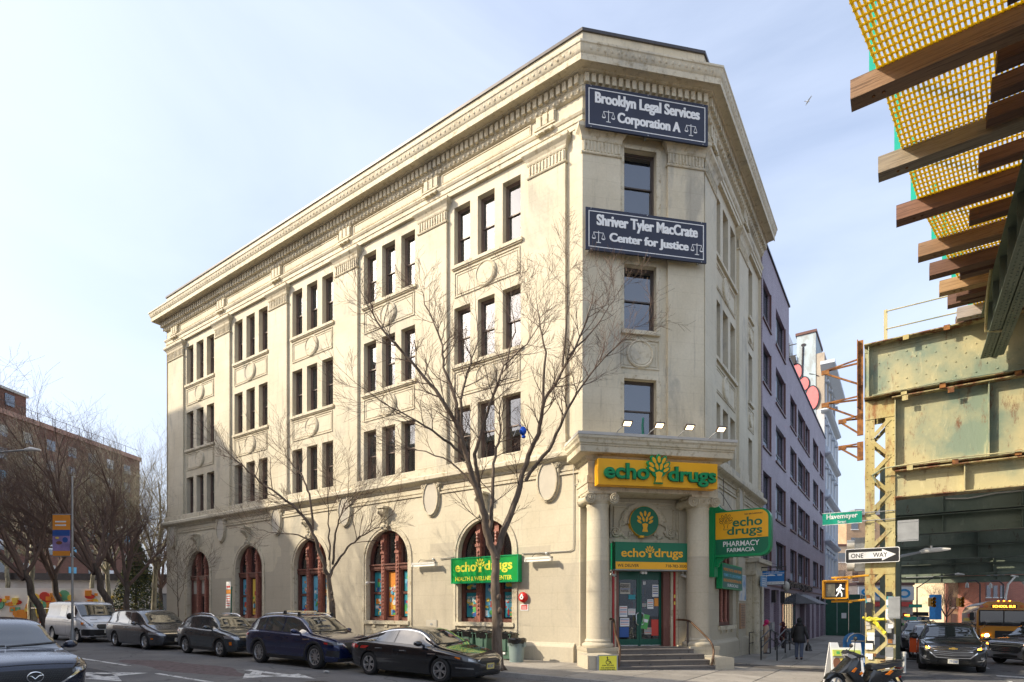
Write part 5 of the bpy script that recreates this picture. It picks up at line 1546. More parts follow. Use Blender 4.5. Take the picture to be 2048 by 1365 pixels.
for xo in (3.1,6.2,9.6,13.0):
 long_girder(xo,-13.0,-0.35,9.10,ZT,M_ELD)
 long_girder(xo,0.35,90,9.10,ZT,M_ELD)
m = MB(M_ELY); m.tube([(2.78,-3.4,10.2),(2.76,-3.0,9.9),(2.76,-2.6,9.45),(2.78,-2.3,9.14),(3.1,-2.3,9.06)],0.035,8); m.put('drain_pipe', el, MG, smooth=50)
for y in range(-12,80,4):
 for (a,b) in ((3.1,6.2),(6.2,9.6),(9.6,13.0)):
  m = MB(M_ELD); m.bar((a, y, 9.3),(b, y + 2,9.3),0.12,0.1); m.bar((a, y + 2,10.1),(b, y, 10.1),0.12,0.1); m.put('bracing', el, MG)
ends = [(5.69,9.55),(7.18,11.15),(8.43,12.48),(9.83,13.77),(10.66,14.53),(11.50,15.31),(12.20,15.93),(13.03,16.66),(13.7,17.3)]
MGi = MG.inverted()
tie_loc = [MGi @ Vector((x,y,0)) for x,y in ends]
ext = MGi @ Vector((4.1,7.7,0))
tie_loc = [Vector((-0.30,-13.3,0))] + tie_loc
for i,p in enumerate(tie_loc):
 m = MB(TIMB[(i + 7) % 8 if i else 2]); h = 0.32; w = 0.30
 if i > 4: w = 0.27
 c = 0.02
 m.box(p.x,p.x + 9.5,p.y - w / 2,p.y + w / 2,ZT + 0.02,ZT + 0.02 + h)
 tie = m.put('timber_tie', el, MG)
 m = MB(M_RUST)
 for dx in (0.32,0.46): m.lathe([(0,-0.012),(0.02,-0.012),(0.02,0.0),(0.03,0.0)],8,(p.x + dx,p.y,ZT + 0.02))
 m.put('bolt', tie, MG)
random.seed(4)
y = -13.0
while y < 45:
 if min(abs(y - p.y) for p in tie_loc) > 0.36:
  m = MB(random.choice([TIMB[4],TIMB[6],TIMB[2]])); xs_ = 1.9 + 0.02 * y + random.uniform(-0.05,0.05) if y < 0 else 2.3
  if y < 0: xs_ = max(xs_,2.2)
  m.box(xs_, 14.5, y - 0.12, y + 0.12, ZT + 0.02, ZT + 0.27); m.put('timber_tie', el, MG)
 y += 0.62
zg = ZT + 0.36
def edge(y):
 for a,b in zip(tie_loc[:-1],tie_loc[1:]):
  if a.y <= y <= b.y: return a.x + (b.x - a.x) * (y - a.y) / (b.y - a.y)
 return tie_loc[0].x if y < tie_loc[0].y else tie_loc[-1].x
for a,b in zip(tie_loc[:-1],tie_loc[1:]):
 ya,yb = a.y + 0.005,b.y - 0.005
 m = MB(M_GRAT)
 w = 2.1
 nb = 31
 ea,eb = edge(a.y) + 0.42,edge(b.y) + 0.42
 for k in range(nb):
  o = w * k / (nb - 1)
  pa = (ea + o,ya,zg); pb = (eb + o,yb,zg)
  m.add([(pa[0] - 0.015,ya,zg - 0.05),(pa[0] + 0.015,ya,zg - 0.05),(pa[0] + 0.015,ya,zg),(pa[0] - 0.015,ya,zg),
      (pb[0] - 0.015,yb,zg - 0.05),(pb[0] + 0.015,yb,zg - 0.05),(pb[0] + 0.015,yb,zg),(pb[0] - 0.015,yb,zg)],
     [(0,1,2,3),(7,6,5,4),(0,4,5,1),(1,5,6,2),(2,6,7,3),(3,7,4,0)])
 yy = ya + 0.08
 while yy < yb:
  e = ea + (eb - ea) * (yy - ya) / (yb - ya)
  m.box(e - 0.03,e + w + 0.03,yy - 0.016,yy + 0.016,zg - 0.035,zg - 0.012); yy += 0.155
 m.put('grating_panel', el, MG, kind='stuff')
for i,p in enumerate(tie_loc[:-1]):
 m = MB(M_TEALP); m.box(p.x + 0.26, p.x + 0.36, p.y - 0.05, p.y + 0.05, ZT + 0.34, ZT + 1.75); m.put('rail_post', el, MG)
for dist in (11,28,48,74):
 Md = MG @ T(0,dist,0)
 for (z0,z1) in ((6.27,9.0),(5.35,6.2)):
  girder(Md,0.7,17.0,z0,z1,0,M_ELD,el,stiff=(2.5,5.2,8,11),rv=False)
 column(MG,0.1,dist,gz(Qx + r_.x * dist,Qy + r_.y * dist),8.6,M_ELD,el,fine=dist < 30)
 column(MG,17.0,dist,gz(Qx + r_.x * dist,Qy + r_.y * dist) - 0.3,8.6,M_ELD,el,fine=False)
m = MB(M_ELD); m.box(2.6,14.2,45,100, ZT, ZT + 0.3); m.put('deck', el, MG)
m = MB(M_CREAMP); m.tube([(2.6,10.95,6.9),(3.4,10.9,6.82),(4.4,10.9,6.95),(6.0,10.9,6.95),(6.3,10.9,7.0),(6.3,10.9,9.0)],0.03,6); m.put('drain_pipe', el, MG, smooth=40)
# ---- things fixed to the first column
MF = MG @ T(0,-0.12,0)
t = thing('street_sign', 'green Havemeyer Street name sign beside the lattice column', 'street sign', MG @ T(-1.1,-0.1,4.6))
m = MB(simple('street_sign_green', (0.0,0.30,0.19),0.35, var=0.04)); m.box(-1.20,-0.08,-0.12,-0.10,4.66,5.06); m.put('plate', t, MG)
m = MB(M_WHITE)
for b in ((-1.20,-0.08,4.66,4.675),(-1.20,-0.08,5.045,5.06)): m.box(b[0],b[1],-0.123,-0.12,b[2],b[3])
m.put('border', t, MG)
text_mesh('Havemeyer', -1.08,-0.20,4.80,5.01,-0.12, M_WHITE, 0.003,0.02).put('lettering', t, MG)
text_mesh('Street', -0.76,-0.52,4.70,4.79,-0.12, M_WHITE, 0.003,0.01).put('lettering', t, MG)
m = MB(M_GREYM); m.box(-0.08,0.05,-0.13,-0.09,4.7,4.74); m.box(-0.08,0.05,-0.13,-0.09,4.96,5.0); m.tube([(0.0,-0.1,4.98),(0.8,-0.06,4.98)],0.015,5); m.tube([(0.0,-0.1,4.72),(0.8,-0.06,4.72)],0.015,5); m.put('bracket', t, MG)
t = thing('one_way_sign', 'black and white ONE WAY arrow sign on the lattice column', 'road sign', MG @ T(0,-0.2,3.3))
def rrect(x0,x1,z0,z1,r,n=5):
 pts = []
 for (cx,cz,a0) in ((x1 - r,z0 + r,-90),(x1 - r,z1 - r,0),(x0 + r,z1 - r,90),(x0 + r,z0 + r,180)):
  pts += [(cx + r * cos(rad(a0 + 90 * k / n)),cz + r * sin(rad(a0 + 90 * k / n))) for k in range(n + 1)]
 return pts
m = MB(M_WHITE); m.prism(rrect(-0.54,0.92,3.36,3.83,0.05),-0.20,-0.19); m.put('plate', t, MG)
m = MB(M_BLACK); m.prism(rrect(-0.52,0.90,3.38,3.81,0.04),-0.204,-0.20); m.put('ground', t, MG)
m = MB(M_WHITE); m.prism([(-0.44,3.49),(0.46,3.49),(0.46,3.42),(0.82,3.60),(0.46,3.78),(0.46,3.71),(-0.44,3.71)],-0.208,-0.204); m.put('arrow', t, MG)
text_mesh('ONE', -0.38,-0.04,3.53,3.67,-0.208, M_BLACK, 0.003,0.01).put('lettering', t, MG)
text_mesh('WAY', 0.22,0.60,3.53,3.67,-0.208, M_BLACK, 0.003,0.01).put('lettering', t, MG)
M_SIGY = simple('signal_yellow', (0.72,0.34,0.012),0.4, var=0.08)
t = thing('walk_signal', 'yellow pedestrian signal showing a white walking figure on arms from the column', 'pedestrian signal', MG @ T(-0.85,-0.2,2.2))
m = MB(M_SIGY)
m.prism(rrect(-1.16,-0.48,2.22,2.80,0.05),-0.18,0.12)
m.put('housing', t, MG)
m = MB(M_BLACK); m.prism(rrect(-1.11,-0.53,2.27,2.75,0.03),-0.184,-0.18); m.put('face', t, MG)
m = MB(simple('signal_hand_grid', (0.20,0.19,0.14),0.5, var=0.3, scale=30)); m.box(-1.09,-0.83,-0.187,-0.184,2.30,2.72)
m.put('face', t, MG)
m = MB(M_SIGY)
for (a,b,c,d) in ((-1.17,-0.47,2.80,2.84),(-1.19,-1.15,2.24,2.83),(-0.49,-0.45,2.24,2.83)): m.box(a,b,-0.30,-0.12,c,d)
m.put('visor', t, MG)
M_WALK = simple('walk_lamp', (0.9,0.9,0.85),0.4, var=0, emit=(1,0.96,0.85), estr=0.6)
m = MB(M_WALK); cx,cz = -0.70,2.5
m.disc((cx + 0.03,cz + 0.17),0.028,0.032,-0.188,-0.184,10)
for a,b,w in (((0.02,0.13),(0.0,-0.01),0.06),((0.02,0.11),(-0.08,0.03),0.028),((-0.08,0.03),(-0.07,-0.03),0.026),((0.03,0.11),(0.09,0.04),0.028),((0.09,0.04),(0.13,0.05),0.024),((0.0,0.0),(-0.04,-0.1),0.036),((-0.04,-0.1),(-0.10,-0.19),0.03),((0.01,0.0),(0.06,-0.09),0.036),((0.06,-0.09),(0.06,-0.2),0.03)):
 m.bar((cx + a[0],-0.186,cz + a[1]),(cx + b[0],-0.186,cz + b[1]),w,0.004,None,(0,1,0))
m.put('walking_figure', t, MG)
m = MB(M_SIGY)
for z in (2.92,2.14):
 m.tube([(-0.95,0.0,z),(-0.3,-0.02,z + 0.02),(0.0,0.0,z + 0.05),(0.1,0.0,z + 0.05)],0.035,8); m.lathe([(0.06,-0.05),(0.075,0),(0.06,0.05)],12,(-0.42,-0.01,z));
m.tube([(-0.82,0,2.14),(-0.82,0,2.92)],0.03,8)
m.put('arm', t, MG, smooth=40)
t = thing('traffic_signal', 'grey traffic signal seen from the side, left of the lattice column', 'traffic signal', MG @ T(-0.25,0.5,3.2))
m = MB(M_GREYM); m.box(-0.32,0.02,0.5,0.75,3.15,4.25); m.put('housing', t, MG)
m = MB(M_LAMPW)
for k in range(3):
 zz = 3.32 + 0.36 * k
 m.lathe([(0.15,0.0),(0.16,0.1),(0.165,0.22)],16,(-0.32,0.62, zz), None, 'x', 0,2 * pi)
for i in range(len(m.v)):
 x,y,z = m.v[i]; m.v[i] = (-0.32 - (x + 0.32),y,z)
m.put('visor', t, MG, smooth=40)
for nm, lab, b in (('sign_back', 'blank grey back of a road sign right of the lattice column', (0.86,1.40,0.0,0.03,4.0,4.66)),('signal_box', 'grey metal signal control box on the right side of the column', (0.62,0.93,-0.22,0.05,1.60,2.28))):
 m = MB(M_GREYM); m.box(*b); m.box(b[0] + 0.02,b[1] - 0.02,b[2] - 0.01,b[2],b[4] + 0.04,b[4] + 0.07); m.box(b[0] + 0.02,b[1] - 0.02,b[2] - 0.01,b[2],b[5] - 0.07,b[5] - 0.04)
 tag(m.put(nm, None, MG), lab, 'sign' if nm == 'sign_back' else 'control box')
t = thing('street_lamp', 'grey cobra-head street lamp reaching right from behind the column', 'street lamp', MG @ T(0.8,0.7,3.6))
m = MB(M_GREYM); m.tube([(0.6,0.7,3.5),(1.0,0.9,3.62),(1.5,1.2,3.74)],[0.05,0.045,0.035],8); m.put('arm', t, MG, smooth=40)
m = MB(M_LAMPW); m.tube([(1.45,1.2,3.74),(1.6,1.2,3.78),(2.0,1.25,3.80),(2.25,1.3,3.80)],[0.05,0.08,0.07,0.03],8); m.tube([(1.75,1.2,3.84),(1.75,1.2,3.93)],0.03,8); m.put('head', t, MG, smooth=40)
t = thing('yellow_cloth', 'crumpled yellow plastic tied round the lattice column', 'cloth', MG @ T(0.3,-0.2,1.4))
random.seed(2)
for s in range(7):
 m = MB(simple('yellow_plastic', (0.70,0.62,0.05),0.4, var=0.2)) if s == 0 else MB(yp)
 yp = m.mats[0]
 pts = []; x,z = (-0.05 + 0.04 * s,1.60 - 0.03 * s)
 if s < 3:
  pts = [(x + 0.09 * k,-0.10 - 0.06 * random.random(),z + random.uniform(-0.03,0.03)) for k in range(7)]
 else:
  pts = [(0.25 + 0.06 * k + random.uniform(-0.02,0.02),-0.12 - 0.06 * random.random(),1.50 - 0.075 * k + random.uniform(-0.03,0.03)) for k in range(6)]
 m.tube(pts, [0.02 + 0.03 * random.random() for _ in pts],5); m.put('strand', t, MG)
random.seed(21)
t = thing('stickers', 'patchwork of paper stickers and painted bands on the lower column', 'stickers', MG @ T(0.1,-0.05,0.3))
for k in range(44):
 x = random.choice([0.0,0.54]) + random.uniform(0.0,0.08); z = random.uniform(-0.1,2.2)
 m = MB(random.choice([M_WHTP, M_CREAMP, M_CREAMP, M_BLACK, M_BLACK, M_GREYM, M_WHTP, M_TEAL, M_BLACK, M_RUST])); m.box(x, x + random.uniform(0.1,0.24),-0.045 - 0.0008 * k, -0.041, z, z + random.uniform(0.08,0.34)); m.put('sticker', t, MG)
# ---------------------------------------------------------------- neighbouring and far buildings
M_PURP = brick_mat('plum_brick', (0.30,0.215,0.275),(0.21,0.145,0.20),(0.44,0.40,0.44), pi / 2 - PH, 0.20,0.066,0.010,0.55)
M_PURD = brick_mat('dark_red_tile', (0.10,0.035,0.035),(0.075,0.028,0.03),(0.12,0.07,0.07), pi / 2 - PH, 0.3,0.1,0.006,0.5)
M_WFR = simple('black_window_frame', (0.025,0.022,0.022),0.4, var=0.1)
M_WFR2 = simple('oxide_lintel', (0.12,0.05,0.04),0.5, var=0.1)
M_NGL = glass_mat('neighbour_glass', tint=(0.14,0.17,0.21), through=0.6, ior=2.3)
t = thing('brick_apartment_building', 'plum brick apartment building with black-framed windows right of the corner building', 'building', T(*locR(10.4,0), gz(*locR(10.4,0))))
PFL = 3.38
COLS = [(10.62,12.7),(14.3,17.4),(19.45,21.85),(22.75,26.0),(26.45,28.55),(30.9,34.05),(35.6,38.0)]
rects = []
for ci,(a,b) in enumerate(COLS):
 for f in range(0,5):
  z0 = 3.75 + PFL * f
  if ci >= 2 and f > 3: continue
  rects.append((a,b,z0,z0 + 2.1,ci,f))
rr4 = [r[:4] for r in rects]
gf = [(10.9,12.5,-1.5,3.0),(13.6,15.3,-1.5,3.0),(16.2,21.4,-1.5,2.95),(23.6,26.0,-1.5,2.85),(26.8,29.0,-1.5,2.85),(30.2,31.4,-1.5,2.85),(33.0,35.0,-1.5,2.8),(35.9,38.6,-1.5,2.8)]
m = MB(M_PURP)
wall_sheet(m,10.42,18.9,-1.5,21.4,-0.06,0.30,rects=[r for r in rr4 if r[1] < 18.9] + [g for g in gf if g[1] < 15.5])
wall_sheet(m,18.9,39.8,-1.5,18.05,-0.06,0.30,rects=[r for r in rr4 if r[0] > 18.9] + [g for g in gf if g[0] > 21.5])
m.put('wall', t, MR)
m = MB(M_PURP)
for (a,b,z) in ((10.42,18.9,21.4),(18.9,39.8,18.05)):
 m.quad((b,-0.06,-1.5),(b,14,-1.5),(b,14,z),(b,-0.06,z)); m.quad((a,-0.06,-1.5),(a,14,-1.5),(a,14,z),(a,-0.06,z)); m.quad((a,14,-1.5),(b,14,-1.5),(b,14,z),(a,14,z))
m.put('party_wall', t, MR)
m = MB(M_ROOF); m.quad((10.42,-0.06,21.2),(18.9,-0.06,21.2),(18.9,14,21.2),(10.42,14,21.2)); m.quad((18.9,-0.06,17.9),(39.8,-0.06,17.9),(39.8,14,17.9),(18.9,14,17.9)); m.put('roof', t, MR)
m = MB(M_WFR); m.box(10.40,18.95,-0.14,0.2,21.4,21.5); m.box(18.95,39.85,-0.14,0.2,18.05,18.15); m.put('coping', t, MR)
m = MB(M_ROOM); m.box(10.6,39.6,1.4,1.45,-1.4,17.8); m.put('interior_wall', t, MR)
random.seed(8)
M_NGL2 = glass_mat('sky_reflection_glass', tint=(0.55,0.64,0.74), through=0.05, ior=2.6)  # pale blue tint paints the bright sky reflection into the panes
for (a,b,z0,z1,ci,f) in rects:
 m = MB(M_WFR); y = 0.10
 fw = 0.07
 m.box(a,a + fw,y,y + 0.08,z0,z1); m.box(b - fw,b,y,y + 0.08,z0,z1); m.box(a,b,y,y + 0.08,z0,z0 + fw); m.box(a,b,y,y + 0.08,z1 - fw,z1)
 mid = a + (b - a) * (0.5 if b - a > 2.6 else 0.42); zl = z0 + 0.62
 m.box(mid - 0.04,mid + 0.04,y,y + 0.08,z0,z1); m.box(a,b,y,y + 0.08,zl - 0.035,zl + 0.035)
 for q in (a + (mid - a) / 2,) : m.box(q - 0.025,q + 0.025,y,y + 0.08,z0,zl)
 w = m.put('window', t, MR)
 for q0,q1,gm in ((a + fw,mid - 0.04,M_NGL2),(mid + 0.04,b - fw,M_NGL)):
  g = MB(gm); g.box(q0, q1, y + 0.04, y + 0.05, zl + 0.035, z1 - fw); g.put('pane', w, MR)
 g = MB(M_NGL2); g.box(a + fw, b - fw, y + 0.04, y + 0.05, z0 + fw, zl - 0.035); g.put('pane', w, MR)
 g = MB(M_WFR2); g.box(a - 0.08, b + 0.08,-0.13,0.1, z0 - 0.10, z0 - 0.003); g.box(b - 0.003, b + 0.06,-0.10,0.0, z0, z1); g.put('sill', w, MR)
m = MB(M_PURD)
for (a,b,z0,z1) in gf:
 if b - a < 5: m.box(a,b,0.24,0.5,z0,z1)
m.put('recessed_tile', t, MR)
m = MB(M_WFR); a,b = 16.2,21.4
for q in range(7): x = a + (b - a) * q / 6; m.box(x - 0.04,x + 0.04,-0.10,0.0,-0.6,2.95)
m.box(a,b,-0.10,0.0,2.88,2.95); m.box(a,b,-0.10,0.0,2.3,2.36); m.box(a,b,-0.10,0.0,-0.7,-0.3)
sf = m.put('shopfront', t, MR)
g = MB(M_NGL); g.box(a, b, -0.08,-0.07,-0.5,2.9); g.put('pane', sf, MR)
m = MB(M_WFR)
for x in (12.9,15.8,22.4,23.1,33.0,36.4): m.box(x,x + 0.25,-0.28,-0.06,2.25,2.95)
m.box(12.6,13.4,-0.14,-0.06,0.6,1.15,M_GREYM)
m.put('wall_lamps', t, MR, kind='stuff')
m = MB(M_WFR2); m.box(10.42,39.8,-0.10,0.0,3.14,3.24); m.put('string_course', t, MR)
m = MB(M_CREAMP); m.ellipsoid((16.3,-0.3,3.25),(0.28,0.2,0.32),12); m.put('globe_lamp', t, MR, smooth=60)
tm = text_mesh('Apartment', 17.2,22.4,3.14,3.78,-0.18, M_WFR, 0.12,0.02); tm.put('lettering', t, MR)
tm = text_mesh('Day LOUNGE', 22.9,28.8,3.10,3.62,-0.18, M_WFR, 0.12,0.02); tm.put('lettering', t, MR)
m = MB(simple('grey_canvas', (0.22,0.22,0.23),0.8, var=0.1))
m.add([(21.6,-0.06,3.0),(27.2,-0.06,3.0),(27.2,-1.5,2.25),(21.6,-1.5,2.25),(21.6,-0.06,2.25),(27.2,-0.06,2.25)],[(3,2,1,0),(0,4,3),(1,2,5)])
tag(m.put('awning', None, MR), 'grey canvas awning over the doorway of the plum brick building', 'awning')
M_PALE = dirty('pale_painted_brick', (0.42,0.50,0.54),(0.33,0.36,0.37),0.8, s1=2)
M_TAN = dirty('tan_stucco', (0.40,0.34,0.27),(0.30,0.26,0.22),0.85, s1=1.2)
M_GREY = dirty('pale_grey_stucco', (0.52,0.53,0.54),(0.40,0.40,0.40),0.85, s1=1.0)
t = thing('loft_building', 'tall loft building with a graffiti-covered party wall behind the plum brick building', 'building', T(*locR(40,0), gz(*locR(40,0))))
def slab_wall(nm,mt,a,b,z0,z1,u=40.0,par=None,d=0.25):
 m = MB(mt); MP = T(*locR(u,0)) @ RZ(-PH); m.box(a,b,0,d,z0,z1); return m.put(nm,par or t,MP)
MP = T(*locR(40.0,0)) @ RZ(-PH)        # x toward the street,-y faces the camera
m = MB(M_GREY); m.box(-14,-0.02,0.0,14,-1.2,21.0); m.put('wall', t, MP)
m = MB(M_TAN); m.box(-0.9,-0.02,0.02,8,21.0,26.4); m.box(-3.4,-0.9,0.02,8,21,26.2); m.put('wall', t, MP)
m = MB(M_PALE); m.box(-2.4,-0.75,-0.05,5,19.5,28.5); m.put('wall', t, MP)
m = MB(M_WFR2); m.box(-2.5,-0.65,-0.15,5.1,28.5,28.75); m.put('coping', t, MP)
m = MB(M_WHTP); m.box(-3.9,-3.3,0.5,4,19,29.6); m.put('chimney', t, MP)
m = MB(M_WFR)
for k in range(4): m.box(-3.3,-2.4,0.3,0.35,24.6 + 1.1 * k,24.68 + 1.1 * k)
m.box(-3.2,-3.1,0.3,0.35,24.0,28.2); m.box(-2.9,-2.5,-0.3,0.3,25.8,26.6); m.put('fire_escape', t, MP)
M_PINK = simple('graffiti_pink', (0.74,0.20,0.20),0.8, var=0.08)
M_GBLK = simple('graffiti_outline', (0.04,0.035,0.045),0.8, var=0.1)
m = MB(M_GBLK)
for (x,z,rx,rz) in ((-2.45,25.0,0.5,0.75),(-1.75,23.7,0.42,0.62),(-1.05,22.2,0.55,1.1),(-1.75,22.5,0.2,0.3)):
 m.disc((x,z),rx + 0.1,rz + 0.12,-0.10,-0.052,24)
m.tube([(-1.95,-0.08,24.2),(-1.9,-0.08,25.5),(-1.85,-0.08,27.3)],0.09,6); m.disc((-1.8,27.5),0.22,0.14,-0.10,-0.052,12)
m.tube([(-1.3,-0.08,24.6),(-0.8,-0.02,24.4),(-0.5,-0.02,24.2)],0.04,5)
m.put('graffiti', t, MP)
m = MB(M_PINK)
for (x,z,rx,rz) in ((-2.45,25.0,0.5,0.75),(-1.75,23.7,0.42,0.62),(-1.05,22.2,0.55,1.1),(-1.75,22.5,0.2,0.3)):
 m.disc((x,z),rx,rz,-0.14,-0.10,24)
m.put('graffiti', t, MP)
M_WCI = simple('white_cast_iron', (0.55,0.60,0.66),0.5, var=0.06)
t = thing('cast_iron_building', 'white cast-iron fronted building seen edge-on at the end of the block', 'building', T(*locR(40.5,0), gz(*locR(40.5,0))))
m = MB(M_WCI); m.box(40.3,50.2,0.3,12,-1.2,24.6); m.put('wall', t, MR)
for f in range(5):
 z = 4.2 + 4.15 * f
 m = MB(M_WCI); m.sweep([(40.2,0.3),(40.2,0.0),(50.2,0.0),(50.2,0.3)],[(-0.2,z - 0.6),(0.08,z - 0.6),(0.1,z - 0.3),(0.4,z - 0.15),(0.55,z),(0.55,z + 0.12),(-0.2,z + 0.2)])
 m.put('cornice', t, MR)
 for k in range(4):
  x = 40.6 + 2.95 * k
  m = MB(M_WCI); m.box(x, x + 0.55,-0.05,0.3, z + 0.2, z + 3.55); m.box(x - 0.1, x + 0.65,-0.3,0.3, z + 2.9, z + 3.1); m.box(x + 0.05, x + 0.5,-0.22,0, z + 0.2, z + 0.9); m.put('pilaster', t, MR)
  if k < 3:
   g = MB(M_NGL); g.box(x + 0.75, x + 2.75,0.25,0.29, z + 0.5, z + 3.2); g.put('window', t, MR)
m = MB(M_WCI); m.sweep([(40.2,0.3),(40.2,0.0),(50.2,0.0),(50.2,0.3)],[(-0.2,24.3),(0.2,24.4),(0.9,25.0),(0.9,25.3),(-0.2,25.6)]); m.put('cornice', t, MR)
m = MB(simple('royal_blue_awning', (0.05,0.045,0.42),0.6, var=0.08)); m.add([(40.8,0,4.6),(46.5,0,4.6),(46.5,-1.6,3.7),(40.8,-1.6,3.7),(46.5,-1.6,3.3),(40.8,-1.6,3.3),(40.8,0,3.3)],[(3,2,1,0),(2,3,5,4),(0,6,5,3)])
tag(m.put('awning', None, MR), 'royal blue shop awning above the green hoarding', 'awning')
M_HOAR = simple('hoarding_green', (0.012,0.085,0.055),0.5, var=0.15)
M_HOAR2 = simple('hoarding_sage', (0.13,0.20,0.18),0.6, var=0.25, scale=2)
t = thing('site_hoarding', 'tall dark green plywood hoarding standing across the end of the sidewalk', 'hoarding', T(*locR(40.6,1), gz(*locR(40.6,1))))
for k in range(3):
 m = MB(M_HOAR); m.box(0.05 + 0.95 * k, 0.97 + 0.95 * k, 0.5 + 0.004 * (k % 2),0.56,-1.2,3.25); m.put('panel', t, MP)
for k in range(7):
 m = MB(M_HOAR2); m.box(41.0 + 1.22 * k, 42.18 + 1.22 * k, -2.95 - 0.01 * (k % 2),-2.88,-1.3,3.2 - 0.3 * (k == 2)); m.put('panel', t, MR)
m = MB(M_WHTP); m.box(1.35,1.75,0.47,0.50,1.0,1.5); m.put('notice', t, MP)
M_TANB = brick_mat('tan_brick', (0.52,0.33,0.19),(0.42,0.26,0.15),(0.5,0.42,0.32),0.0,0.4,0.13,0.01,0.8)
def block(name,label,x0,x1,y0,y1,z1,mt,wins,wmat=None,z0=-3.0,ww=1.3,wh=1.7,rot=0.0,cope=None,sur=None):
 """free-standing block; wins = (columns, rows, first z, floor height) on the front (-y) face"""
 M = T((x0 + x1) / 2, y0,0) @ RZ(rot); t = thing(name, label, 'building', M)
 w = x1 - x0; m = MB(mt); m.box(-w / 2, w / 2,0, y1 - y0, z0, z1); m.put('wall', t, M)
 m = MB(cope or M_WFR2); m.box(-w / 2 - 0.15, w / 2 + 0.15,-0.15, y1 - y0 + 0.1, z1, z1 + 0.35); m.put('parapet', t, M)
 nc,nr,zf,fh = wins
 for i in range(nc):
  for j in range(nr):
   cx = -w / 2 + w * (i + 0.5) / nc; z = zf + fh * j
   if z + wh > z1 - 0.4: continue
   g = MB(wmat or M_NGL); g.box(cx - ww / 2, cx + ww / 2,-0.05,0.02, z, z + wh); wi = g.put('window', t, M)
   g = MB(sur or M_WHTP); g.box(cx - ww / 2 - 0.1, cx + ww / 2 + 0.1,-0.12,0.02, z - 0.15, z - 0.003); g.put('sill', wi, M)
 return t,M
t, M_ = block('brick_tower', 'tan brick apartment block beyond the end of the avenue, behind the street sign', 63.5,82,108,122,19.4, M_TANB, (6,6,0.5,3.3))
m = MB(M_GREYM)
for k in range(3): m.box(-7 + 3.2 * k,-5.2 + 3.2 * k,1,3,19.7,21.0)
m.put('roof_unit', t, M_, kind='stuff')
block('brick_block', 'low pale brick block left of the tan apartment block', 59.5,63.4,106,118,13.6, simple('pale_brick', (0.55,0.42,0.30),0.8, var=0.1),(1,4,1.0,3.2))
t, M_ = block('corner_shop', 'small shop with bright blue lettering and red signs seen past the hoarding', 45.2,52.5,74.5,82,5.0, simple('shop_wall', (0.5,0.42,0.36),0.8, var=0.15),(0,0,0,3))
m = MB(M_WHTP); m.box(-3.6,3.6,-0.3,0,3.0,4.8); m.put('sign_board', t, M_)
m = MB(simple('sky_blue_graffiti', (0.03,0.30,0.62),0.6, var=0.1))
for (x,z,a,b) in ((-2.4,4.1,0.9,0.5),(-0.8,4.0,0.7,0.6),(0.8,4.1,0.9,0.5),(2.3,3.9,0.8,0.6)): m.ring((x,z),a,b,0.28,-0.36,-0.3,14)
m.put('graffiti', t, M_)
m = MB(M_REDP); m.box(-2.6,3.2,-0.5,-0.3,2.2,2.8); m.put('shop_sign', t, M_)
random.seed(3)
for k in range(14):
 m = MB(random.choice(PRINTS)); x = random.uniform(-3.2,2.4); z = random.uniform(-0.5,1.6); m.box(x, x + random.uniform(0.3,0.9),-0.15,0, z, z + random.uniform(0.2,0.5)); m.put('display', t, M_)
M_REDB2 = brick_mat('red_brick_far', (0.40,0.15,0.10),(0.33,0.12,0.085),(0.42,0.25,0.2),0.0,0.5,0.16,0.01,0.8)
block('brick_building', 'plain red brick building rising behind the school bus', 71.5,92,84,100,9.6, M_REDB2,(0,0,0,3))
t, M_ = block('brick_building', 'narrow red brick front with rows of windows left of the plain red wall', 69.0,72.0,83.0,96,9.2, M_REDB2,(3,3,0.6,3.0), ww=0.6, wh=1.7)
M_CRE = simple('cream_stone_far', (0.62,0.50,0.33),0.7, var=0.12)
t, M_ = block('mansard_building', 'cream and pink corner building with a mansard roof far down the avenue', 66.8,76.0,88,100,6.4, M_CRE, (3,3,-0.5,2.6), ww=0.9, wh=1.6)
m = MB(M_GREYM); m.add([(-4.5,0.2,6.7),(4.5,0.2,6.7),(3.6,1.6,10.0),(-3.6,1.6,10.0),(-4.5,9,6.7),(4.5,9,6.7),(-3.6,8,10),(3.6,8,10)],[(0,1,2,3),(4,0,3,6),(1,5,7,2),(3,2,7,6)]); m.put('mansard_roof', t, M_)
m = MB(M_CRE)
for x in (-2.6,0.2): m.box(x,x + 1.5,-0.1,1.2,6.9,8.8)
m.box(-4.8,4.8,-0.4,0,6.3,6.7); m.put('dormer', t, M_)
m = MB(simple('pink_trim', (0.5,0.22,0.17),0.7, var=0.1))
for x in (-4.2,-1.6,1.4,4.0): m.box(x - 0.2,x + 0.2,-0.15,0,-2,6.2)
m.put('quoin', t, M_)
block('brick_row_house', 'row of small dark red brick houses on the left side of the far avenue', 84,93,128,140,7.0, simple('dull_red_brick', (0.32,0.14,0.10),0.8, var=0.2),(4,2,0.3,3.0))
block('brick_row_house', 'pale far-off row houses under the bridge tower', 96,118,150,160,5.5, simple('pale_far_brick', (0.45,0.33,0.26),0.8, var=0.2),(7,2,0.3,2.6))
M_BRG = simple('bridge_grey', (0.36,0.42,0.42),0.6, var=0.05)
t = thing('bridge_tower', 'hazy grey steel truss bridge tower at the end of the avenue', 'bridge', T(172,232,-3))
MBG = T(172,232,0) @ RZ(rad(-10))
for x in (-9,-3.5,3.5,9):
 m = MB(M_BRG); m.bar((x * 1.25,0,-6),(x, 0,34),1.1,1.1); m.put('tower_leg', t, MBG)
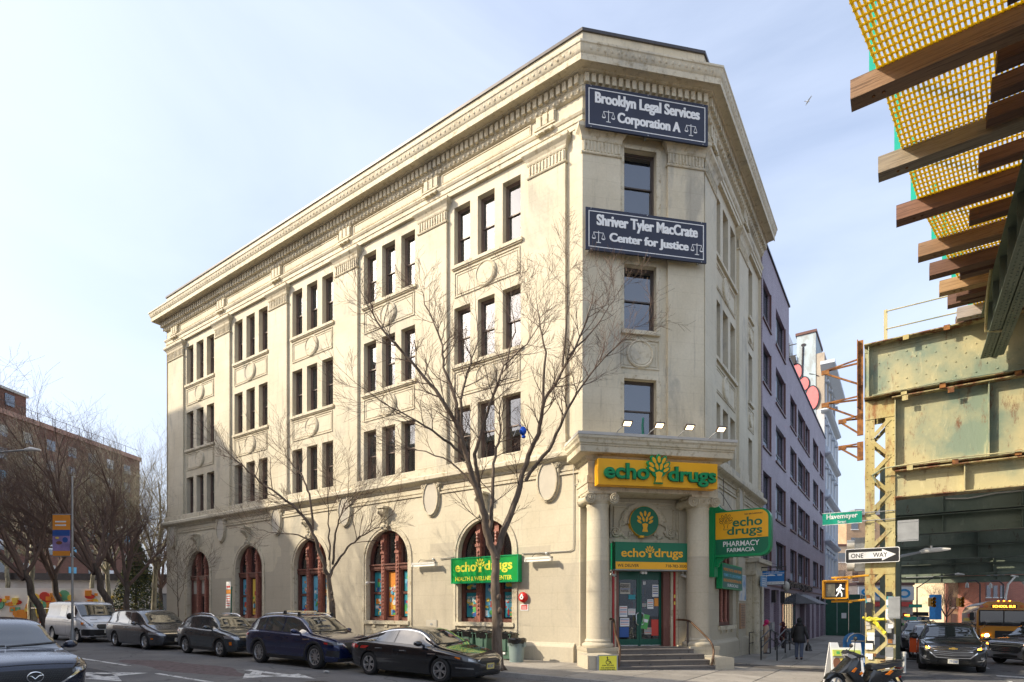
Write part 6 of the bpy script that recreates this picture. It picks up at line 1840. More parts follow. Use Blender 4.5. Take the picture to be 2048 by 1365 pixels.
for k in range(6):
 z = 0 + 5.2 * k
 for (a,b) in ((-9,-3.5),(3.5,9)):
  m = MB(M_BRG); m.bar((a * 1.1,0, z),(b * 1.1,0, z + 5),0.45,0.45); m.bar((b * 1.1,0, z),(a * 1.1,0, z + 5),0.45,0.45); m.bar((a * 1.1,0, z),(b * 1.1,0, z),0.5,0.5); m.put('lattice', t, MBG)
m = MB(M_BRG); m.bar((-40,0,9),(30,0,9),1,1.4); m.bar((-40,0,14),(30,0,14),0.6,0.6)
for k in range(16): m.bar((-40 + 4.2 * k,0,9),(-38 + 4.2 * k,0,14),0.35,0.35); m.bar((-38 + 4.2 * k,0,14),(-36 + 4.2 * k,0,9),0.35,0.35)
m.put('truss_deck', t, MBG)
# ---- left background: brick tower,school building with mural,fence
M_PROJ = brick_mat('project_brick', (0.27,0.12,0.075),(0.21,0.09,0.06),(0.28,0.18,0.13), rad(84.5),0.4,0.13,0.008,0.8,0.7)
PT = Vector((-58.9,90.0,0)); ang = math.atan2(1,0.09)
MT_ = T(PT.x - 0.09 * 34,PT.y - 34,0) @ RZ(ang)      # x runs away from the camera along the facade,-y faces the street
t = thing('apartment_tower', 'long red-brown brick apartment block receding behind the bare trees', 'building', MT_)
Lt = 34.14
m = MB(M_PROJ); m.box(0, Lt, 0,14,-2,25.2); m.put('wall', t, MT_)
m = MB(simple('terracotta_coping', (0.45,0.25,0.18),0.7, var=0.1)); m.box(-0.2, Lt + 0.2,-0.2,14.2,25.2,25.8); m.put('parapet', t, MT_)
m = MB(M_WFR)
for k in range(16): m.box(k * 2.1,k * 2.1 + 0.04,0.2,0.26,25.8,27.0)
m.box(0, Lt, 0.2,0.24,26.9,26.94); m.put('roof_railing', t, MT_)
m = MB(M_PROJ); m.box(1.0,16.0,1.0,10,25.8,28.6); m.box(0.8,16.2,0.8,10.2,28.6,28.9, M_CREAMP); pb = m.put('stair_tower', t, MT_)
g = MB(M_NGL); g.box(13.2,14.4,0.9,1.0,26.8,28.2); g.put('window', pb, MT_)
random.seed(5)
for i in range(10):
 for j in range(9):
  x = 1.6 + 3.25 * i; z = 0.8 + 2.72 * j
  g = MB(M_NGL); g.box(x, x + 1.25,-0.04,0.03, z, z + 1.35); w = g.put('window', t, MT_)
  if random.random() < 0.6:
   g = MB(random.choice([M_WHTP, M_CREAMP, M_CREAMP, M_SKYB])); g.box(x, x + 1.25,-0.06,-0.04, z + random.uniform(0.4,1.0), z + 1.35); g.put('blind', w, MT_)
  if random.random() < 0.3:
   g = MB(M_CREAMP); g.box(x + 0.3, x + 0.95,-0.45,0, z, z + 0.42); g.put('air_conditioner', w, MT_)
M_PROJ2 = brick_mat('street_brick', (0.30,0.15,0.10),(0.24,0.12,0.08),(0.3,0.2,0.15),-PH, 0.3,0.1,0.008,0.8)
def shade_block(u0,u1,z,label,mt=M_PROJ2):
 M = T(*locL(u0,20.5)) @ RZ(-PH + pi)
 t = thing('brick_building', label, 'building', M)
 w = u1 - u0
 m = MB(mt); m.box(-w, 0,0.0,12,-1, z); m.put('wall', t, M)
 m = MB(M_TRIM); m.box(-w, 0,-0.3,12, z, z + 0.4); m.put('cornice', t, M)
 n_ = int(w / 2.4)
 for i in range(n_):
  for j in range(int((z - 1) / 3.3)):
   x = -w + w * (i + 0.5) / n_
   g = MB(M_NGL); g.box(x - 0.5, x + 0.5,-0.05,0.02,1.2 + 3.3 * j, 3.0 + 3.3 * j); g.put('window', t, M)
MS = T(-57,60.0,0) @ RZ(rad(9))
t = thing('school_building', 'low white school building with a dark roof band behind the trees', 'building', MS)
m = MB(simple('school_white', (0.60,0.57,0.54),0.7, var=0.06)); m.box(0,40,0,12,0,5.0); m.put('wall', t, MS)
m = MB(M_COPE); m.box(-0.3,40.3,-0.5,12,5.0,5.7); m.put('roof_band', t, MS)
m = MB(M_WFR2); m.box(22,27,-0.1,0,0.5,3.6)
m.put('entrance', t, MS)
for k in range(5):
 g = MB(M_NGL); g.box(17.5 + 4.5 * k, 19 + 4.5 * k, -0.05,0.02,1.6,3.6); g.put('window', t, MS)
m = MB(M_WHTP); m.box(23,26,-0.35,-0.1,3.0,4.2); m.put('sign_board', t, MS)
MM = T(-45.5,48.5,0) @ RZ(rad(12))
t = thing('mural_wall', 'low wall with a bright orange and white mural behind the white van', 'mural', MM)
m = MB(M_WHTP); m.box(0,11.5,0,0.4,0,3.7); m.put('wall', t, MM)
random.seed(6)
M_MGR = simple('mural_mint', (0.15,0.45,0.28),0.6, var=0.05)
for k in range(120):
 m = MB(random.choice([M_ORNG,M_ORNG,M_YELW,M_YELW,M_MGR,M_REDP,M_ORNG])); x = random.uniform(0.3,10.9); z = random.uniform(0.6,3.1); r = random.uniform(0.12,0.5)
 if random.random() < 0.6: m.disc((x,z),min(r,11.2 - x),r * random.uniform(0.5,1.2) if z > 1.3 else r * 0.5,-0.02 - 0.0015 * k,0,10)
 else: m.box(x,min(x + r,11.4),-0.02 - 0.0015 * k,0,z,z + r)
 m.put('mural_shape', t, MM)
# ---------------------------------------------------------------- vehicles
def paint(name,col,metal=0.35,rough=0.18):
 m,n,l,b = mat_new(name)
 f = noise(n,l,2.0,4,0.6)
 l.new(ramp(n, l, f, [(0.3, tuple(c * 0.9 for c in col)),(0.7, tuple(min(1, c * 1.12) for c in col))]), b.inputs['Base Color'])
 b.inputs['Metallic'].default_value = metal; b.inputs['Coat Weight'].default_value = 1.0; b.inputs['Coat Roughness'].default_value = 0.03
 dr = noise(n,l,9,6,0.7)
 l.new(ramp(n, l, dr, [(0.35,(rough,) * 3),(0.75,(rough + 0.12,) * 3)]), b.inputs['Roughness'])
 return m
M_TYRE = simple('tyre_rubber', (0.018,0.018,0.018),0.85, var=0.2)
M_RIM = simple('alloy_rim', (0.55,0.55,0.55),0.28, metal=0.9, var=0.05)
M_RIMD = simple('rim_dark', (0.05,0.05,0.05),0.4, metal=0.6, var=0.05)
M_CGL = simple('car_glass', (0.03,0.036,0.036),0.04, var=0.0, spec=1.0, coat=1.0)
M_CPL = simple('black_trim', (0.02,0.02,0.021),0.5, var=0.15)
M_CHR = simple('car_chrome', (0.75,0.75,0.75),0.12, metal=1.0, var=0.02)
M_HLB = simple('headlight_glass', (0.42,0.43,0.44),0.08, var=0.25, scale=18, coat=1.0, metal=0.5)
M_HLD = simple('headlight_dark', (0.05,0.052,0.055),0.1, var=0.2, coat=1.0)
M_TLR = simple('taillight_red', (0.42,0.012,0.012),0.12, var=0.1, coat=1.0)
M_AMB = simple('amber_lens', (0.75,0.19,0.01),0.2, var=0.1)
M_AMBL = simple('lit_amber', (0.9,0.35,0.02),0.3, var=0, emit=(1.0,0.32,0.03), estr=4.0)
M_PLATE = simple('licence_plate', (0.70,0.68,0.58),0.5, var=0.06)
M_PLATY = simple('licence_plate_yellow', (0.62,0.50,0.16),0.5, var=0.06)
M_UNDER = simple('underbody', (0.01,0.01,0.01),0.9, var=0)
def PL(pts):
 def f(x):
  if x <= pts[0][0]: return pts[0][1]
  for (a,b),(c,d) in zip(pts[:-1],pts[1:]):
   if x <= c: return b + (d - b) * (x - a) / (c - a) if c > a else d
  return pts[-1][1]
 return f
def SM(pts):
 """smooth (monotone cubic) interpolation"""
 xs = [p[0] for p in pts]; ys = [p[1] for p in pts]; n = len(xs)
 d = [(ys[i + 1] - ys[i]) / (xs[i + 1] - xs[i]) for i in range(n - 1)]
 m = [d[0]] + [0 if d[i - 1] * d[i] <= 0 else 2 * d[i - 1] * d[i] / (d[i - 1] + d[i]) for i in range(1,n - 1)] + [d[-1]]
 def f(x):
  if x <= xs[0]: return ys[0]
  if x >= xs[-1]: return ys[-1]
  i = 0
  while x > xs[i + 1]: i += 1
  h = xs[i + 1] - xs[i]; t = (x - xs[i]) / h
  return (2 * t ** 3 - 3 * t ** 2 + 1) * ys[i] + (t ** 3 - 2 * t ** 2 + t) * h * m[i] + (-2 * t ** 3 + 3 * t ** 2) * ys[i + 1] + (t ** 3 - t ** 2) * h * m[i + 1]
 return f
def car_shell(sp):
 Lh = sp['L'] / 2; Wh = sp['W'] / 2
 top = SM(sp['top']); belt = SM(sp['belt']); plan_ = SM(sp['plan']); bot = SM(sp['bot'])
 zw = sp.get('zw', 0.62); tum = sp.get('tumble', 0.70)
 def section(x):
  w = Wh * plan_(x); zs = belt(x); zt = max(top(x),zs + 0.03); zb = bot(x)
  h = zt - zs; g = max(0.0,min(1.0,(h - 0.06) / 0.40))
  wr = w * (0.86 + (tum - 0.86) * g)
  zm = max(zb + 0.1,min(zw,zs - 0.12))
  pts = [(0,zb),(w * 0.82,zb),(w * 0.95,zb + 0.05),(w * 0.985,zb + (zm - zb) * 0.45),(w,zm),(w * 0.99,zs - (zs - zm) * 0.35),(w * 0.965,zs - 0.025),
      (w * (0.90 if g < 0.2 else 0.935),zs + 0.015),(wr + (w * 0.92 - wr) * 0.45 * g,zs + h * 0.45 * g + 0.02),(wr + 0.02 * g,zt - min(0.10,h * 0.35)),(wr * 0.90,zt - min(0.035,h * 0.2)),(wr * 0.5,zt - 0.006),(0,zt)]
  return pts
 xs = []
 N = sp.get('N', 64)
 for i in range(N + 1):
  xs.append(-Lh * cos(pi * i / N) * 0.35 + (-Lh + 2 * Lh * i / N) * 0.65)
 rings = []
 for x in xs:
  half = section(x)
  e = min(x + Lh,Lh - x)        # rounding at the bumpers
  k = sp.get('round', 0.10)
  s = 1.0
  if e < k: s = 1 - 0.16 * (1 - e / k) ** 2
  zc_ = 0.62
  P_ = [(y * s,zc_ + (z - zc_) * (1 - (1 - s) * 0.9)) for (y,z) in half]
  fine = []
  for a,b,c,d in zip([P_[0]] + P_[:-2],P_[:-1],P_[1:],P_[2:] + [P_[-1]]):
   for q in range(3):
    t = q / 3
    fine.append(tuple(0.5 * (2 * b[i] + (c[i] - a[i]) * t + (2 * a[i] - 5 * b[i] + 4 * c[i] - d[i]) * t * t + (3 * b[i] - a[i] - 3 * c[i] + d[i]) * t ** 3) for i in (0,1)))
  fine.append(P_[-1])
  fine[0] = (0,P_[0][1])
  ring = [(x,y,z) for (y,z) in fine] + [(x,-y,z) for (y,z) in fine[-2:0:-1]]
  rings.append(ring)
 m = len(rings[0]); vs = [p for r in rings for p in r]; fs = []
 for i in range(len(rings) - 1):
  for j in range(m):
   j2 = (j + 1) % m
   fs.append((i * m + j,(i + 1) * m + j,(i + 1) * m + j2,i * m + j2))
 fs.append(tuple(range(m))[::1]); fs.append(tuple(range((len(rings) - 1) * m,len(rings) * m))[::-1])
 me = bpy.data.meshes.new('body'); me.from_pydata(vs, [], fs)
 bm = bmesh.new(); bm.from_mesh(me); bmesh.ops.recalc_face_normals(bm,faces=bm.faces)
 bvh = BVHTree.FromBMesh(bm)
 bm.to_mesh(me); bm.free()
 return me,bvh,top,belt
def cut_arches(me,wheels,R,Wh,depth=0.30):
 o = bpy.data.objects.new('tmp_body', me); COL.objects.link(o)
 cut = MB()
 for (x,z) in wheels:
  for s in (-1,1):
   n = 28; y0,y1 = s * (Wh - depth),s * (Wh + 0.3)
   vs = [(x + R * cos(2 * pi * k / n),y0,z + R * sin(2 * pi * k / n)) for k in range(n)] + [(x + R * cos(2 * pi * k / n),y1,z + R * sin(2 * pi * k / n)) for k in range(n)]
   fs = [(k,(k + 1) % n,(k + 1) % n + n,k + n) for k in range(n)] + [tuple(range(n - 1,-1,-1)),tuple(range(n,2 * n))]
   cut.add(vs,fs)
 cm = cut.mesh('cut', fix=True); co = bpy.data.objects.new('tmp_cut', cm); COL.objects.link(co)
 md = o.modifiers.new('b', 'BOOLEAN'); md.operation = 'DIFFERENCE'; md.object = co; md.solver = 'EXACT'
 dg = bpy.context.evaluated_depsgraph_get()
 res = bpy.data.meshes.new_from_object(o.evaluated_get(dg))
 bpy.data.objects.remove(o); bpy.data.objects.remove(co); bpy.data.meshes.remove(cm)
 return res
class Skin:
 """sheets that follow the car's surface"""
 def __init__(s,bvh,L_,W_): s.b = bvh; s.L = L_; s.W = W_
 def hit(s,mode,a,b):
  if mode == 'side+': o, d = (a, 3, b),(0,-1,0)
  elif mode == 'side-': o, d = (a, -3, b),(0,1,0)
  elif mode == 'front': o, d = (6, a, b),(-1,0,0)
  elif mode == 'rear': o, d = (-6, a, b),(1,0,0)
  else: o,d = (a,b,4),(0,0,-1)
  p,n,i,dist = s.b.ray_cast(Vector(o),Vector(d))
  return (p,n)
 def patch(s,mb,mode,a0,a1,lo,hi,na=10,nb=4,off=0.004,mat=None):
  grid = []
  lo = lo if callable(lo) else (lambda x,v=lo: v); hi = hi if callable(hi) else (lambda x,v=hi: v)
  for i in range(na + 1):
   a = a0 + (a1 - a0) * i / na; row = []
   for j in range(nb + 1):
    b = lo(a) + (hi(a) - lo(a)) * j / nb
    p,n = s.hit(mode,a,b)
    if p is None: row.append(None)
    else: row.append((p + n * off,p - n * 0.012))
   grid.append(row)
  vs = []; idx = {}; fs = []
  for i in range(na + 1):
   for j in range(nb + 1):
    if grid[i][j] is not None:
     idx[(i,j)] = len(vs); vs.append(grid[i][j][0]); vs.append(grid[i][j][1])
  def g(i,j): return idx.get((i,j))
  for i in range(na):
   for j in range(nb):
    q = [g(i,j),g(i + 1,j),g(i + 1,j + 1),g(i,j + 1)]
    if None in q: continue
    pts = [vs[k] for k in q]
    if max((pts[0] - pts[2]).length,(pts[1] - pts[3]).length) > 0.75: continue
    fs.append(tuple(q))
    for (e0,e1,cond) in ((q[0],q[1],j == 0),(q[2],q[3],j == nb - 1),(q[1],q[2],i == na - 1),(q[3],q[0],i == 0)):
     if cond: fs.append((e0,e0 + 1,e1 + 1,e1))
  if fs: mb.add(vs,fs,mat)
def wheel_meshes(R,w,style):
 t = MB(M_TYRE)
 rr = R * sp_rim
 prof = [(rr,-w / 2 + 0.02),(rr + 0.02,-w / 2),(R - 0.03,-w / 2),(R,-w / 2 + 0.035),(R,w / 2 - 0.035),(R - 0.03,w / 2),(rr + 0.02,w / 2),(rr,w / 2 - 0.02)]
 t.lathe(prof, 36,(0,0,0), None, 'y')
 tm = t.mesh('tyre', 40)
 r = MB(M_RIM)
 r.lathe([(rr + 0.004,-w / 2 + 0.03),(rr + 0.004, w / 2 - 0.01),(rr - 0.018, w / 2 - 0.012),(rr - 0.03, w / 2 - 0.05)],36,(0,0,0), M_RIM, 'y')
 r.lathe([(rr - 0.02, w / 2 - 0.10),(0.0, w / 2 - 0.11)],24,(0,0,0), M_RIMD, 'y')
 ns = style
 yf = -(w / 2 - 0.035)
 for k in range(ns):
  for dd in ((-0.10,0.10) if ns <= 6 else (0,)):
   a = 2 * pi * k / ns + dd
   a2 = 2 * pi * k / ns + dd * 1.9
   p0 = Vector((0.04 * cos(a),yf + 0.012,0.04 * sin(a))); p1 = Vector(((rr - 0.01) * cos(a2),yf,(rr - 0.01) * sin(a2)))
   r.bar(p0,p1,0.034 if ns <= 6 else 0.045,0.03,M_RIM,(0,1,0))
 r.lathe([(0.06, w / 2 - 0.06),(0.055, w / 2 - 0.03),(0.0, w / 2 - 0.025)],16,(0,0,0), M_RIM, 'y')
 return tm, r.mesh('rim', 35)
sp_rim = 0.68
def build_car(sp,name,label,cat,M,group=None):
 L_, W_, R = sp['L'], sp['W'], sp['R']; Wh = W_ / 2
 car = thing(name,label,cat,M,group)
 me,bvh,top,belt = car_shell(sp)
 wx = (sp['wb'] / 2 + sp.get('wo', 0),-sp['wb'] / 2 + sp.get('wo', 0))
 body = cut_arches(me,[(x,R) for x in wx],R + 0.055,Wh)
 mp = sp['paint']
 body.materials.clear(); body.materials.append(mp); body.materials.append(M_UNDER)
 for p in body.polygons:
  c = p.center; inside = any(abs(c.y) < Wh - 0.02 and math.hypot(c.x - x,c.z - R) < R + 0.0555 and (abs(p.normal.y) > 0.9 and abs(c.y) < Wh - 0.2 or (abs(p.normal.y) < 0.3 and math.hypot(c.x - x,c.z - R) > R + 0.045)) for x in wx)
  p.material_index = 1 if inside or (p.normal.z < -0.8 and c.z < 0.5) else 0
  p.use_smooth = True
 body.set_sharp_from_angle(angle=rad(38))
 put('body', body, car, M)
 S = Skin(bvh,L_,W_)
 sides = ('side-', 'side+')
 def P(nm,mt,args,smooth=30,both=False,parent=None):
  m = MB(mt)
  for a in args: S.patch(m,*a[:5],**(a[5] if len(a) > 5 else {}))
  if m.v: return m.put(nm,parent or car,M,smooth=smooth)
 zr = lambda x: top(x) - 0.115 - 0.0
 for sd in sides:
  for (xa, xb) in sp['dlo']:
   lo = lambda x: belt(x) + 0.045
   hi = lambda x: max(belt(x) + 0.05, min(zr(x), sp.get('dlotop', 9) ))
   cutf = sp.get('dlocut')
   if cutf:
    h2 = PL(cutf); hi = (lambda x,h=hi,q=h2: max(belt(x) + 0.05,min(h(x),q(x))))
   P('side_window', M_CGL, [(sd, xa, xb, lo, hi, dict(na=16, nb=4, off=0.006))])
  if sp.get('chrome_dlo'):
   xa, xb = sp['dlo'][-1][0] if sp['dlo'][-1][0] < sp['dlo'][0][0] else sp['dlo'][0][0], max(d[1] for d in sp['dlo'])
   P('window_trim', M_CHR, [(sd, min(d[0] for d in sp['dlo']) - 0.04, xb + 0.1, lambda x: max(belt(x) + 0.045, min(zr(x),9)) + 0.005, lambda x: max(belt(x) + 0.045, min(zr(x),9)) + 0.03, dict(na=24, nb=1, off=0.008))])
  sm_ = [(sd, x - 0.004, x + 0.004, sp.get('seam0', 0.30),(lambda x_: belt(x_) + 0.02), dict(na=1, nb=8, off=0.0015)) for x in sp['seams']]
  P('door_seam', M_UNDER, sm_)
  if sp.get('clad'):
   P('sill_cladding', M_CPL, [(sd, -L_ / 2 + 0.2, L_ / 2 - 0.2, PL([(-L_ / 2, sp['clad'] - 0.05),(L_ / 2, sp['clad'] - 0.05)]) if False else (lambda x: sp['bot0'] + 0.02), sp['clad'], dict(na=1 if False else 40, nb=1, off=0.006))]) if False else None
  hs = -1 if sd == 'side-' else 1
  for x in sp['handles']:
   p,n = S.hit(sd,x,belt(x) - 0.14)
   m = MB(M_CHR if sp.get('chrome_handle') else mp); m.bar(p + Vector((-0.10, hs * 0.028,0.0)), p + Vector((0.10, hs * 0.028,0.005)),0.02,0.028, None, (0,0,1))
   m.bar(p + Vector((-0.09,0,0)),p + Vector((-0.09,hs * 0.03,0)),0.02,0.02); m.bar(p + Vector((0.09,0,0)),p + Vector((0.09,hs * 0.03,0)),0.02,0.02)
   m.put('door_handle', car, M)
  mxp = sp['mirror']; p, n = S.hit(sd, mxp, belt(mxp) + 0.06)
  if p is None: p = Vector((mxp,hs * Wh * 0.9,belt(mxp) + 0.06))
  p = Vector((mxp,hs * min(abs(p.y),Wh * 0.93),belt(mxp) + 0.06))
  ms = sp.get('mirror_size', (0.10,0.13,0.08))
  m = MB(sp.get('mirror_mat', mp)); m.ellipsoid((p.x - 0.0, p.y + hs * (0.08 + ms[1]), p.z + 0.06), ms, 12); m.bar(p + Vector((0.03,-hs * 0.05,-0.02)), p + Vector((0.0, hs * 0.12,0.03)),0.05,0.05)
  mir = m.put('wing_mirror', car, M, smooth=60)
  m = MB(M_CGL); m.ellipsoid((p.x - ms[0] * 0.75, p.y + hs * (0.08 + ms[1]), p.z + 0.06),(0.03, ms[1] * 0.85, ms[2] * 0.8),10); m.put('mirror_glass', mir, M, smooth=60)
 zc0, zc1 = sp['ws']; hw = sp['wsw']
 P('windscreen', M_CGL, [('front', -hw[0] * Wh, hw[0] * Wh, lambda y: zc0 - 0.02 * (y / Wh) ** 2 * 4, lambda y: zc1 - 0.05 * (abs(y) / Wh) ** 3, dict(na=24, nb=12, off=0.006))], smooth=40)
 if sp.get('rw'):
  a, b = sp['rw']; P('rear_window', M_CGL, [('rear', -hw[0] * Wh * 0.92, hw[0] * Wh * 0.92, a, b, dict(na=16, nb=6, off=0.006))])
 P('wiper', M_CPL, [('front', -0.1 * Wh, 0.75 * Wh, lambda y: zc0 + 0.015 + 0.06 * (y / Wh), lambda y: zc0 + 0.035 + 0.06 * (y / Wh), dict(na=10, nb=1, off=0.02)),('front', -0.75 * Wh, -0.12 * Wh, lambda y: zc0 + 0.02, lambda y: zc0 + 0.04, dict(na=10, nb=1, off=0.02))])
 P('bonnet_seam', M_UNDER, [('front', -0.86 * Wh, 0.86 * Wh, lambda y: sp['hoodz'] - 0.05 * (y / Wh) ** 2, lambda y: sp['hoodz'] + 0.012 - 0.05 * (y / Wh) ** 2, dict(na=20, nb=1, off=0.0015))])
 for (nm, mt, w, lo, hi, off) in sp['front']:
  P(nm, mt, [('front', -w * Wh, w * Wh, (lambda y, f=PL(lo): f(abs(y) / Wh)),(lambda y, f=PL(hi): f(abs(y) / Wh)), dict(na=30, nb=5, off=off))])
 for (nm, mt, y0, y1, lo, hi, off) in sp['pair']:
  for s in (-1,1):
   a,b = sorted((s * y0 * Wh,s * y1 * Wh))
   P(nm, mt, [('front', a, b, (lambda y, f=PL(lo): f(abs(y) / Wh)),(lambda y, f=PL(hi): f(abs(y) / Wh)), dict(na=14, nb=3, off=off))])
 for (nm, mt, x0, x1, lo, hi, off) in sp.get('sidep', []):
  for sd in sides:
   P(nm,mt,[(sd,x0,x1,PL(lo),PL(hi),dict(na=14,nb=3,off=off))])
 for (nm, mt, y0, y1, lo, hi, off) in sp.get('rearp', []):
  for s in (-1,1):
   a,b = sorted((s * y0 * Wh,s * y1 * Wh))
   P(nm, mt, [('rear', a, b, lo, hi, dict(na=10, nb=3, off=off))])
 if sp.get('plate'):
  z, mt, txt = sp['plate']; p, n = S.hit('front', 0, z); m = MB(mt); xx = p.x + 0.025
  m.box(xx - 0.03, xx, -0.155,0.155, z - 0.08, z + 0.08); pl_ = m.put('licence_plate', car, M)
  m = MB(M_CPL);
  tm = text_mesh(txt,-0.12,0.12,-0.045,0.045,0,M_DBLU,0.002,0.01)
  X = Matrix(((0,-1,0,xx + 0.001),(1,0,0,0),(0,0,1,z),(0,0,0,1)))
  tm.v = [tuple(X @ Vector(v)) for v in tm.v]; tm.put('lettering', pl_, M)
 if sp.get('badge'):
  z, kind = sp['badge']; p, n = S.hit('front', 0, z); m = MB(M_CHR); xx = p.x + 0.02
  def fr(pts,th=0.018):
   m.tube([(xx,y,z + q) for y,q in pts],th / 2,6)
  if kind == 'wing':
   el_ = [(0.115 * cos(a),0.09 * sin(a)) for a in [2 * pi * k / 28 for k in range(29)]]; fr(el_,0.02)
   fr([(-0.10,0.03),(-0.05,0.02),(0.0,-0.03),(0.05,0.02),(0.10,0.03)],0.02)
  elif kind == 'cross':
   m.X = Matrix.Translation((xx, 0, z)); m.prism([(-0.13,-0.022),(-0.045,-0.022),(-0.05,-0.045),(0.05,-0.045),(0.045,-0.022),(0.12,-0.022),(0.13,0.022),(0.045,0.022),(0.05,0.045),(-0.04,0.045),(-0.045,0.022),(-0.12,0.022)],-0.01,0.012, None, 'x')
   m.mats[0] = simple('gold_badge', (0.7,0.45,0.1),0.3, metal=0.6, var=0)
  elif kind == 'oval':
   el_ = [(0.10 * cos(a),0.042 * sin(a)) for a in [2 * pi * k / 24 for k in range(25)]]; fr(el_,0.012)
   m.X = Matrix.Translation((xx, 0, z)); m.prism([(0.09 * cos(a),0.034 * sin(a)) for a in [2 * pi * k / 20 for k in range(20)]],-0.01,0.004, None, 'x')
  m.put('badge', car, M, smooth=40)
 for f in sp.get('extra', []): f(car, M, S, sp, top, belt)
 tm, rm = wheel_meshes(R, sp.get('tw', 0.22), sp.get('spokes', 5))
 for x in wx:
  for s in (-1,1):
   MW = M @ T(x,s * (Wh - 0.125),R) @ (RZ(0) if s < 0 else RZ(pi))
   w = bpy.data.objects.new('wheel', None); link(w, car, MW); w.empty_display_size = 0.2
   put('tyre', tm, w, MW); put('rim', rm, w, MW @ Matrix.Rotation(random.random() * 6,4, 'Y'))
 return car
def roof_rails(car,M,S,sp,top,belt):
 for s in (-1,1):
  pts = []
  x0, x1 = sp['rails']
  for k in range(9):
   x = x0 + (x1 - x0) * k / 8
   p, n = S.hit('top', x, s * sp['W'] / 2 * sp.get('railw', 0.60)); up = 0.05 if 0 < k < 8 else 0.005
   pts.append((p.x,p.y,p.z + up))
  m = MB(M_CHR if sp.get('chrome_rail', True) else M_CPL); m.tube(pts, 0.016,6); m.put('roof_rail', car, M, smooth=50)
def cross_bars(car,M,S,sp,top,belt):
 for x in (0.35,-0.45):
  m = MB(M_CHR); w = sp['W'] / 2 * 0.68; p, n = S.hit('top', x, 0); z = p.z + 0.09
  m.tube([(x,-w,z),(x,w,z)],0.018,6)
  c = m.put('roof_bar', car, M)
  m = MB(M_CPL)
  for s in (-1,1): m.prism([(x - 0.09,z - 0.10),(x + 0.09,z - 0.10),(x + 0.04,z + 0.025),(x - 0.04,z + 0.025)],*sorted((s * w * 0.95,s * w * 1.03)))
  m.put('bar_foot', c, M)
def arch_cladding(col):
 def f(car,M,S,sp,top,belt):
  R = sp['R']; Wh = sp['W'] / 2
  for x in (sp['wb'] / 2,-sp['wb'] / 2):
   for sd in ('side-', 'side+'):
    m = MB(col); vs = []; fs = []; hs = -1 if sd == 'side-' else 1
    for k in range(25):
     a = rad(-12) + rad(204) * k / 24
     for (r,o) in ((R + 0.05,-0.06),(R + 0.05,0.012),(R + 0.125,0.012),(R + 0.13,-0.01)):
      px,pz = x + r * cos(a),R + r * sin(a)
      p,n = S.hit(sd,x + (R + 0.10) * cos(a),max(R + (R + 0.10) * sin(a),0.24))
      y = abs(p.y) if p is not None else Wh * 0.95
      vs.append((px,hs * (y + o),pz))
    for k in range(24):
     for j in range(3): fs.append((k * 4 + j,k * 4 + j + 1,(k + 1) * 4 + j + 1,(k + 1) * 4 + j))
    m.add(vs, fs); m.put('arch_cladding', car, M, smooth=40)
 return f
def sill_clad(col,z1=0.36):
 def f(car,M,S,sp,top,belt):
  R = sp['R']
  for sd in ('side-', 'side+'):
   m = MB(col); S.patch(m, sd, -sp['wb'] / 2 + R + 0.08, sp['wb'] / 2 - R - 0.08,0.245, z1, na=12, nb=2, off=0.008); m.put('sill_cladding', car, M)
 return f
def base_spec(**k):
 d = dict(handles=[],seams=[],front=[],pair=[],extra=[],mirror=0.7,hoodz=0.8,tumble=0.70,R=0.34,tw=0.22,spokes=5)
 d.update(k); return d
P_BLACK = paint('black_car_paint', (0.010,0.011,0.013),0.2)
P_BLUE = paint('deep_blue_car_paint', (0.008,0.018,0.075),0.5)
P_SLATE = paint('slate_blue_car_paint', (0.05,0.062,0.07),0.5)
P_GREY = paint('graphite_car_paint', (0.075,0.078,0.085),0.6)
P_WHITE = paint('white_van_paint', (0.76,0.77,0.78),0.0,0.3)
P_DARK = paint('charcoal_car_paint', (0.022,0.024,0.027),0.4)
P_SILV = paint('silver_car_paint', (0.42,0.42,0.43),0.7)
P_FORE = paint('night_blue_car_paint', (0.012,0.018,0.038),0.45,0.22)
def car_at(u,off):
 x,y = locL(u,off)
 return ground_frame(x,y,-PH,-0.065)
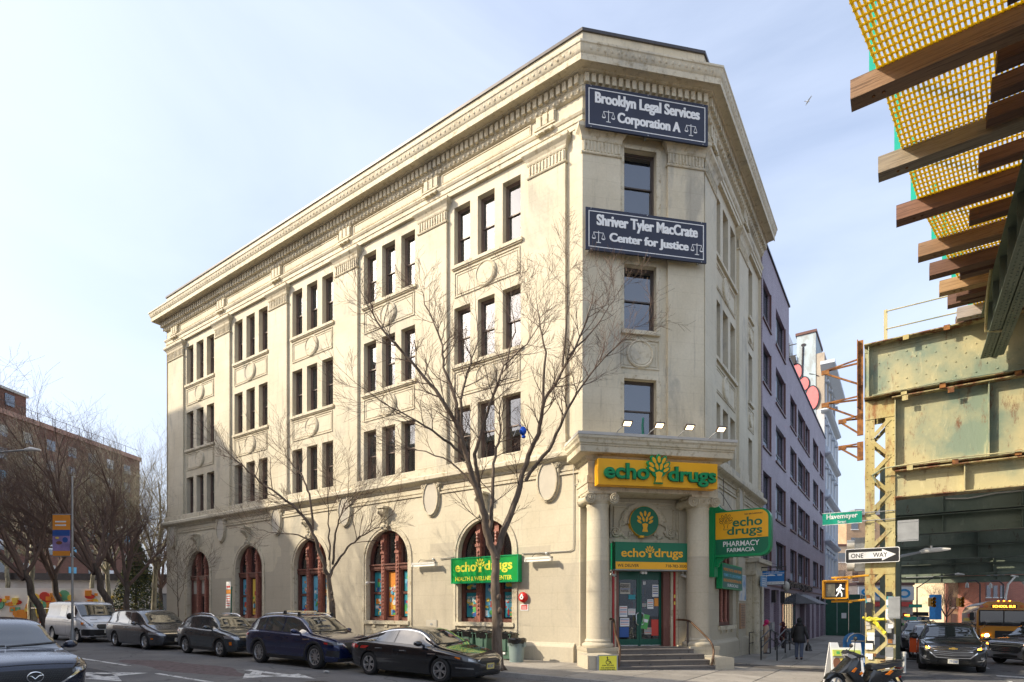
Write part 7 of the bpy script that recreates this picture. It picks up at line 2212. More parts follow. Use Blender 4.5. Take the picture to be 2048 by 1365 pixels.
sedan = base_spec(L=4.85,W=1.86,wb=2.80,R=0.335,paint=P_BLACK,zw=0.62,tumble=0.64,
 top=[(-2.43,0.86),(-2.3,0.98),(-1.95,1.10),(-1.3,1.30),(-0.7,1.435),(-0.1,1.465),(0.35,1.42),(0.85,1.20),(1.28,0.98),(1.7,0.90),(2.15,0.78),(2.43,0.60)],
 belt=[(-2.43,0.80),(-2.2,0.93),(-1.6,0.965),(-0.5,0.95),(0.6,0.91),(1.3,0.87),(1.9,0.78),(2.3,0.68),(2.43,0.55)],
 plan=[(-2.43,0.74),(-2.25,0.88),(-1.8,0.97),(-1.0,1.0),(0.8,1.0),(1.6,0.975),(2.1,0.88),(2.33,0.70),(2.43,0.52)],
 bot=[(-2.43,0.38),(-2.2,0.24),(-1.6,0.17),(1.8,0.17),(2.3,0.19),(2.43,0.24)],
 dlo=[(-1.62,-1.22),(-1.18,-0.42),(-0.36,0.95)],seams=[-1.42,-0.39,0.92],handles=[-0.98,0.02],chrome_handle=True,chrome_dlo=True,mirror=0.72,ws=(0.99,1.385),wsw=(0.70,0.6),rw=(1.10,1.33),hoodz=0.715,
 front=[('grille', M_CPL, 0.50,[(0,0.50),(0.42,0.53),(0.5,0.57)],[(0,0.655),(0.35,0.66),(0.5,0.60)],0.008),
     ('grille_surround', M_CHR, 0.52,[(0,0.655),(0.35,0.66),(0.52,0.60)],[(0,0.675),(0.36,0.682),(0.52,0.62)],0.016),('lower_intake', M_CPL, 0.62,[(0,0.25),(0.62,0.27)],[(0,0.37),(0.62,0.33)],0.006)],
 pair=[('headlight', M_HLD, 0.52,0.985,[(0.52,0.565),(0.8,0.59),(0.985,0.66)],[(0.52,0.645),(0.8,0.70),(0.985,0.735)],0.010),('headlight_lens', M_HLB, 0.60,0.78,[(0.6,0.595),(0.78,0.615)],[(0.6,0.645),(0.78,0.675)],0.016),('chrome_strip', M_CHR, 0.66,0.92,[(0.66,0.40),(0.92,0.42)],[(0.66,0.42),(0.92,0.45)],0.01)],
 sidep=[('headlight', M_HLD, 1.82,2.30,[(1.82,0.72),(2.3,0.60)],[(1.82,0.735),(2.3,0.695)],0.010),('side_marker', M_AMB, 1.90,2.05,[(1.9,0.695),(2.05,0.655)],[(1.9,0.72),(2.05,0.70)],0.016),('taillight', M_TLR, -2.40,-1.98,[(-2.4,0.78),(-1.98,0.85)],[(-2.4,0.90),(-1.98,0.885)],0.012),('fender_vent', M_CHR, 0.98,1.24,[(0.98,0.74),(1.24,0.75)],[(0.98,0.78),(1.24,0.775)],0.008)],
 rearp=[('taillight', M_TLR, 0.45,0.98,0.78,0.90,0.01)], plate=(0.46, M_PLATY, 'M12 4KT'))
build_car(sedan, 'sedan', 'black sedan parked at the corner in front of the bright green sign', 'car', car_at(-2.22,5.83), 'cars parked along the kerb')
suv = base_spec(L=5.1,W=1.97,wb=3.12,R=0.385,paint=P_BLUE,zw=0.72,tumble=0.72,tw=0.25,spokes=10,wo=0.05,
 top=[(-2.55,1.0),(-2.45,1.28),(-2.1,1.58),(-1.6,1.69),(-0.8,1.735),(0.0,1.72),(0.45,1.66),(0.95,1.38),(1.30,1.15),(1.7,1.09),(2.3,0.99),(2.50,0.86),(2.55,0.74)],
 belt=[(-2.55,0.95),(-2.3,1.10),(-1.5,1.12),(0.0,1.09),(1.0,1.05),(1.8,0.99),(2.35,0.88),(2.55,0.70)],
 plan=[(-2.55,0.84),(-2.35,0.95),(-1.6,1.0),(1.2,1.0),(2.0,0.98),(2.38,0.88),(2.55,0.70)],
 bot=[(-2.55,0.45),(-2.3,0.28),(-1.6,0.22),(1.8,0.22),(2.4,0.24),(2.55,0.32)],
 dlo=[(-2.15,-1.35),(-1.28,-0.28),(-0.20,0.95)],seams=[-1.32,-0.24,0.90],handles=[-1.0,0.05],mirror=0.72,ws=(1.15,1.62),wsw=(0.74,0.6),rw=(1.2,1.55),hoodz=0.93,
 front=[('grille', M_CPL, 0.50,[(0,0.50),(0.34,0.54),(0.5,0.74)],[(0,0.86),(0.5,0.86)],0.010),('grille_surround', M_CHR, 0.62,[(0,0.465),(0.34,0.50),(0.5,0.70),(0.62,0.80)],[(0,0.50),(0.34,0.54),(0.5,0.74),(0.62,0.84)],0.02),('lower_intake', M_CPL, 0.75,[(0,0.27),(0.75,0.30)],[(0,0.38),(0.75,0.36)],0.006)],
 pair=[('headlight', M_HLD, 0.56,0.97,[(0.56,0.76),(0.97,0.80)],[(0.56,0.84),(0.97,0.90)],0.010),('headlight_lens', M_HLB, 0.60,0.76,[(0.6,0.785),(0.76,0.795)],[(0.6,0.84),(0.76,0.855)],0.016),('bumper_vent', M_CPL, 0.72,0.95,[(0.72,0.40),(0.95,0.44)],[(0.72,0.60),(0.95,0.62)],0.006)],
 sidep=[('headlight', M_HLD, 2.02,2.46,[(2.02,0.87),(2.46,0.78)],[(2.02,0.90),(2.46,0.88)],0.010),('side_marker', M_TLR, 2.06,2.2,[(2.06,0.82),(2.2,0.80)],[(2.06,0.87),(2.2,0.86)],0.014),('taillight', M_TLR, -2.52,-2.2,[(-2.52,0.92),(-2.2,0.97)],[(-2.52,1.04),(-2.2,1.03)],0.012),('fender_trim', M_CHR, 0.98,1.32,[(0.98,0.92),(1.32,0.93)],[(0.98,0.94),(1.32,0.95)],0.010)],
 rails=(-1.95,0.45),extra=[roof_rails,cross_bars,arch_cladding(M_CPL),sill_clad(M_CPL)])
build_car(suv, 'suv', 'dark blue three-row SUV with silver roof bars parked behind the black sedan', 'car', car_at(-7.66,5.86), 'cars parked along the kerb')
cross = base_spec(L=4.40,W=1.80,wb=2.63,R=0.345,paint=P_SLATE,zw=0.68,tumble=0.70,spokes=5,
 top=[(-2.2,0.95),(-2.1,1.2),(-1.8,1.48),(-1.3,1.60),(-0.6,1.64),(0.0,1.62),(0.4,1.55),(0.85,1.28),(1.15,1.10),(1.6,1.02),(2.05,0.90),(2.2,0.72)],
 belt=[(-2.2,0.90),(-2.0,1.05),(-1.2,1.06),(0.0,1.02),(1.0,0.98),(1.7,0.90),(2.05,0.80),(2.2,0.65)],
 plan=[(-2.2,0.84),(-2.0,0.95),(-1.3,1.0),(1.0,1.0),(1.7,0.97),(2.05,0.86),(2.2,0.68)],
 bot=[(-2.2,0.42),(-2.0,0.26),(-1.4,0.20),(1.6,0.20),(2.05,0.22),(2.2,0.3)],
 dlo=[(-1.82,-1.20),(-1.14,-0.28),(-0.2,0.82)],seams=[-1.16,-0.24,0.80],handles=[-0.9,0.05],mirror=0.62,ws=(1.09,1.52),wsw=(0.74,0.6),rw=(1.12,1.45),hoodz=0.84,
 front=[('grille', M_CPL, 0.60,[(0,0.60),(0.6,0.64)],[(0,0.76),(0.6,0.76)],0.010),('grille_surround', M_CHR, 0.62,[(0,0.765),(0.62,0.77)],[(0,0.785),(0.62,0.79)],0.02),('lower_intake', M_CPL, 0.7,[(0,0.26),(0.7,0.30)],[(0,0.46),(0.7,0.42)],0.006),('skid_plate', M_CHR, 0.4,[(0,0.24),(0.4,0.26)],[(0,0.30),(0.4,0.30)],0.012)],
 pair=[('headlight', M_HLB, 0.62,0.97,[(0.62,0.68),(0.97,0.72)],[(0.62,0.77),(0.97,0.82)],0.010)],
 sidep=[('headlight', M_HLB, 1.78,2.12,[(1.78,0.80),(2.12,0.70)],[(1.78,0.82),(2.12,0.80)],0.010),('side_marker', M_AMB, 1.92,2.02,[(1.92,0.48),(2.02,0.48)],[(1.92,0.60),(2.02,0.60)],0.014),('taillight', M_TLR, -2.18,-1.85,[(-2.18,0.86),(-1.85,0.90)],[(-2.18,1.0),(-1.85,0.96)],0.012)],
 rails=(-1.6,0.3),extra=[roof_rails,arch_cladding(M_CPL),sill_clad(M_CPL)],chrome_dlo=False)
build_car(cross, 'crossover', 'small slate-blue crossover with silver roof rails parked between the blue SUV and the minivan', 'car', car_at(-13.55,5.70), 'cars parked along the kerb')
mini = base_spec(L=5.2,W=1.99,wb=3.0,R=0.35,paint=P_GREY,zw=0.74,tumble=0.76,spokes=5,wo=0.12,
 top=[(-2.6,1.0),(-2.5,1.35),(-2.2,1.62),(-1.6,1.72),(-0.8,1.75),(0.2,1.72),(0.7,1.60),(1.2,1.32),(1.55,1.12),(1.9,1.02),(2.4,0.86),(2.6,0.68)],
 belt=[(-2.6,0.95),(-2.4,1.10),(-1.0,1.08),(0.5,1.04),(1.4,0.98),(2.0,0.88),(2.45,0.76),(2.6,0.62)],
 plan=[(-2.6,0.86),(-2.4,0.96),(-1.6,1.0),(1.2,1.0),(2.0,0.97),(2.42,0.86),(2.6,0.66)],
 bot=[(-2.6,0.42),(-2.4,0.24),(-1.6,0.18),(1.8,0.18),(2.4,0.2),(2.6,0.27)],
 dlo=[(-2.35,-1.35),(-1.28,-0.12),(-0.05,1.15)],seams=[-1.32,-0.08,1.10],handles=[-0.28,0.14],mirror=0.98,ws=(1.12,1.62),wsw=(0.76,0.6),rw=(1.2,1.55),hoodz=0.80,chrome_handle=True,
 front=[('grille', M_CPL, 0.52,[(0,0.52),(0.52,0.56)],[(0,0.70),(0.52,0.69)],0.010),('chrome_bar', M_CHR, 0.6,[(0,0.70),(0.6,0.70)],[(0,0.735),(0.6,0.72)],0.02),('lower_intake', M_CPL, 0.6,[(0,0.25),(0.6,0.28)],[(0,0.40),(0.6,0.38)],0.006)],
 pair=[('headlight', M_HLB, 0.54,0.97,[(0.54,0.62),(0.97,0.68)],[(0.54,0.71),(0.97,0.77)],0.010)],
 sidep=[('headlight', M_HLB, 2.10,2.50,[(2.1,0.72),(2.5,0.64)],[(2.1,0.745),(2.5,0.74)],0.010),('side_marker', M_AMB, 2.16,2.28,[(2.16,0.46),(2.28,0.46)],[(2.16,0.52),(2.28,0.52)],0.014),('taillight', M_TLR, -2.58,-2.25,[(-2.58,0.92),(-2.25,0.98)],[(-2.58,1.06),(-2.25,1.04)],0.012)], plate=(0.45, M_PLATE, 'HDF 4102'), badge=(0.63, 'oval'))
build_car(mini, 'minivan', 'graphite grey minivan parked between the slate crossover and the white van', 'car', car_at(-19.55,5.86), 'cars parked along the kerb')
van = base_spec(L=5.6,W=2.06,wb=3.4,R=0.35,paint=P_WHITE,zw=0.80,tumble=0.80,spokes=16,wo=0.1,N=56,
 top=[(-2.8,1.95),(-2.7,2.05),(-1.0,2.10),(0.6,2.08),(1.0,2.0),(1.5,1.62),(1.85,1.34),(2.2,1.22),(2.62,1.02),(2.8,0.80)],
 belt=[(-2.8,1.24),(0.0,1.24),(1.3,1.20),(1.9,1.14),(2.5,0.95),(2.8,0.72)],
 plan=[(-2.8,0.95),(-2.6,0.99),(-1.6,1.0),(1.4,1.0),(2.2,0.97),(2.6,0.88),(2.8,0.74)],
 bot=[(-2.8,0.35),(-2.4,0.28),(2.2,0.25),(2.6,0.26),(2.8,0.32)],
 dlo=[(-0.75,0.12),(0.45,1.42)],dlotop=1.86,seams=[-1.0,0.32,1.46],handles=[0.15,0.5],mirror=1.28,mirror_size=(0.08,0.13,0.17),mirror_mat=M_CPL,ws=(1.33,1.94),wsw=(0.80,0.6),hoodz=1.02,
 front=[('grille', M_CPL, 0.46,[(0,0.70),(0.38,0.70),(0.46,0.78)],[(0,0.94),(0.40,0.93),(0.46,0.88)],0.012),('bumper', M_CPL, 0.97,[(0,0.33),(0.97,0.36)],[(0,0.66),(0.97,0.68)],0.010),('lower_intake', M_UNDER, 0.5,[(0,0.38),(0.5,0.38)],[(0,0.46),(0.5,0.46)],0.016)],
 pair=[('headlight', M_HLB, 0.56,0.95,[(0.56,0.84),(0.95,0.86)],[(0.56,0.93),(0.95,1.05)],0.012),('hood_vent', M_CPL, 0.3,0.6,[(0.3,1.16),(0.6,1.15)],[(0.3,1.175),(0.6,1.165)],0.006)],
 sidep=[('bumper', M_CPL, 2.30,2.72,[(2.3,0.36),(2.72,0.36)],[(2.3,0.66),(2.72,0.67)],0.010),('side_marker', M_AMB, 2.26,2.42,[(2.26,0.92),(2.42,0.90)],[(2.26,1.02),(2.42,1.0)],0.016),('body_line', M_GREYM, -2.6,1.0,[(-2.6,0.98),(1.0,0.98)],[(-2.6,1.0),(1.0,1.0)],0.004)],
 plate=(0.57, M_PLATE, 'T36 2441'), badge=(0.82, 'oval'))
build_car(van, 'van', 'white cargo van parked at the far end of the row of cars', 'van', car_at(-26.9,5.95), 'cars parked along the kerb')
fore = base_spec(L=4.60,W=1.86,wb=2.70,R=0.36,paint=P_FORE,zw=0.70,tumble=0.70,spokes=5,
 top=[(-2.3,1.0),(-2.2,1.25),(-1.9,1.50),(-1.3,1.63),(-0.6,1.67),(0.0,1.64),(0.4,1.55),(0.85,1.28),(1.18,1.09),(1.6,1.03),(2.08,0.93),(2.24,0.82),(2.3,0.70)],
 belt=[(-2.3,0.95),(-2.1,1.06),(-1.2,1.07),(0.0,1.03),(1.0,0.98),(1.75,0.93),(2.15,0.82),(2.3,0.66)],
 plan=[(-2.3,0.84),(-2.1,0.95),(-1.3,1.0),(1.0,1.0),(1.8,0.975),(2.12,0.87),(2.3,0.66)],
 bot=[(-2.3,0.42),(-2.0,0.26),(-1.4,0.20),(1.6,0.20),(2.1,0.22),(2.3,0.3)],
 dlo=[(-1.82,-1.20),(-1.14,-0.28),(-0.2,0.82)],seams=[-1.16,-0.24,0.80],handles=[-0.9,0.05],mirror=0.62,ws=(1.11,1.53),wsw=(0.74,0.6),rw=(1.12,1.45),hoodz=0.865,
 front=[('grille', M_CPL, 0.60,[(0,0.46),(0.34,0.50),(0.6,0.66)],[(0,0.79),(0.6,0.78)],0.010),('grille_surround', M_CHR, 0.72,[(0,0.425),(0.34,0.465),(0.58,0.62),(0.72,0.70)],[(0,0.46),(0.34,0.50),(0.58,0.655),(0.72,0.76)],0.022),('lower_intake', M_CPL, 0.75,[(0,0.26),(0.75,0.30)],[(0,0.37),(0.75,0.36)],0.006)],
 pair=[('headlight', M_HLD, 0.60,0.985,[(0.6,0.70),(0.985,0.72)],[(0.6,0.785),(0.985,0.845)],0.010),('headlight_lens', M_HLB, 0.66,0.80,[(0.66,0.72),(0.8,0.73)],[(0.66,0.775),(0.8,0.785)],0.018),('headlight_lens', M_HLB, 0.83,0.93,[(0.83,0.745),(0.93,0.76)],[(0.83,0.80),(0.93,0.82)],0.018)],
 sidep=[('headlight', M_HLD, 1.84,2.2,[(1.84,0.80),(2.2,0.72)],[(1.84,0.82),(2.2,0.82)],0.010)], badge=(0.66, 'wing'),
 extra=[arch_cladding(M_CPL),sill_clad(M_CPL)])
def mesh_grille(car,M,S,sp,top,belt):
 m = MB(M_RIMD)
 for j in range(8):
  z = 0.50 + 0.035 * j
  for k in range(-13,14):
   y = 0.038 * k + (0.019 if j % 2 else 0)
   if abs(y) < 0.12 and 0.56 < z < 0.78: continue
   if abs(y) > 0.34 + (z - 0.5) * 0.7: continue
   p, n = S.hit('front', y, z)
   m.bar(p + Vector((0.014,-0.013,-0.004)),p + Vector((0.014,0.013,0.004)),0.008,0.008)
 m.put('grille_mesh', car, M, kind='stuff')
fore['extra'].append(mesh_grille)
M_FORE = ground_frame(-8.4 - cos(PH) * 2.3,10.0 + sin(PH) * 2.3,-PH,-0.065)
build_car(fore, 'suv', 'dark blue car in the foreground with only its nose and windscreen in view', 'car', M_FORE)
def car_R(u,out,dz=-0.065,turn=0.0):
 x,y = locR(u,out); return ground_frame(x,y,math.atan2(-r_.y,-r_.x) + turn,dz)
big = base_spec(L=5.2,W=2.0,wb=3.07,R=0.385,paint=P_DARK,zw=0.74,tumble=0.72,tw=0.25,spokes=6,
 top=[(-2.6,1.1),(-2.5,1.4),(-2.2,1.68),(-1.6,1.77),(-0.8,1.79),(0.0,1.77),(0.5,1.70),(1.0,1.40),(1.32,1.20),(1.8,1.14),(2.35,1.05),(2.54,0.94),(2.6,0.80)],
 belt=[(-2.6,1.0),(-2.3,1.14),(-1.0,1.13),(0.5,1.10),(1.4,1.07),(2.1,1.0),(2.45,0.90),(2.6,0.74)],
 plan=[(-2.6,0.88),(-2.4,0.96),(-1.6,1.0),(1.4,1.0),(2.1,0.99),(2.42,0.93),(2.6,0.80)],
 bot=[(-2.6,0.45),(-2.3,0.28),(-1.6,0.22),(1.8,0.22),(2.45,0.24),(2.6,0.30)],
 dlo=[(-2.3,-1.35),(-1.28,-0.28),(-0.20,0.98)],seams=[-1.32,-0.24,0.94],handles=[-1.0,0.05],mirror=0.80,mirror_mat=M_CPL,ws=(1.19,1.66),wsw=(0.76,0.6),rw=(1.25,1.6),hoodz=0.99,
 front=[('grille', M_CPL, 0.66,[(0,0.52),(0.50,0.54),(0.66,0.70)],[(0,0.94),(0.4,0.95),(0.66,0.90)],0.008)] +
    [('grille_bar', M_CHR, 0.60 - 0.02 * k, [(0,0.60 + 0.062 * k - 0.0),(0.6,0.63 + 0.062 * k)],[(0,0.618 + 0.062 * k),(0.6,0.648 + 0.062 * k)],0.018) for k in range(3)] +
    [('grille_surround', M_CHR, 0.68,[(0,0.50),(0.50,0.52),(0.66,0.68),(0.68,0.70)],[(0,0.525),(0.48,0.545),(0.64,0.71),(0.68,0.74)],0.024),('grille_surround', M_CHR, 0.72,[(0,0.80),(0.56,0.81),(0.72,0.90)],[(0,0.822),(0.54,0.832),(0.72,0.925)],0.024),('chrome_bar', M_CHR, 0.66,[(0,0.885),(0.66,0.90)],[(0,0.90),(0.66,0.92)],0.02),('lower_intake', M_UNDER, 0.46,[(0,0.32),(0.46,0.34)],[(0,0.46),(0.46,0.42)],0.008)],
 pair=[('headlight', M_HLD, 0.66,0.975,[(0.66,0.82),(0.975,0.84)],[(0.66,0.90),(0.975,0.95)],0.010),('turn_signal', M_AMBL, 0.68,0.80,[(0.68,0.83),(0.8,0.84)],[(0.68,0.89),(0.8,0.91)],0.018),('headlight_lens', M_HLB, 0.82,0.94,[(0.82,0.85),(0.94,0.86)],[(0.82,0.90),(0.94,0.92)],0.016),
    ('fog_surround', M_CHR, 0.68,0.96,[(0.68,0.42),(0.84,0.44),(0.96,0.56)],[(0.68,0.44),(0.82,0.46),(0.96,0.62)],0.016),('fog_lamp', M_HLB, 0.78,0.87,[(0.78,0.50),(0.87,0.50)],[(0.78,0.58),(0.87,0.58)],0.014)],
 sidep=[('headlight', M_HLD, 2.1,2.5,[(2.1,0.92),(2.5,0.84)],[(2.1,0.94),(2.5,0.94)],0.010)], plate=(0.40, M_PLATE, 'LTP-5568'), badge=(0.86, 'cross'),
 rails=(-2.0,0.4),extra=[roof_rails],chrome_rail=False)
build_car(big, 'suv', 'charcoal SUV with lit amber turn lamps facing the camera under the railway', 'car', car_R(6.95,7.62))
big2 = dict(big); big2.update(paint=P_BLACK, front=[('grille', M_CPL, 0.6,[(0,0.52),(0.6,0.6)],[(0,0.92),(0.6,0.9)],0.008)], pair=[('headlight', M_HLB, 0.66,0.96,[(0.66,0.82),(0.96,0.84)],[(0.66,0.90),(0.96,0.95)],0.01)], badge=None, plate=(0.45, M_PLATE, 'JKB 7710'))
build_car(big2, 'suv', 'black SUV queued directly behind the charcoal SUV', 'car', car_R(19.5,7.0))
c2 = dict(cross); c2.update(paint=P_WHITE,extra=[])
build_car(c2, 'hatchback', 'white hatchback mostly hidden behind the charcoal SUV', 'car', car_R(13.1,7.25))
v2 = dict(van); v2.update(paint=paint('van_slate', (0.10,0.13,0.17),0.3), plate=None)
def light_bar(car,M,S,sp,top,belt):
 m = MB(M_AMBL)
 m.box(0.5,0.7,-0.9,-0.55,2.10,2.22); m.put('beacon', car, M)
 m = MB(M_CPL); m.box(0.5,0.7,-0.55,0.8,2.10,2.2); m.box(-0.9,0.2,-0.3,0.8,2.12,2.45); m.put('roof_box', car, M)
v2['extra'] = [light_bar]
build_car(v2, 'van', 'slate-blue van with an amber roof beacon far down the avenue', 'van', car_R(39.5,7.15))
s3 = dict(big); s3.update(paint=P_SILV,badge=None,plate=None,chrome_rail=True)
build_car(s3, 'suv', 'silver SUV crossing at the right edge of the street', 'car', ground_frame(23.75,25.3, rad(197),-0.065))
s4 = dict(suv); s4.update(paint=P_DARK,extra=[],plate=None)
build_car(s4, 'suv', 'dark grey SUV cut off by the right edge of the picture', 'car', ground_frame(22.15,21.9, rad(200),-0.065))
M_BUSY = simple('school_bus_yellow', (0.68,0.27,0.008),0.35, var=0.08, coat=0.5)
MBUS = car_R(22.0,10.9)
t = thing('school_bus', 'yellow school bus with a lit headlamp behind the silver SUV', 'bus', MBUS)
def bx(nm,mt,*b,par=t,smooth=None):
 m = MB(mt); m.box(*b); return m.put(nm,par,MBUS,smooth=smooth)
m = MB(M_BUSY)
cs = [(-1.2,0.75),(-1.22,1.6),(-1.2,2.4),(-1.05,2.75),(-0.7,2.97),(0,3.05),(0.7,2.97),(1.05,2.75),(1.2,2.4),(1.22,1.6),(1.2,0.75)]
m.prism([(y, z) for y, z in cs][::-1],-9.5,0.6, M_BUSY, 'x')
cs2 = [(-1.2,0.62),(-1.2,1.35),(-1.05,1.5),(0,1.56),(1.05,1.5),(1.2,1.35),(1.2,0.62)]
m.prism([(y * 0.94, z) for y, z in cs2][::-1],0.6,1.75, M_BUSY, 'x')
m.put('body', t, MBUS, smooth=25)
m = MB(M_WHTP); m.sweep([(-9.4,0),(0.4,0)],[(-1.07,2.76),(-0.7,2.985),(0,3.065),(0.7,2.985),(1.07,2.76)]); m.put('roof', t, MBUS, smooth=40)
m = MB(M_CGL); m.box(0.6,0.62,-1.05,-0.03,1.62,2.42); m.box(0.6,0.62,0.03,1.05,1.62,2.42); m.put('windscreen', t, MBUS)
m = MB(M_CPL); m.box(0.6,0.615,-1.12,1.12,1.56,2.48); m.put('screen_frame', t, MBUS)
m = MB(M_CPL); m.prism(rrect(-0.58,0.58,2.58,2.80,0.1),0.6,0.64, None, 'x'); sgn = m.put('destination_sign', t, MBUS)
tm = text_mesh('SCHOOL BUS', -0.5,0.5,2.62,2.76,0, M_AMBL, 0.003,0.03)
tm.v = [(0.642 - (v[1]), v[0], v[2]) for v in tm.v]; tm.put('lettering', sgn, MBUS)
for y in (-1.0,-0.78,0.78,1.0):
 m = MB(M_TLR if abs(y) > 0.9 else M_AMB); m.X = T(0.61, y, 2.69) @ RZ(pi / 2); m.lathe([(0.0,0.03),(0.08,0.03),(0.09,0)],14,(0,0,0), None, 'y'); m.put('warning_lamp', t, MBUS)
for y in (-0.25,0,0.25): bx('marker_lamp', M_AMBL, 0.5,0.62, y - 0.04, y + 0.04,2.98,3.03)
bx('grille', M_CPL, 1.75,1.77,-0.5,0.5,0.75,1.3); bx('bumper', M_CPL, 1.6,1.95,-1.15,1.15,0.42,0.68)
M_HLIT = simple('lit_headlamp', (1,0.8,0.5),0.3, var=0, emit=(1.0,0.72,0.36), estr=14)
for y,mt in ((0.85,M_HLIT),(-0.85,M_HLIT)):
 m = MB(mt); m.X = T(1.76, y, 1.02) @ RZ(pi / 2); m.lathe([(0.0,0.03),(0.085,0.025),(0.1,0)],16,(0,0,0), None, 'y'); m.put('headlight', t, MBUS)
 m = MB(M_AMBL); m.X = T(1.76, y * 1.22,1.02) @ RZ(pi / 2); m.lathe([(0.0,0.02),(0.06,0.02),(0.06,0)],12,(0,0,0), None, 'y'); m.put('turn_signal', t, MBUS)
for k in range(10):
 for s in (-1,1):
  bx('side_window', M_CGL, -9.2 + 0.93 * k, -8.4 + 0.93 * k, *sorted((s * 1.2, s * 1.235)),1.75,2.35)
for s in (-1,1):
 for z in (0.95,1.35,1.6): bx('rub_rail', M_CPL, -9.4,0.5, *sorted((s * 1.2, s * 1.24)), z, z + 0.05)
 m = MB(M_CPL); m.tube([(0.5, s * 1.15,2.5),(0.9, s * 1.45,2.4),(0.9, s * 1.45,1.7),(0.5, s * 1.2,1.5)],0.02,6); m.box(0.88,0.92, *sorted((s * 1.36, s * 1.56)),1.85,2.3); m.put('mirror', t, MBUS)
 m = MB(M_CPL); m.tube([(1.6, s * 0.9,1.4),(1.95, s * 1.0,1.62)],0.015,5); m.ellipsoid((1.98, s * 1.0,1.70),(0.08,0.14,0.12),10); m.put('mirror', t, MBUS, smooth=60)
tm_,rm_ = wheel_meshes(0.5,0.28,8)
for x in (1.1,-6.5):
 for s in (-1,1):
  MW = MBUS @ T(x, s * 1.05,0.5) @ (RZ(0) if s < 0 else RZ(pi)); w = bpy.data.objects.new('wheel', None); link(w, t, MW)
  put('tyre', tm_, w, MW); put('rim', rm_, w, MW)
# ---------------------------------------------------------------- street things
for u0, u1, z, lab, mt in ((-22.5,2,16.4, 'unseen brick walk-up sized for its shade, behind the camera across the left street', M_PROJ2),(-37.2,-22.7,17.2, 'unseen tan walk-up sized for its shade across the left street', M_TANB),(-47.5,-37.4,20.0, 'unseen narrow brick building sized for its shade across the left street', M_PROJ2),(-58,-47.8,34, 'unseen tall brick block sized to shade the far facade bays', M_PROJ2)):  # unseen blocks added opposite, heights set for the shade they cast
 shade_block(u0,u1,z,lab,mt)
M_BING = simple('bin_green', (0.07,0.14,0.10),0.5, var=0.12)
M_BAG = simple('black_bag', (0.012,0.012,0.012),0.25, var=0.2, bmp=0.8, bscale=14)
def wheelie(M,label):
 t = thing('wheeled_bin', label, 'rubbish bin', M, 'green bins against the wall')
 m = MB(M_BING); a,b = 0.23,0.28
 m.add([(-a,-a,0.05),(a,-a,0.05),(a,a,0.05),(-a,a,0.05),(-b,-b,0.95),(b,-b,0.95),(b,b,0.95),(-b,b,0.95)],[(3,2,1,0),(4,5,6,7),(0,1,5,4),(1,2,6,5),(2,3,7,6),(3,0,4,7)])
 m.box(-0.10,0.10,-b - 0.02,-b + 0.06,0.35,0.8); m.box(-b - 0.02, b + 0.02,-b - 0.03, b + 0.03,0.93,0.97); m.put('bin_body', t, M)
 m = MB(M_BAG); n = 20; r1 = random.Random(label)
 for (z0,z1,s0,s1) in ((0.78,0.99,1.04,1.12),(0.99,1.06,1.12,0.3)):
  vs = []
  for (z,s) in ((z0,s0),(z1,s1)):
   for k in range(n):
    q = 2 * pi * k / n; rr = 0.30 / max(abs(cos(q)),abs(sin(q))) ** 0.7 * s
    vs.append((rr * cos(q),rr * sin(q),z + r1.uniform(-0.03,0.03)))
  m.add(vs,[(k,(k + 1) % n,(k + 1) % n + n,k + n) for k in range(n)] + ([tuple(range(n,2 * n))] if z1 > 1 else []))
 m.put('bag_liner', t, M)
 m = MB(M_TYRE)
 for s in (-1,1): m.lathe([(0,0.02),(0.10,0.02),(0.10,-0.02),(0,-0.02)],12,(s * 0.2,0.24,0.10), None, 'x')
 m.put('wheel', t, M)
 m = MB(M_WHITE); m.box(-0.08,0.08,-0.285,-0.28,0.22,0.30); m.put('label_print', t, M)
for u, lab in ((-5.2, 'leftmost green bin with a black bag liner, beside the sedan windscreen'),(-4.5, 'green bin with a black bag liner, second from the left under the bright green sign'),(-3.82, 'green bin with a black bag liner just left of the tree trunk'),(-2.75, 'green bin with a black bag liner between the tree trunk and the grey barrel')):
 x,y = locL(u,0.75); wheelie(ground_frame(x,y,-PH,0.065),lab)
x,y = locL(-1.98,1.3); M = ground_frame(x,y,-PH,0.065)
t = thing('trash_barrel', 'grey-green plastic barrel with a black liner at the end of the bins', 'rubbish bin', M)
m = MB(simple('barrel_grey', (0.20,0.26,0.25),0.5, var=0.1)); m.lathe([(0,0.0),(0.25,0.0),(0.30,0.72),(0.33,0.74),(0.33,0.80),(0.29,0.80),(0.28,0.4),(0,0.4)],28); m.box(-0.36,-0.30,-0.06,0.06,0.55,0.72); m.box(0.30,0.36,-0.06,0.06,0.55,0.72); m.put('barrel', t, M, smooth=35)
m = MB(M_BAG); n = 26; random.seed(5); vs = []
for (r,z) in ((0.345,0.68),(0.35,0.83),(0.30,0.85),(0.2,0.76)):
 vs += [(r * cos(2 * pi * k / n) * random.uniform(.97,1.03),r * sin(2 * pi * k / n),z + random.uniform(-0.025,0.025)) for k in range(n)]
m.add(vs, [(j * n + k, j * n + (k + 1) % n, (j + 1) * n + (k + 1) % n, (j + 1) * n + k) for j in range(3) for k in range(n)]); m.put('bag_liner', t, M)
text_mesh('BRUTE', -0.09,0.09,0.60,0.65,-0.32, M_BLACK, 0.003,0.02).put('lettering', t, M)
M_USB = simple('mailbox_blue', (0.01,0.09,0.27),0.35, var=0.1)
M = ground_frame(11.9,19.75,-PH + 0.3,0.065)
t = thing('mailbox', 'blue round-topped street mailbox behind the sandwich board', 'mailbox', M)
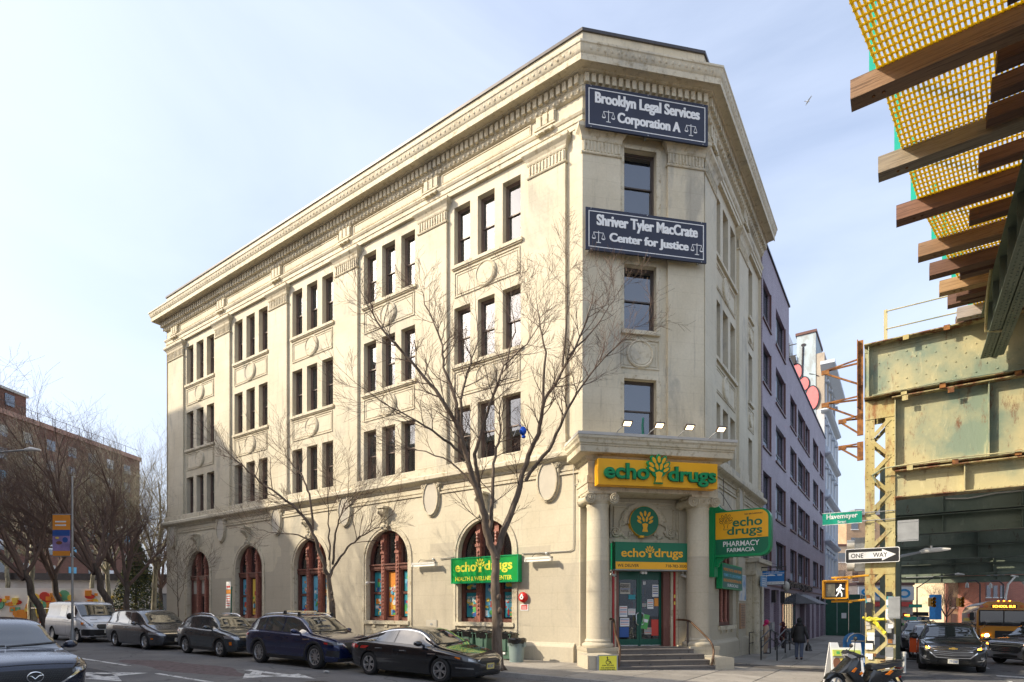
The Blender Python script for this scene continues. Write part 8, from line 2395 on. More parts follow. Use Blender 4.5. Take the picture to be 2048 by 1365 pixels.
m = MB(M_USB); pts = [(-0.31,0.12),(0.31,0.12),(0.31,0.95)] + [(0.31 * cos(a),0.95 + 0.31 * sin(a)) for a in [pi * k / 14 for k in range(1,14)]] + [(-0.31,0.95)]
m.prism(pts, -0.30,0.30); m.put('box', t, M, smooth=30)
m = MB(M_GREYM); m.ring((0,0.95),0.325,0.325,0.02,-0.31,-0.27,20, None, 0, pi); m.box(-0.2,0.2,-0.32,-0.30,0.98,1.02); m.put('trim', t, M)
for a in (-0.27,0.23):
 for b in (-0.26,0.22): m = MB(M_USB); m.box(a, a + 0.04, b, b + 0.04,0,0.12); m.put('leg', t, M)
M = ground_frame(8.75,15.0,rad(-4),0.065)
t = thing('sandwich_board', 'white sandwich board advertising the echo pharmacy behind the scooter', 'sandwich board', M)
def board(M2,front):
 m = MB(M_WHITE); m.prism([(-0.42,0),(-0.34,0),(-0.30,0.08),(0.30,0.08),(0.34,0),(0.42,0),(0.38,1.16),(0.20,1.16),(0.17,1.03),(-0.17,1.03),(-0.20,1.16),(-0.38,1.16)],-0.03,0.0)
 p = m.put('panel', t, M2)
 if front:
  poster(M2,p,-0.36,0.33,0.10,0.95,-0.034,M_CREAMP,77)
  m = MB(simple('lime_header', (0.55,0.62,0.10),0.5, var=0.03)); m.box(-0.36,0.33,-0.085,-0.034,0.80,0.96); m.put('header', p, M2)
  text_mesh('echo', -0.16,0.06,0.85,0.92,-0.085, M_GRNP, 0.003,0.01).put('lettering', p, M2)
  m = MB(M_GRNP); m.box(-0.28,-0.20,-0.09,-0.085,0.85,0.92); m.put('emblem', p, M2)
board(M @ T(0,-0.25,0) @ Matrix.Rotation(rad(-11),4, 'X'), True)
board(M @ T(0,0.25,0) @ Matrix.Rotation(rad(11),4, 'X'), False)
M_BLKR = simple('black_rail', (0.03,0.03,0.032),0.4, metal=0.4, var=0.1)
t = thing('ramp_rails', 'black tubular handrails beside the low ramp on the sidewalk', 'railing', MR @ T(5,-1.6,-0.2))
for o in (-1.35,-1.95):
 for z in (0,-0.40):
  m = MB(M_BLKR); m.tube([(3.35, o, 0.70 + z),(5.3, o, 1.0 + z),(8.3, o, 0.55 + z)],0.028,8); m.put('rail', t, MR)
 for x,zt in ((3.35,0.70),(5.3,1.0),(6.5,0.82),(8.3,0.55)):
  m = MB(M_BLKR); m.tube([(x, o, -0.45),(x, o, zt)],0.028,8); m.put('post', t, MR)
m = MB(M_BLKR)
for (a,b) in (((6.2,-0.3,0.8),(12,-0.3,0.8)),((6.2,-0.3,0.3),(12,-0.3,0.3)),((6.2,-0.3,-0.4),(6.2,-0.3,0.8))): m.tube([a,b],0.022,6)
m.put('rail', t, MR, kind='stuff')
m = MB(M_KERB); m.add([(3.4,-1.4,-0.26),(3.4,-2.0,-0.26),(5.6,-2.0,0.04),(5.6,-1.4,0.04),(7.6,-1.4,0.04),(7.6,-2.0,0.04),(7.6,-1.4,-0.5),(7.6,-2.0,-0.5),(3.4,-1.4,-0.5),(3.4,-2.0,-0.5)],[(0,1,2,3),(3,2,5,4),(1,9,7,5,2),(4,5,7,6),(0,3,4,6,8)])
m.put('ramp', t, MR)
x,y = locR(9.5,6.5); M = ground_frame(x,y,-PH,0)
t = thing('traffic_barrel', 'orange plastic traffic panel with a black cap standing by the kerb', 'barrier', M)
m = MB(simple('safety_orange', (0.75,0.10,0.01),0.5, var=0.08)); m.box(-0.13,0.13,-0.05,0.05,0.35,1.0); m.put('panel', t, M)
m = MB(M_BLACK); m.box(-0.14,0.14,-0.1,0.1,1.0,1.22); m.box(-0.25,0.25,-0.18,0.18,0,0.08); m.box(-0.03,0.03,-0.03,0.03,0.08,0.4); m.put('base', t, M)
x,y = locR(1.3,6.15); M = ground_frame(x,y,-PH,0.06)
m = MB(M_LAMPW); m.lathe([(0,0),(0.06,0),(0.06,0.62),(0.075,0.63),(0.075,0.70),(0,0.70)],14); tag(m.put('vent_pipe', None, M, smooth=35), 'short white pipe bollard beside the lattice column', 'bollard')
M = ground_frame(8.22,13.35,rad(3),0.065)
M_SCB = paint('scooter_black', (0.018,0.019,0.020),0.3,0.25)
M_SEAT = simple('seat_vinyl', (0.02,0.02,0.02),0.4, var=0.15)
t = thing('scooter', 'black motor scooter with orange flashes parked beside the sandwich board', 'scooter', M)
for x in (-0.66,0.60):
 w = thing('w', 'x', 'x', M @ T(x, 0,0.25));
 for k_ in ('label', 'category'): del w[k_]
 w.name = 'wheel'; w.parent = t; w.matrix_basis = T(x, 0,0.25)
 m = MB(M_TYRE); m.lathe([(0.16,-0.05),(0.22,-0.055),(0.25,-0.02),(0.25,0.02),(0.22,0.055),(0.16,0.05)],30,(0,0,0), None, 'y'); m.put('tyre', w, W[w], smooth=50)
 m = MB(M_RIM); m.ring((0,0),0.17,0.17,0.03,-0.04,0.04,24)
 for k in range(5): m.bar((0,0,0),(0.15 * cos(2 * pi * k / 5),0,0.15 * sin(2 * pi * k / 5)),0.03,0.03,None,(0,1,0))
 m.lathe([(0,0.05),(0.04,0.05),(0.04,-0.05),(0,-0.05)],12,(0,0,0), None, 'y'); m.put('rim', w, W[w])
def sc(nm,mt,prof,y,smooth=40,parent=None):
 m = MB(mt); n = len(prof)
 cx = sum(p[0] for p in prof) / n; cz = sum(p[1] for p in prof) / n
 secs = [(-y,0.80),(-y * 0.8,0.96),(0,1.0),(y * 0.8,0.96),(y,0.80)]
 vs = [(cx + (p[0] - cx) * s,yy,cz + (p[1] - cz) * s) for yy,s in secs for p in prof]
 fs = [(a * n + k,a * n + (k + 1) % n,(a + 1) * n + (k + 1) % n,(a + 1) * n + k) for a in range(4) for k in range(n)] + [tuple(range(n))[::-1],tuple(range(4 * n,5 * n))]
 m.add(vs,fs); return m.put(nm,parent or t,M,smooth=smooth,fix=True)
sc('front_shield', M_SCB, [(-0.72,0.52),(-0.56,0.64),(-0.36,0.86),(-0.22,0.90),(-0.20,0.84),(-0.30,0.62),(-0.22,0.34),(-0.10,0.20),(-0.22,0.16),(-0.40,0.42),(-0.52,0.52)],0.19)
sc('leg_shield', M_CPL, [(-0.36,0.84),(-0.20,0.86),(-0.18,0.55),(-0.02,0.24),(0.10,0.18),(-0.18,0.14),(-0.34,0.40)],0.17)
sc('floorboard', M_CPL, [(-0.20,0.14),(0.30,0.14),(0.34,0.24),(0.0,0.22),(-0.14,0.24)],0.18)
sc('under_seat', M_SCB, [(0.02,0.26),(0.10,0.50),(0.16,0.62),(0.42,0.56),(0.80,0.62),(0.92,0.66),(0.86,0.48),(0.60,0.38),(0.44,0.22),(0.2,0.2)],0.17)
sc('seat', M_SEAT, [(0.10,0.60),(0.14,0.72),(0.24,0.75),(0.44,0.73),(0.62,0.77),(0.84,0.80),(0.86,0.74),(0.62,0.66),(0.40,0.62),(0.2,0.58)],0.15)
sc('front_mudguard', M_SCB, [(-0.93,0.36),(-0.86,0.48),(-0.70,0.55),(-0.52,0.50),(-0.42,0.38),(-0.50,0.36),(-0.66,0.50),(-0.84,0.42)],0.075)
sc('headset', M_CPL, [(-0.50,0.98),(-0.36,0.92),(-0.12,0.86),(0.0,0.90),(-0.10,0.95),(-0.30,1.02),(-0.44,1.05)],0.10)
sc('headlight', M_HLB, [(-0.47,0.92),(-0.34,0.84),(-0.14,0.86),(-0.30,0.95),(-0.46,0.99)],0.11)
sc('exhaust', M_GREYM, [(0.36,0.20),(0.76,0.20),(0.80,0.28),(0.74,0.34),(0.42,0.34),(0.34,0.28)],0.06)
m = MB(M_CPL); m.bar((0.5,0.1,0.25),(0.8,0.12,0.6),0.04,0.05); m.tube([(0.80,0,0.60),(0.98,0,0.28)],[0.04,0.02],6); m.put('rear_mudguard', t, M)
m = MB(M_AMB); m.prism([(-0.40,0.56),(-0.30,0.66),(-0.26,0.64),(-0.34,0.54)],-0.20,-0.16); m.prism([(-0.20,0.50),(-0.14,0.56),(-0.12,0.52),(-0.17,0.48)],-0.2,-0.15); m.prism([(0.42,0.50),(0.58,0.60),(0.62,0.58),(0.52,0.49)],-0.185,-0.14); m.put('orange_flash', t, M)
m = MB(M_TLR); m.box(0.84,0.93,-0.08,0.08,0.56,0.66); m.box(0.84,0.90,-0.06,0.0,0.42,0.48); m.put('tail_light', t, M)
m = MB(M_CPL); m.tube([(0.5,0.1,0.78),(0.9,0.1,0.82),(1.0,0.0,0.83),(0.9,-0.1,0.82),(0.5,-0.1,0.78)],0.015,6); m.put('grab_rail', t, M)
m = MB(M_CPL); m.tube([(-0.46,-0.34,1.02),(-0.36,-0.18,1.0),(-0.28,0,0.97),(-0.22,0.2,1.0),(-0.16,0.36,1.03)],0.018,6); m.tube([(-0.5,-0.30,0.99),(-0.42,-0.36,0.98),(-0.36,-0.42,0.97)],0.008,4); m.put('handlebar', t, M, smooth=40)
for (a,b) in (((-0.36,-0.22,1.02),(-0.42,-0.34,1.30)),((-0.22,0.22,1.0),(-0.06,0.34,1.10))):
 m = MB(M_CPL); m.tube([a, b],0.008,5); m.ellipsoid((b[0], b[1], b[2] + 0.03),(0.025,0.07,0.05),10); m.put('mirror', t, M, smooth=60)
m = MB(M_CHR); m.tube([(0.05,0.03,0.75),(0.05,0.05,0.86),(0.02,0.05,0.95),(-0.04,0.05,0.90),(-0.02,0.05,0.55)],0.02,6); m.put('chain_lock', t, M)
m = MB(M_CPL); m.tube([(0.2,-0.05,0.2),(0.24,-0.22,0.0)],0.015,5); m.put('side_stand', t, M)
x,y = locL(-12.3,3.9); M = ground_frame(x,y,-PH,0.06)
t = thing('parking_sign', 'green post with white parking rule plates between the second and third arched windows', 'road sign', locM := ground_frame(*locL(-16.2,3.9),-PH, 0.06))
M = locM
m = MB(M_HOAR); m.box(-0.03,0.03,-0.02,0.02,0,2.75); m.put('post', t, M)
m = MB(M_WHITE); m.box(-0.42,-0.04,-0.03,-0.02,2.62,2.98); m.box(-0.42,-0.04,-0.03,-0.02,1.75,2.4); m.put('plate', t, M)
m = MB(M_ORNG); m.box(-0.42,-0.04,-0.03,-0.02,2.42,2.60); m.put('plate', t, M)
m = MB(M_REDP)
for k in range(5): m.box(-0.38,-0.08,-0.035,-0.03,1.84 + 0.11 * k,1.88 + 0.11 * k)
m.box(-0.38,-0.08,-0.035,-0.03,2.7,2.78); m.put('lettering', t, M)
def lamp_post(x,y,h,name,lab,col,arm=None,group=None,r=0.07):
 M = T(x, y, gz(x, y)); t = thing(name, lab, 'street lamp', M, group)
 m = MB(col); m.lathe([(r * 2.2,0),(r * 2.2,0.4),(r * 1.3,0.6),(r, 0.9),(r * 0.7, h)],10); m.put('pole', t, M, smooth=40)
 if arm:
  m = MB(col); m.tube([(0,0, h - 0.1)] + [(a, 0, h + b) for a, b in arm],0.045,6); m.put('arm', t, M, smooth=50)
  a,b = arm[-1]; s = 1 if a > 0 else -1
  m = MB(M_LAMPW); m.tube([(a - 0.1 * s, 0, h + b),(a + 0.2 * s, 0, h + b + 0.04),(a + 0.75 * s, 0, h + b - 0.02)],[0.06,0.12,0.05],8); m.put('lamp_head', t, M, smooth=50)
 return t,M
t, M = lamp_post(-22.1,28.6,8.3, 'lamp_post', 'tall grey lamp post carrying an orange and purple banner behind the van', M_GREYM, r=0.055)
lamp_post(-29.5,30,9.2, 'lamp_post', 'grey cobra-head street lamp reaching in from the left edge', M_GREYM, [(1.5,0.5),(3.9,0.7)])
M = M @ T(0,0,1.35)
t2 = thing('banner', 'vertical banner with orange ends and a purple picture hanging on the grey lamp post', 'banner', M @ T(-0.55,0,3.0))
m = MB(M_ORNG); m.box(-0.98,-0.12,-0.02,0.02,4.25,5.0); m.box(-0.98,-0.12,-0.02,0.02,2.95,3.2)
for k in range(2): m.box(-0.85,-0.3,-0.024,-0.02,4.45 + 0.18 * k,4.52 + 0.18 * k,M_WHTP)
m.put('band', t2, M)
m = MB(simple('banner_purple', (0.30,0.22,0.42),0.6, var=0.3, scale=2)); m.box(-0.98,-0.12,-0.02,0.02,3.2,4.25); m.box(-0.98,-0.12,-0.024,-0.02,3.95,4.25, M_DBLU)
m.disc((-0.65,3.6),0.16,0.09,-0.026,-0.02,12, M_BRNP); m.disc((-0.35,3.75),0.14,0.14,-0.026,-0.02,12, M_DBLU); m.disc((-0.75,3.85),0.1,0.05,-0.026,-0.02,10, M_YELW); m.put('picture', t2, M)
m = MB(M_GREYM); m.tube([(0,0,5.03),(-1.0,0,5.03)],0.02,5); m.tube([(0,0,2.92),(-1.0,0,2.92)],0.02,5); m.put('rod', t2, M)
x,y = locL(-33.5,3.5)
lamp_post(-24.2,40.5,5.3, 'lamp_post', 'slim black lamp post at the left corner of the building', M_COPE, [(-0.35,0.15),(-0.7,0.1)])
lamp_post(-36,50,8.0, 'lamp_post', 'pale lamp post with a single arm over the school roof', M_LAMPW, [(0.5,0.4),(1.5,0.55)])
t = thing('park_fence', 'black metal fence behind the parked minivan', 'fence', T(-34,42,0))
pa,pb = Vector((-38.5,45.5,0.55)),Vector((-24.6,41.0,0.35)); n = 58
d = (pb - pa) / n
for k in range(n + 1):
 p = pa + d * k; h = 1.5 if k % 10 else 1.9
 m = MB(M_COPE); m.tube([p, p + Vector((0,0, h))],0.018 if k % 10 else 0.05,5); m.put('picket' if k % 10 else 'post', t)
for z in (0.15,1.4): m = MB(M_COPE); m.tube([pa + Vector((0,0, z)), pb + Vector((0,0, z))],0.025,5); m.put('rail', t)
def hang_signal(x,y,z,lab):
 t = thing('traffic_signal', lab, 'traffic signal', T(x, y, z), 'yellow traffic signals hanging over the avenue')
 m = MB(M_SIGY); m.box(x - 0.2, x + 0.2, y - 0.2, y + 0.2, z - 0.45, z + 0.45); m.put('housing', t)
 for k in range(3):
  m = MB(M_SIGY); m.lathe([(0.17,0),(0.19,0.25)],12,(x, y - 0.2, z - 0.36 + 0.36 * k), None, 'y'); m.put('visor', t)
  m = MB(M_BLACK); m.lathe([(0.16,0.02),(0,0.02)],12,(x, y - 0.2, z - 0.36 + 0.36 * k), None, 'y'); m.put('lens', t)
hang_signal(44.6,60.5,2.6, 'yellow traffic signal over the avenue, left of the two, before the blue sign')
hang_signal(47.2,60.0,2.6, 'yellow traffic signal over the avenue, right of the two, before the cream building')
m = MB(simple('blue_wrap', (0.02,0.22,0.55),0.6, var=0.15)); m.box(50.6,51.35,68,69,0.6,3.6); tag(m.put('blue_sign', None), 'tall light-blue construction sign far down the avenue', 'sign')
lamp_post(35.6,50,4.6, 'street_lamp', 'dark street lamp with a curved arm far down the left side of the avenue', M_COPE, [(1.5,0.9),(3.4,1.1)])
for k,(px,z,y) in enumerate(((33.5,2.0,48.0),(33.2,0.95,48.2))):
 m = MB(simple('far_sign_green', (0.0,0.32,0.2),0.4, var=0)) if k == 0 else MB(fsg); fsg = m.mats[0]
 m.box(px, px + 1.1, y, y + 0.03, z, z + 0.28); tag(m.put('street_sign', None),('upper' if k == 0 else 'lower') + ' of two small green street name signs far down the avenue', 'street sign', 'small green street signs')
for x, lab, s in ((62.5, 'white curved street lamp above the bus roof, left of the pair', 1),(65.2, 'white curved street lamp above the bus roof, right of the pair', -1)):
 t = thing('curved_lamp', lab, 'street lamp', T(x, 72,-1), 'white curved lamps above the bus')
 m = MB(M_LAMPW); m.tube([(x, 72,-1),(x, 72,3.5),(x + 0.3 * s, 72,5.0),(x + 1.2 * s, 72,6.0),(x + 2.0 * s, 72,6.1)],0.12,7); m.put('pole', t, smooth=50)
for x, y, lab in ((51.0,62, 'black twin-arm lamp post in front of the red brick building'),(54.4,63, 'black lamp post just left of the bus roof')):
 t = thing('lamp_post', lab, 'street lamp', T(x, y, -1), 'black lamp posts before the red brick building')
 m = MB(M_COPE); m.tube([(x, y, -1),(x, y, 4.6),(x - 0.5, y, 5.0),(x - 1.4, y, 5.0)],0.08,6); m.put('pole', t)
 m = MB(M_LAMPW); m.lathe([(0.03,0.6),(0.14,0.4),(0.16,0.0)],8,(x - 1.4, y, 4.2)); m.put('lantern', t)
random.seed(12)
for k, (u, off, lab) in enumerate(((-0.4,7.3, 'crumpled grey paper litter in front of the black sedan wheel'),(-4.9,7.25, 'white paper scrap on the road below the black sedan'),(2.4,4.8, 'small scrap of litter by the kerb corner'),(-6.4,5.2, 'litter under the nose of the dark blue SUV'))):
 x,y = locL(u,off); M = ground_frame(x,y,k,-0.06); m = MB(M_WHTP if k % 2 else M_GREYM)
 for q in range(6):
  a = random.uniform(0,6); m.prism([(0.12 * cos(a + b) * random.uniform(.5,1),0.12 * sin(a + b) * random.uniform(.5,1)) for b in (0,1.5,3,4.5)],0.01 + 0.008 * q, 0.012 + 0.008 * q, None, 'z')
 tag(m.put('litter', None, M), lab, 'litter')
m = MB(M_GREYM); m.box(4.55,4.68,-0.6,-0.45,0.6,0.78); tag(m.put('meter_box', None, MC), 'small grey electrical box beside the right column base', 'electrical box')
m = MB(M_WHTP); X = T(26.0,50.0,46.5) @ Matrix.Scale(0.6,4); m.X = X; m.ellipsoid((0,0,0),(0.28,0.09,0.09),8)
m.add([(-0.1,0,0.02),(0.12,0,0.02),(0.3,-0.5,0.25),(0.1,-0.9,0.1),(0.3,0.5,0.25),(0.1,0.9,0.1)],[(0,1,2,3),(1,0,5,4)])
m.add([(-0.25,-0.04,0),(-0.25,0.04,0),(-0.5,0.08,0),(-0.5,-0.08,0)],[(0,1,2,3)])
tag(m.put('gull', None), 'white gull flying in the sky right of the building top', 'bird')
# ---------------------------------------------------------------- trees
def bark(name,lo,hi):
 m,n,l,b = mat_new(name)
 f = noise(n,l,6,6,0.7,stretch=(1,1,0.25))
 l.new(ramp(n, l, f, [(0.35, lo),(0.65, hi)]), b.inputs['Base Color']); b.inputs['Roughness'].default_value = 0.9
 bump(n,l,b,f,0.8,0.02); return m
M_BARK = bark('bark_brown', (0.07,0.05,0.035),(0.20,0.15,0.11))
M_BARKD = bark('bark_dark', (0.05,0.038,0.03),(0.13,0.10,0.078))
M_BARKP = bark('bark_plane', (0.12,0.11,0.07),(0.42,0.38,0.27))
M_TWIG = simple('twig', (0.11,0.07,0.05),0.85, var=0.2)
M_TWIGD = simple('twig_dark', (0.15,0.10,0.078),0.85, var=0.2)
M_BUD = simple('red_bud', (0.16,0.045,0.03),0.7, var=0.2)
def grow(rd,mb,p,d,ln,r,lvl,spread=0.55,up=0.25,budm=None):
 segs = 5 if lvl > 1 else 3
 pts = [p.copy()]; dirs = []
 q = p.copy(); dd = d.copy()
 for k in range(segs):
  dd = (dd + Vector((rd.uniform(-1,1),rd.uniform(-1,1),rd.uniform(-1,1))) * 0.16 + Vector((0,0,up * 0.22))).normalized()
  q = q + dd * ln / segs; pts.append(q.copy()); dirs.append(dd.copy())
 rs = [max(0.0035,r * (1 - 0.62 * k / segs)) for k in range(segs + 1)]
 mb.tube(pts,rs,6 if r > 0.05 else (4 if r > 0.015 else 3),None,False)
 if lvl <= 0: return
 nch = {4: 5,3: 5,2: 5,1: 4}.get(lvl,4)
 for i in range(nch):
  t = 0.25 + 0.75 * (i + rd.random() * 0.6) / nch; t = min(t,0.98)
  k = min(int(t * segs),segs - 1); f = t * segs - k
  c = pts[k].lerp(pts[k + 1],f); base = dirs[k]
  ax = base.orthogonal().normalized(); ax.rotate(Matrix.Rotation(rd.uniform(0,2 * pi),3,base))
  nd = (base * 1.0 + ax * rd.uniform(spread * 0.7,spread * 1.5)).normalized()
  grow(rd,mb,c,nd,ln * rd.uniform(0.48,0.72),rs[k] * rd.uniform(0.5,0.68),lvl - 1,spread,up,budm)
def unproj(px,py,Y):
 return Vector(((px - 1024) / 1137.8 * Y,Y,1.9 + (1218 - py) / 1137.8 * Y))
def street_tree(label,Y,limbs,trunk,seed,ybase,dens=0.35):
 """limbs: (points seen from the corner, radius at start, depth drift)"""
 rd = random.Random(seed)
 base = unproj(*trunk[0],Y); base.z = gz(base.x,base.y) + 0.0
 t = thing('bare_tree', label, 'tree', T(base.x, base.y, base.z))
 pts = [base - Vector((0,0,0.1))] + [unproj(px,py,Y) for px,py in trunk[1:]]
 r0 = ybase
 m = MB(M_BARK); fine = []
 for i in range(len(pts) - 1):
  for k in range(5): fine.append(pts[i].lerp(pts[i + 1],k / 5) + Vector((rd.uniform(-1,1),rd.uniform(-1,1),0)) * r0 * 0.10)
 fine.append(pts[-1]); n = len(fine)
 m.tube(fine,[r0 * (1.35 if i == 0 else 1.1 if i == 1 else 1) * (1 - 0.30 * i / n) * rd.uniform(0.93,1.07) for i in range(n)],14)
 for k in range(6):
  a = 2 * pi * k / 6; m.tube([base + Vector((r0 * 0.6 * cos(a),r0 * 0.6 * sin(a),0.25)),base + Vector((r0 * 2.0 * cos(a),r0 * 2.0 * sin(a),-0.03))],[r0 * 0.4,r0 * 0.15],6)
 for k in range(3): m.ellipsoid(tuple(fine[n // 3 + 2 * k] + Vector((r0 * 0.6,-r0 * 0.5,0))),(r0 * 0.5,r0 * 0.5,r0 * 0.7),8)
 m.put('trunk', t, smooth=60)
 tw = MB(M_TWIG)
 for pl,r,dr in limbs:
  P_ = [unproj(px,py,Y) for px,py in pl]; nn = len(P_)
  for i in range(nn): P_[i].y += dr * i / (nn - 1) * (P_[-1] - P_[0]).length * 0.35;
  fine = []
  for i in range(nn - 1):
   for k in range(4): fine.append(P_[i].lerp(P_[i + 1],k / 4) + Vector((rd.uniform(-1,1),rd.uniform(-1,1),rd.uniform(-1,1))) * 0.03)
  fine.append(P_[-1]); n = len(fine)
  rs = [max(0.007,r * (1 - 0.88 * i / (n - 1))) for i in range(n)]
  m = MB(M_BARK); m.tube(fine, rs, 8); m.put('limb', t, smooth=60)
  for i in range(3,n):
   for q in range((2 if rd.random() < dens else 1) if i > n * 0.4 else (1 if rd.random() < dens * 0.7 else 0)):
    base_d = (fine[i] - fine[i - 1]).normalized(); ax = base_d.orthogonal(); ax.rotate(Matrix.Rotation(rd.uniform(0,2 * pi),3,base_d))
    nd = (base_d + ax * rd.uniform(0.5,1.0)).normalized()
    grow(rd,tw,fine[i],nd,rd.uniform(0.8,1.5) * (1.1 - 0.35 * i / n) * (Y / 20),min(rs[i] * 0.6,0.02),2,0.6,0.35)
  grow(rd,tw,fine[-1],(fine[-1] - fine[-2]).normalized(),1.0,0.008,2,0.6,0.3)
 tw.put('twigs', t, kind='stuff')
 return t
main_limbs = [
 ([(991,1119),(977,1080),(966,1020),(953,977),(937,924),(915,854),(876,796),(832,744),(775,682),(744,629)],0.125,-0.3),
 ([(915,854),(913,805),(885,726),(880,669),(845,590),(836,555)],0.06,0.4),([(935,920),(903,890),(854,858),(788,827),(722,783)],0.05,-0.5),
 ([(953,977),(900,920),(832,893),(788,884)],0.035,0.5),([(977,1070),(984,1007),(986,920),(999,862),(1000,800),(1010,740)],0.07,0.5),
 ([(966,1030),(950,911),(964,858),(986,805),(1008,744),(1051,709),(1082,673)],0.065,-0.4),([(925,870),(920,800),(933,744),(955,678),(950,590)],0.05,0.2),
 ([(991,1119),(1008,1060),(1034,990),(1052,924),(1078,862),(1091,788),(1126,735),(1175,634),(1192,568)],0.115,0.2),
 ([(1050,960),(1096,902),(1126,840),(1161,779),(1205,726),(1263,673)],0.06,-0.3),([(1085,815),(1091,700),(1078,625),(1074,568)],0.045,0.4),([(1126,735),(1135,612),(1131,506)],0.035,-0.2),
 ([(1140,710),(1200,640),(1240,575)],0.035,0.3),([(1010,740),(1030,660),(1022,580)],0.03,0.2)]
street_tree('large bare street tree rising in front of the bright green sign', 17.5, main_limbs, [(996,1345),(994,1250),(990,1180),(991,1119)],3,0.17)
t2 = [([(655,1150),(648,1124),(636,1088),(624,1053),(598,1018),(577,1003),(530,968),(492,933),(460,904)],0.09,-0.3),([(626,1058),(618,989),(600,951),(568,910),(556,880)],0.05,0.3),
   ([(658,1160),(665,1135),(694,1094),(718,1074),(753,1053),(782,1024)],0.06,0.2),([(665,1130),(671,1077),(680,1042),(700,1000),(703,957)],0.05,-0.3),([(633,1085),(600,1071),(554,1068),(518,1059)],0.035,-0.5),
   ([(660,1120),(655,1060),(650,1000),(655,950)],0.04,0.4),([(690,1020),(720,990),(760,975)],0.03,0.3)]
street_tree('smaller bare street tree beyond the dark blue SUV, before the third arched window', 21.9, t2,[(669,1256),(665,1215),(660,1180),(656,1150)],9,0.12,0.0)
street_tree('thin leafless sapling before the far left arched window', 28.8,[([(356,1215),(355,1180),(356,1120)],0.03,0),([(356,1205),(366,1180),(370,1150)],0.015,0.1),([(356,1200),(346,1180),(343,1160)],0.015,0)],[(358,1262),(357,1240),(356,1215)],4,0.035)
def wild(seed,h,bk,tw,lean=(0,0),levels=4,spread=0.6,trunk=0.33,r0=0.24,n0=5):
 rd = random.Random(seed); tm = MB(bk); cm = MB(tw); lm = MB(bk)
 top = Vector((lean[0] * h * trunk,lean[1] * h * trunk,h * trunk))
 pts = [Vector((0,0,-0.3)) + top * (k / 6) + Vector((rd.uniform(-.1,.1),rd.uniform(-.1,.1),0)) * (k > 0) for k in range(7)]
 tm.tube(pts,[r0 * (1.5 - 0.3 * min(k,2)) * (1 - 0.05 * k) for k in range(7)],10)
 for k in range(n0):
  a = 2 * pi * k / n0 + rd.uniform(-.4,.4); d = Vector((cos(a) * 0.75 + lean[0],sin(a) * 0.75 + lean[1],1.15)).normalized()
  grow(rd,cm,pts[-1] - Vector((0,0,rd.uniform(0,0.6))),d,h * rd.uniform(0.34,0.46),r0 * 0.5,levels,spread,0.3)
 grow(rd,cm,pts[-1],Vector((lean[0],lean[1],1.3)).normalized(),h * 0.42,r0 * 0.5,levels,spread,0.3)
 return tm.mesh('trunk', 60), cm.mesh('crown')
VAR = [(wild(1,13, M_BARKD, M_TWIGD, (-0.35,0.0),4), 'dark'),(wild(2,15, M_BARKP, M_BARKP, (0.05,0),4,0.6,0.36), 'pale'),(wild(5,12, M_BARKD, M_TWIGD, (0.15,0.1),4), 'dark')]
def plant(i,x,y,s,rz,lab,group=None):
 M = T(x,y,gz(x,y)) @ RZ(rz) @ Matrix.Scale(s,4)
 t = thing('bare_tree', lab, 'tree', M, group); (a, b), k = VAR[i]
 put('trunk', a, t, M); put('crown', b, t, M, kind='stuff')
def at_px(px,Y): return (px - 1024) / 1137.8 * Y
G_ = 'bare trees before the brick tower'
for i, px, Y, s, rz, lab in ((0,242,36,1.12,0.0, 'dark leaning bare tree behind the minivan, left of the pale plane tree'),(2,258,38,0.95,1.9, 'dark bare tree just right of the leaning dark tree'),(1,303,44,1.0,0.7, 'pale-barked plane tree against the sky at the building corner'),
        (0,105,33,0.95,0.25, 'dark curving bare tree directly above the white van'),(1,62,46,1.1,2.2, 'pale plane tree behind the mural wall, left of the banner'),(1,222,50,1.0,4.0, 'pale plane tree right behind the leaning dark tree'),
        (2,133,42,1.1,3.1, 'dark tree with a forked trunk beside the banner post'),(0,-30,38,1.1,1.0, 'dark bare tree at the left edge of the picture'),(1,180,56,1.15,1.4, 'pale plane tree in the middle of the park, near the tower'),(2,318,58,1.1,5.0, 'distant bare tree seen between the plane tree and the building'),(1,15,60,1.2,5.5, 'far plane tree left of the mural')):
 plant(i,at_px(px,Y),Y,s,rz,lab,G_)
plant(2,56.5,74,0.62,0.4, 'small upright bare tree before the cream mansard building')
plant(0,52,96,0.9,2.0, 'bare tree tangle before the bridge tower, left side of the avenue')
plant(2,74,128,1.0,1.0, 'distant bare tree below the bridge tower')
for k,(u,o) in enumerate(((-29,17.6),(-40,17.8))):  # unseen trees added so their crowns blur the shade on the facade
 x, y = locL(u, o); plant(2 if k else 1, x, y, 1.35, k * 2.0,('tall plane tree' if k == 0 else 'tall dark tree') + ' added unseen on the far sidewalk to soften the facade shade')
rd = random.Random(8); cm = MB(simple('evergreen_leaf', (0.035,0.055,0.022),0.7, var=0.4, scale=4), simple('evergreen_leaf_light', (0.13,0.13,0.03),0.7, var=0.3, scale=4))
for k in range(7000):
 z = rd.random() ** 0.8; rr = (1 - z) ** 0.7 * 2.2 * math.sqrt(rd.random()); a = rd.uniform(0,2 * pi); c = Vector((rr * cos(a),rr * sin(a),0.4 + z * 6.5 + 0.3 * sin(a * 3)))
 u_ = Vector((rd.uniform(-1,1),rd.uniform(-1,1),rd.uniform(-1,.4))).normalized() * 0.16; v_ = u_.orthogonal().normalized() * 0.05
 cm.add([c - v_,c + u_,c + v_,c - u_ * 0.4],[(0,1,2,3)],cm.mats[1] if rd.random() < 0.3 else cm.mats[0])
M = T(at_px(272,47),47,0.5); t = thing('evergreen', 'olive-green evergreen tree behind the fence beside the plane tree', 'tree', M)
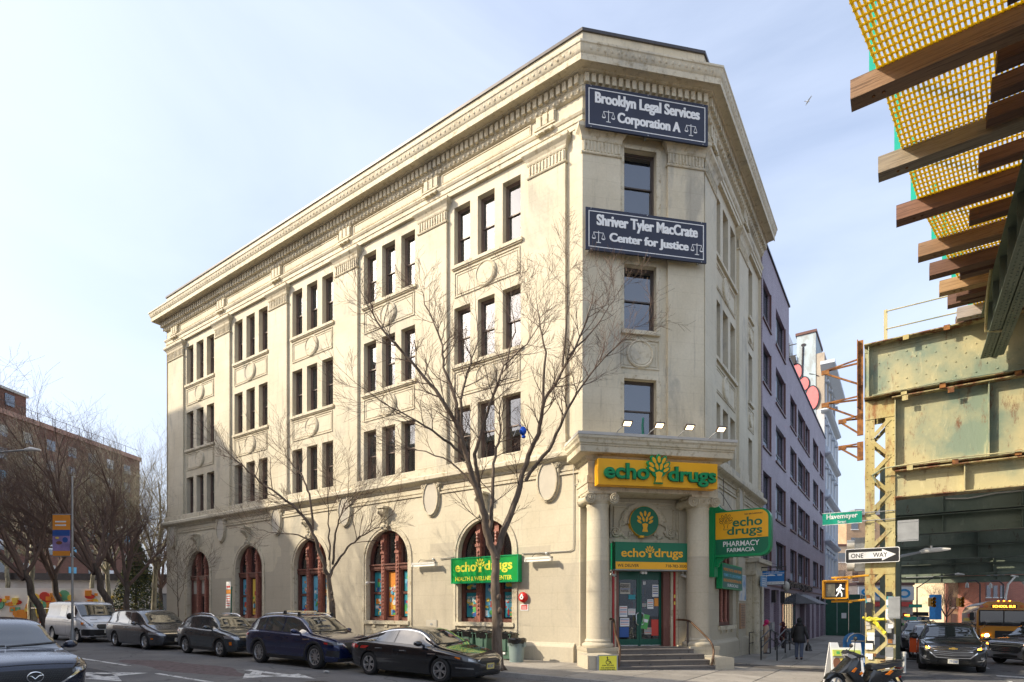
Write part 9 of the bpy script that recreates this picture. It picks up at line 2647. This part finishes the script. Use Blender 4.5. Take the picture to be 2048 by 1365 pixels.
m = MB(M_BARKD); m.tube([(0,0,-0.5),(0,0,5)],[0.15,0.04],8); m.put('trunk', t, M); cm.put('crown', t, M, kind='stuff')
p = unproj(1046,865,17.6); M = T(p.x,p.y,p.z) @ Matrix.Scale(0.85,4)
t = thing('foil_balloon', 'deflated blue foil balloon caught in the branches of the large street tree', 'balloon', M)
m = MB(simple('blue_foil', (0.02,0.10,0.55),0.2, metal=0.6, var=0.6, scale=25)); m.ellipsoid((0,0,0.05),(0.13,0.09,0.17),12); m.ellipsoid((0.02,0,-0.16),(0.08,0.05,0.07),8); m.tube([(-0.05,0,0.18),(-0.12,0,0.3)],0.02,5); m.put('foil', t, M, smooth=60)
m = MB(M_WHTP); m.tube([(-0.12,0,0.3),(-0.25,0.05,0.1),(-0.35,0,-0.15)],0.006,4); m.put('ribbon', t, M)
# ---------------------------------------------------------------- people
M_SKIN = simple('skin', (0.40,0.22,0.15),0.55, var=0.05)
M_COAT = simple('black_quilted_coat', (0.014,0.014,0.015),0.55, var=0.3, scale=9, bmp=0.6, bscale=18)
M_JEAN = simple('slate_jeans', (0.09,0.11,0.16),0.8, var=0.15)
M_BOOT = simple('black_boot', (0.02,0.015,0.02),0.5, var=0.1)
M_HAIR = simple('dark_hat', (0.012,0.012,0.013),0.8, var=0.1)
M_BEIG = simple('beige_cloth', (0.45,0.33,0.24),0.8, var=0.1)
M_MAROON = simple('maroon_cloth', (0.07,0.012,0.018),0.8, var=0.1)
M_FUCH = simple('fuchsia_cloth', (0.55,0.02,0.13),0.8, var=0.1)
def skin_mesh(nm,mt,vs,es,rs,par,M,sub=2):
 me = bpy.data.meshes.new(nm); me.from_pydata(vs,es,[]); o = bpy.data.objects.new(nm,me); COL.objects.link(o)
 md = o.modifiers.new('s', 'SKIN'); sd = me.skin_vertices[0].data
 for i,r in enumerate(rs): sd[i].radius = r if isinstance(r,tuple) else (r,r); sd[i].use_root = (i == 0)
 s = o.modifiers.new('u', 'SUBSURF'); s.levels = sub
 res = bpy.data.meshes.new_from_object(o.evaluated_get(bpy.context.evaluated_depsgraph_get())); bpy.data.objects.remove(o)
 res.materials.clear(); res.materials.append(mt)
 for p in res.polygons: p.use_smooth = True; p.material_index = 0
 return put(nm,res,par,M)
def person(M,lab,coat,legs,hat,h=1.66,stride=0.16,bag=False,coatlen=0.62):
 """walking away along +y; pelvis-rooted skin body under clothes"""
 k = h / 1.7; t = thing('person', lab, 'person', M)
 S = lambda *p: tuple(c * k for c in p)
 J = [S(0,0,0.95),S(0,0.0,1.2),S(0,0.0,1.42),S(0,0.01,1.50),S(0,0.02,1.60),S(-0.09,0,0.9),S(-0.10,stride * 0.5,0.50),S(-0.10,stride * 0.6 - 0.05,0.09),S(-0.10,stride * 0.6 + 0.12,0.04),
   S(0.09,0,0.9),S(0.10,-stride * 0.2,0.50),S(0.11,-stride,0.12),S(0.11,-stride + 0.13,0.04),S(-0.19,0,1.38),S(-0.25,-0.03,1.12),S(-0.26,0.05,0.90),S(0.19,0,1.38),S(0.27,-0.04,1.10),S(0.33,0.0,0.88),
   S(0,0.02,1.68)]
 E = [(0,1),(1,2),(2,3),(3,4),(4,19),(0,5),(5,6),(6,7),(7,8),(0,9),(9,10),(10,11),(11,12),(2,13),(13,14),(14,15),(2,16),(16,17),(17,18)]
 R_ = [0.13,0.13,0.12,0.05,0.088,0.09,0.055,0.04,0.03,0.09,0.055,0.04,0.03,0.055,0.042,0.032,0.055,0.042,0.032,0.07]
 skin_mesh('body', M_SKIN, J, E, [r * k for r in R_], t, M)
 for s_,(a,b) in ((15,(-1,0.05)),(18,(1,0.0))):      # hands: four fingers and a thumb,relaxed curl
  hx,hy,hz = J[s_]; m = MB(M_SKIN); m.ellipsoid((hx,hy,hz - 0.05 * k),(0.018,0.04,0.05),8)
  for f,ln in enumerate((0.06,0.07,0.065,0.05)):
   y0 = hy - 0.028 + 0.018 * f; m.tube([(hx,y0,hz - 0.085 * k),(hx - a * 0.008,y0,hz - 0.085 * k - ln * 0.6),(hx - a * 0.028,y0,hz - 0.085 * k - ln)],[0.009,0.008,0.006],5)
  m.tube([(hx, hy + 0.035, hz - 0.04),(hx - a * 0.02, hy + 0.055, hz - 0.075),(hx - a * 0.03, hy + 0.045, hz - 0.10)],[0.011,0.009,0.007],5); m.put('hand', t, M, smooth=60)
 m = MB(coat); secs = [(1.50,0.075,0.08),(1.44,0.17,0.11),(1.36,0.215,0.135),(1.2,0.205,0.15),(1.05,0.20,0.15),(0.90,0.225,0.165),(1.5 - coatlen - 0.15,0.245,0.18),(1.5 - coatlen - 0.17,0.225,0.16)]
 n = 20; m.add([(a * cos(2 * pi * q / n) * k, b * sin(2 * pi * q / n) * k, z * k + 0.004 * sin(q * 5)) for z, a, b in secs for q in range(n)],[(i * n + q, i * n + (q + 1) % n, (i + 1) * n + (q + 1) % n, (i + 1) * n + q) for i in range(len(secs) - 1) for q in range(n)]); m.put('coat', t, M, smooth=60)
 for ids in ((13,14,15),(16,17,18)):
  m = MB(coat); P_ = [Vector(J[i]) for i in ids]; m.tube([P_[0] + Vector((0,0,0.03)), P_[0], P_[0].lerp(P_[1], .5), P_[1], P_[1].lerp(P_[2], .5), P_[2]],[0.05,0.078,0.07,0.062,0.056,0.05],12); m.put('sleeve', t, M, smooth=60)
 for ids in ((5,6,7),(9,10,11)):
  m = MB(legs); P_ = [Vector(J[i]) for i in ids]; m.tube([P_[0], P_[0].lerp(P_[1], .5), P_[1], P_[1].lerp(P_[2], .5), P_[2]],[0.105,0.09,0.075,0.068,0.058],12); m.put('trouser_leg', t, M, smooth=60)
 for a,b in ((7,8),(11,12)):
  m = MB(M_BOOT); p, q = Vector(J[a]), Vector(J[b]); m.ellipsoid(tuple((p + q) / 2 - Vector((0,0,0.015))),(0.05,0.13,0.05),10); m.put('shoe', t, M, smooth=60)
 m = MB(hat); x, y, z = J[4]; m.ellipsoid((x, y - 0.01, z + 0.035),(0.10,0.115,0.13),14); m.ellipsoid((0,-0.05,1.47 * k),(0.13,0.10,0.09),12); m.put('hood', t, M, smooth=60)
 m = MB(M_SKIN); m.ellipsoid((x,y + 0.10,z + 0.02),(0.065,0.04,0.085),10); m.tube([(x,y + 0.13,z + 0.03),(x,y + 0.155,z - 0.005)],0.014,5); m.box(x - 0.025,x + 0.025,y + 0.13,y + 0.138,z - 0.04,z - 0.033,M_REDP)
 for s in (-1,1): m.ellipsoid((x + s * 0.028,y + 0.133,z + 0.035),(0.012,0.006,0.008),6,M_BLACK)
 m.put('face', t, M, smooth=60)
 if bag:
  x, y, z = J[18]; t3 = thing('shopping_bag', 'black plastic shopping bag in the hand of the person in the black coat', 'bag', M @ T(x, y, z - 0.5))
  m = MB(M_BAG); m.tube([(x, y, z - 0.10),(x + 0.01, y, z - 0.2),(x + 0.02, y, z - 0.32),(x + 0.03, y, z - 0.48),(x + 0.03, y, z - 0.50)],[0.012,0.04,0.11,0.14,0.09],12); m.put('bag_body', t3, M, smooth=50)
person(ground_frame(11.95,23.7,-PH, 0.06), 'person in a black quilted coat and slate jeans walking away, holding a black bag', M_COAT, M_JEAN, M_HAIR, 1.70, bag=True)
person(ground_frame(33.9,56.2,-PH + pi, 0.06), 'distant person in a dark hooded coat beyond the hoarding', M_COAT, M_BOOT, M_HAIR, 1.7,0.08)
x, y = locR(7.6,0.75); person(ground_frame(x, y, -PH - 1.4,0.02), 'person in beige clothes and a fuchsia hood beside the ramp railing', M_BEIG, M_BEIG, M_FUCH, 1.6,0.06, coatlen=0.35)
x, y = locR(9.4,1.2); person(ground_frame(x, y, -PH + 2.0,0.02), 'person in a maroon hooded coat bending by the ramp railing', M_MAROON, M_BOOT, M_MAROON, 1.5,0.06)
m = None
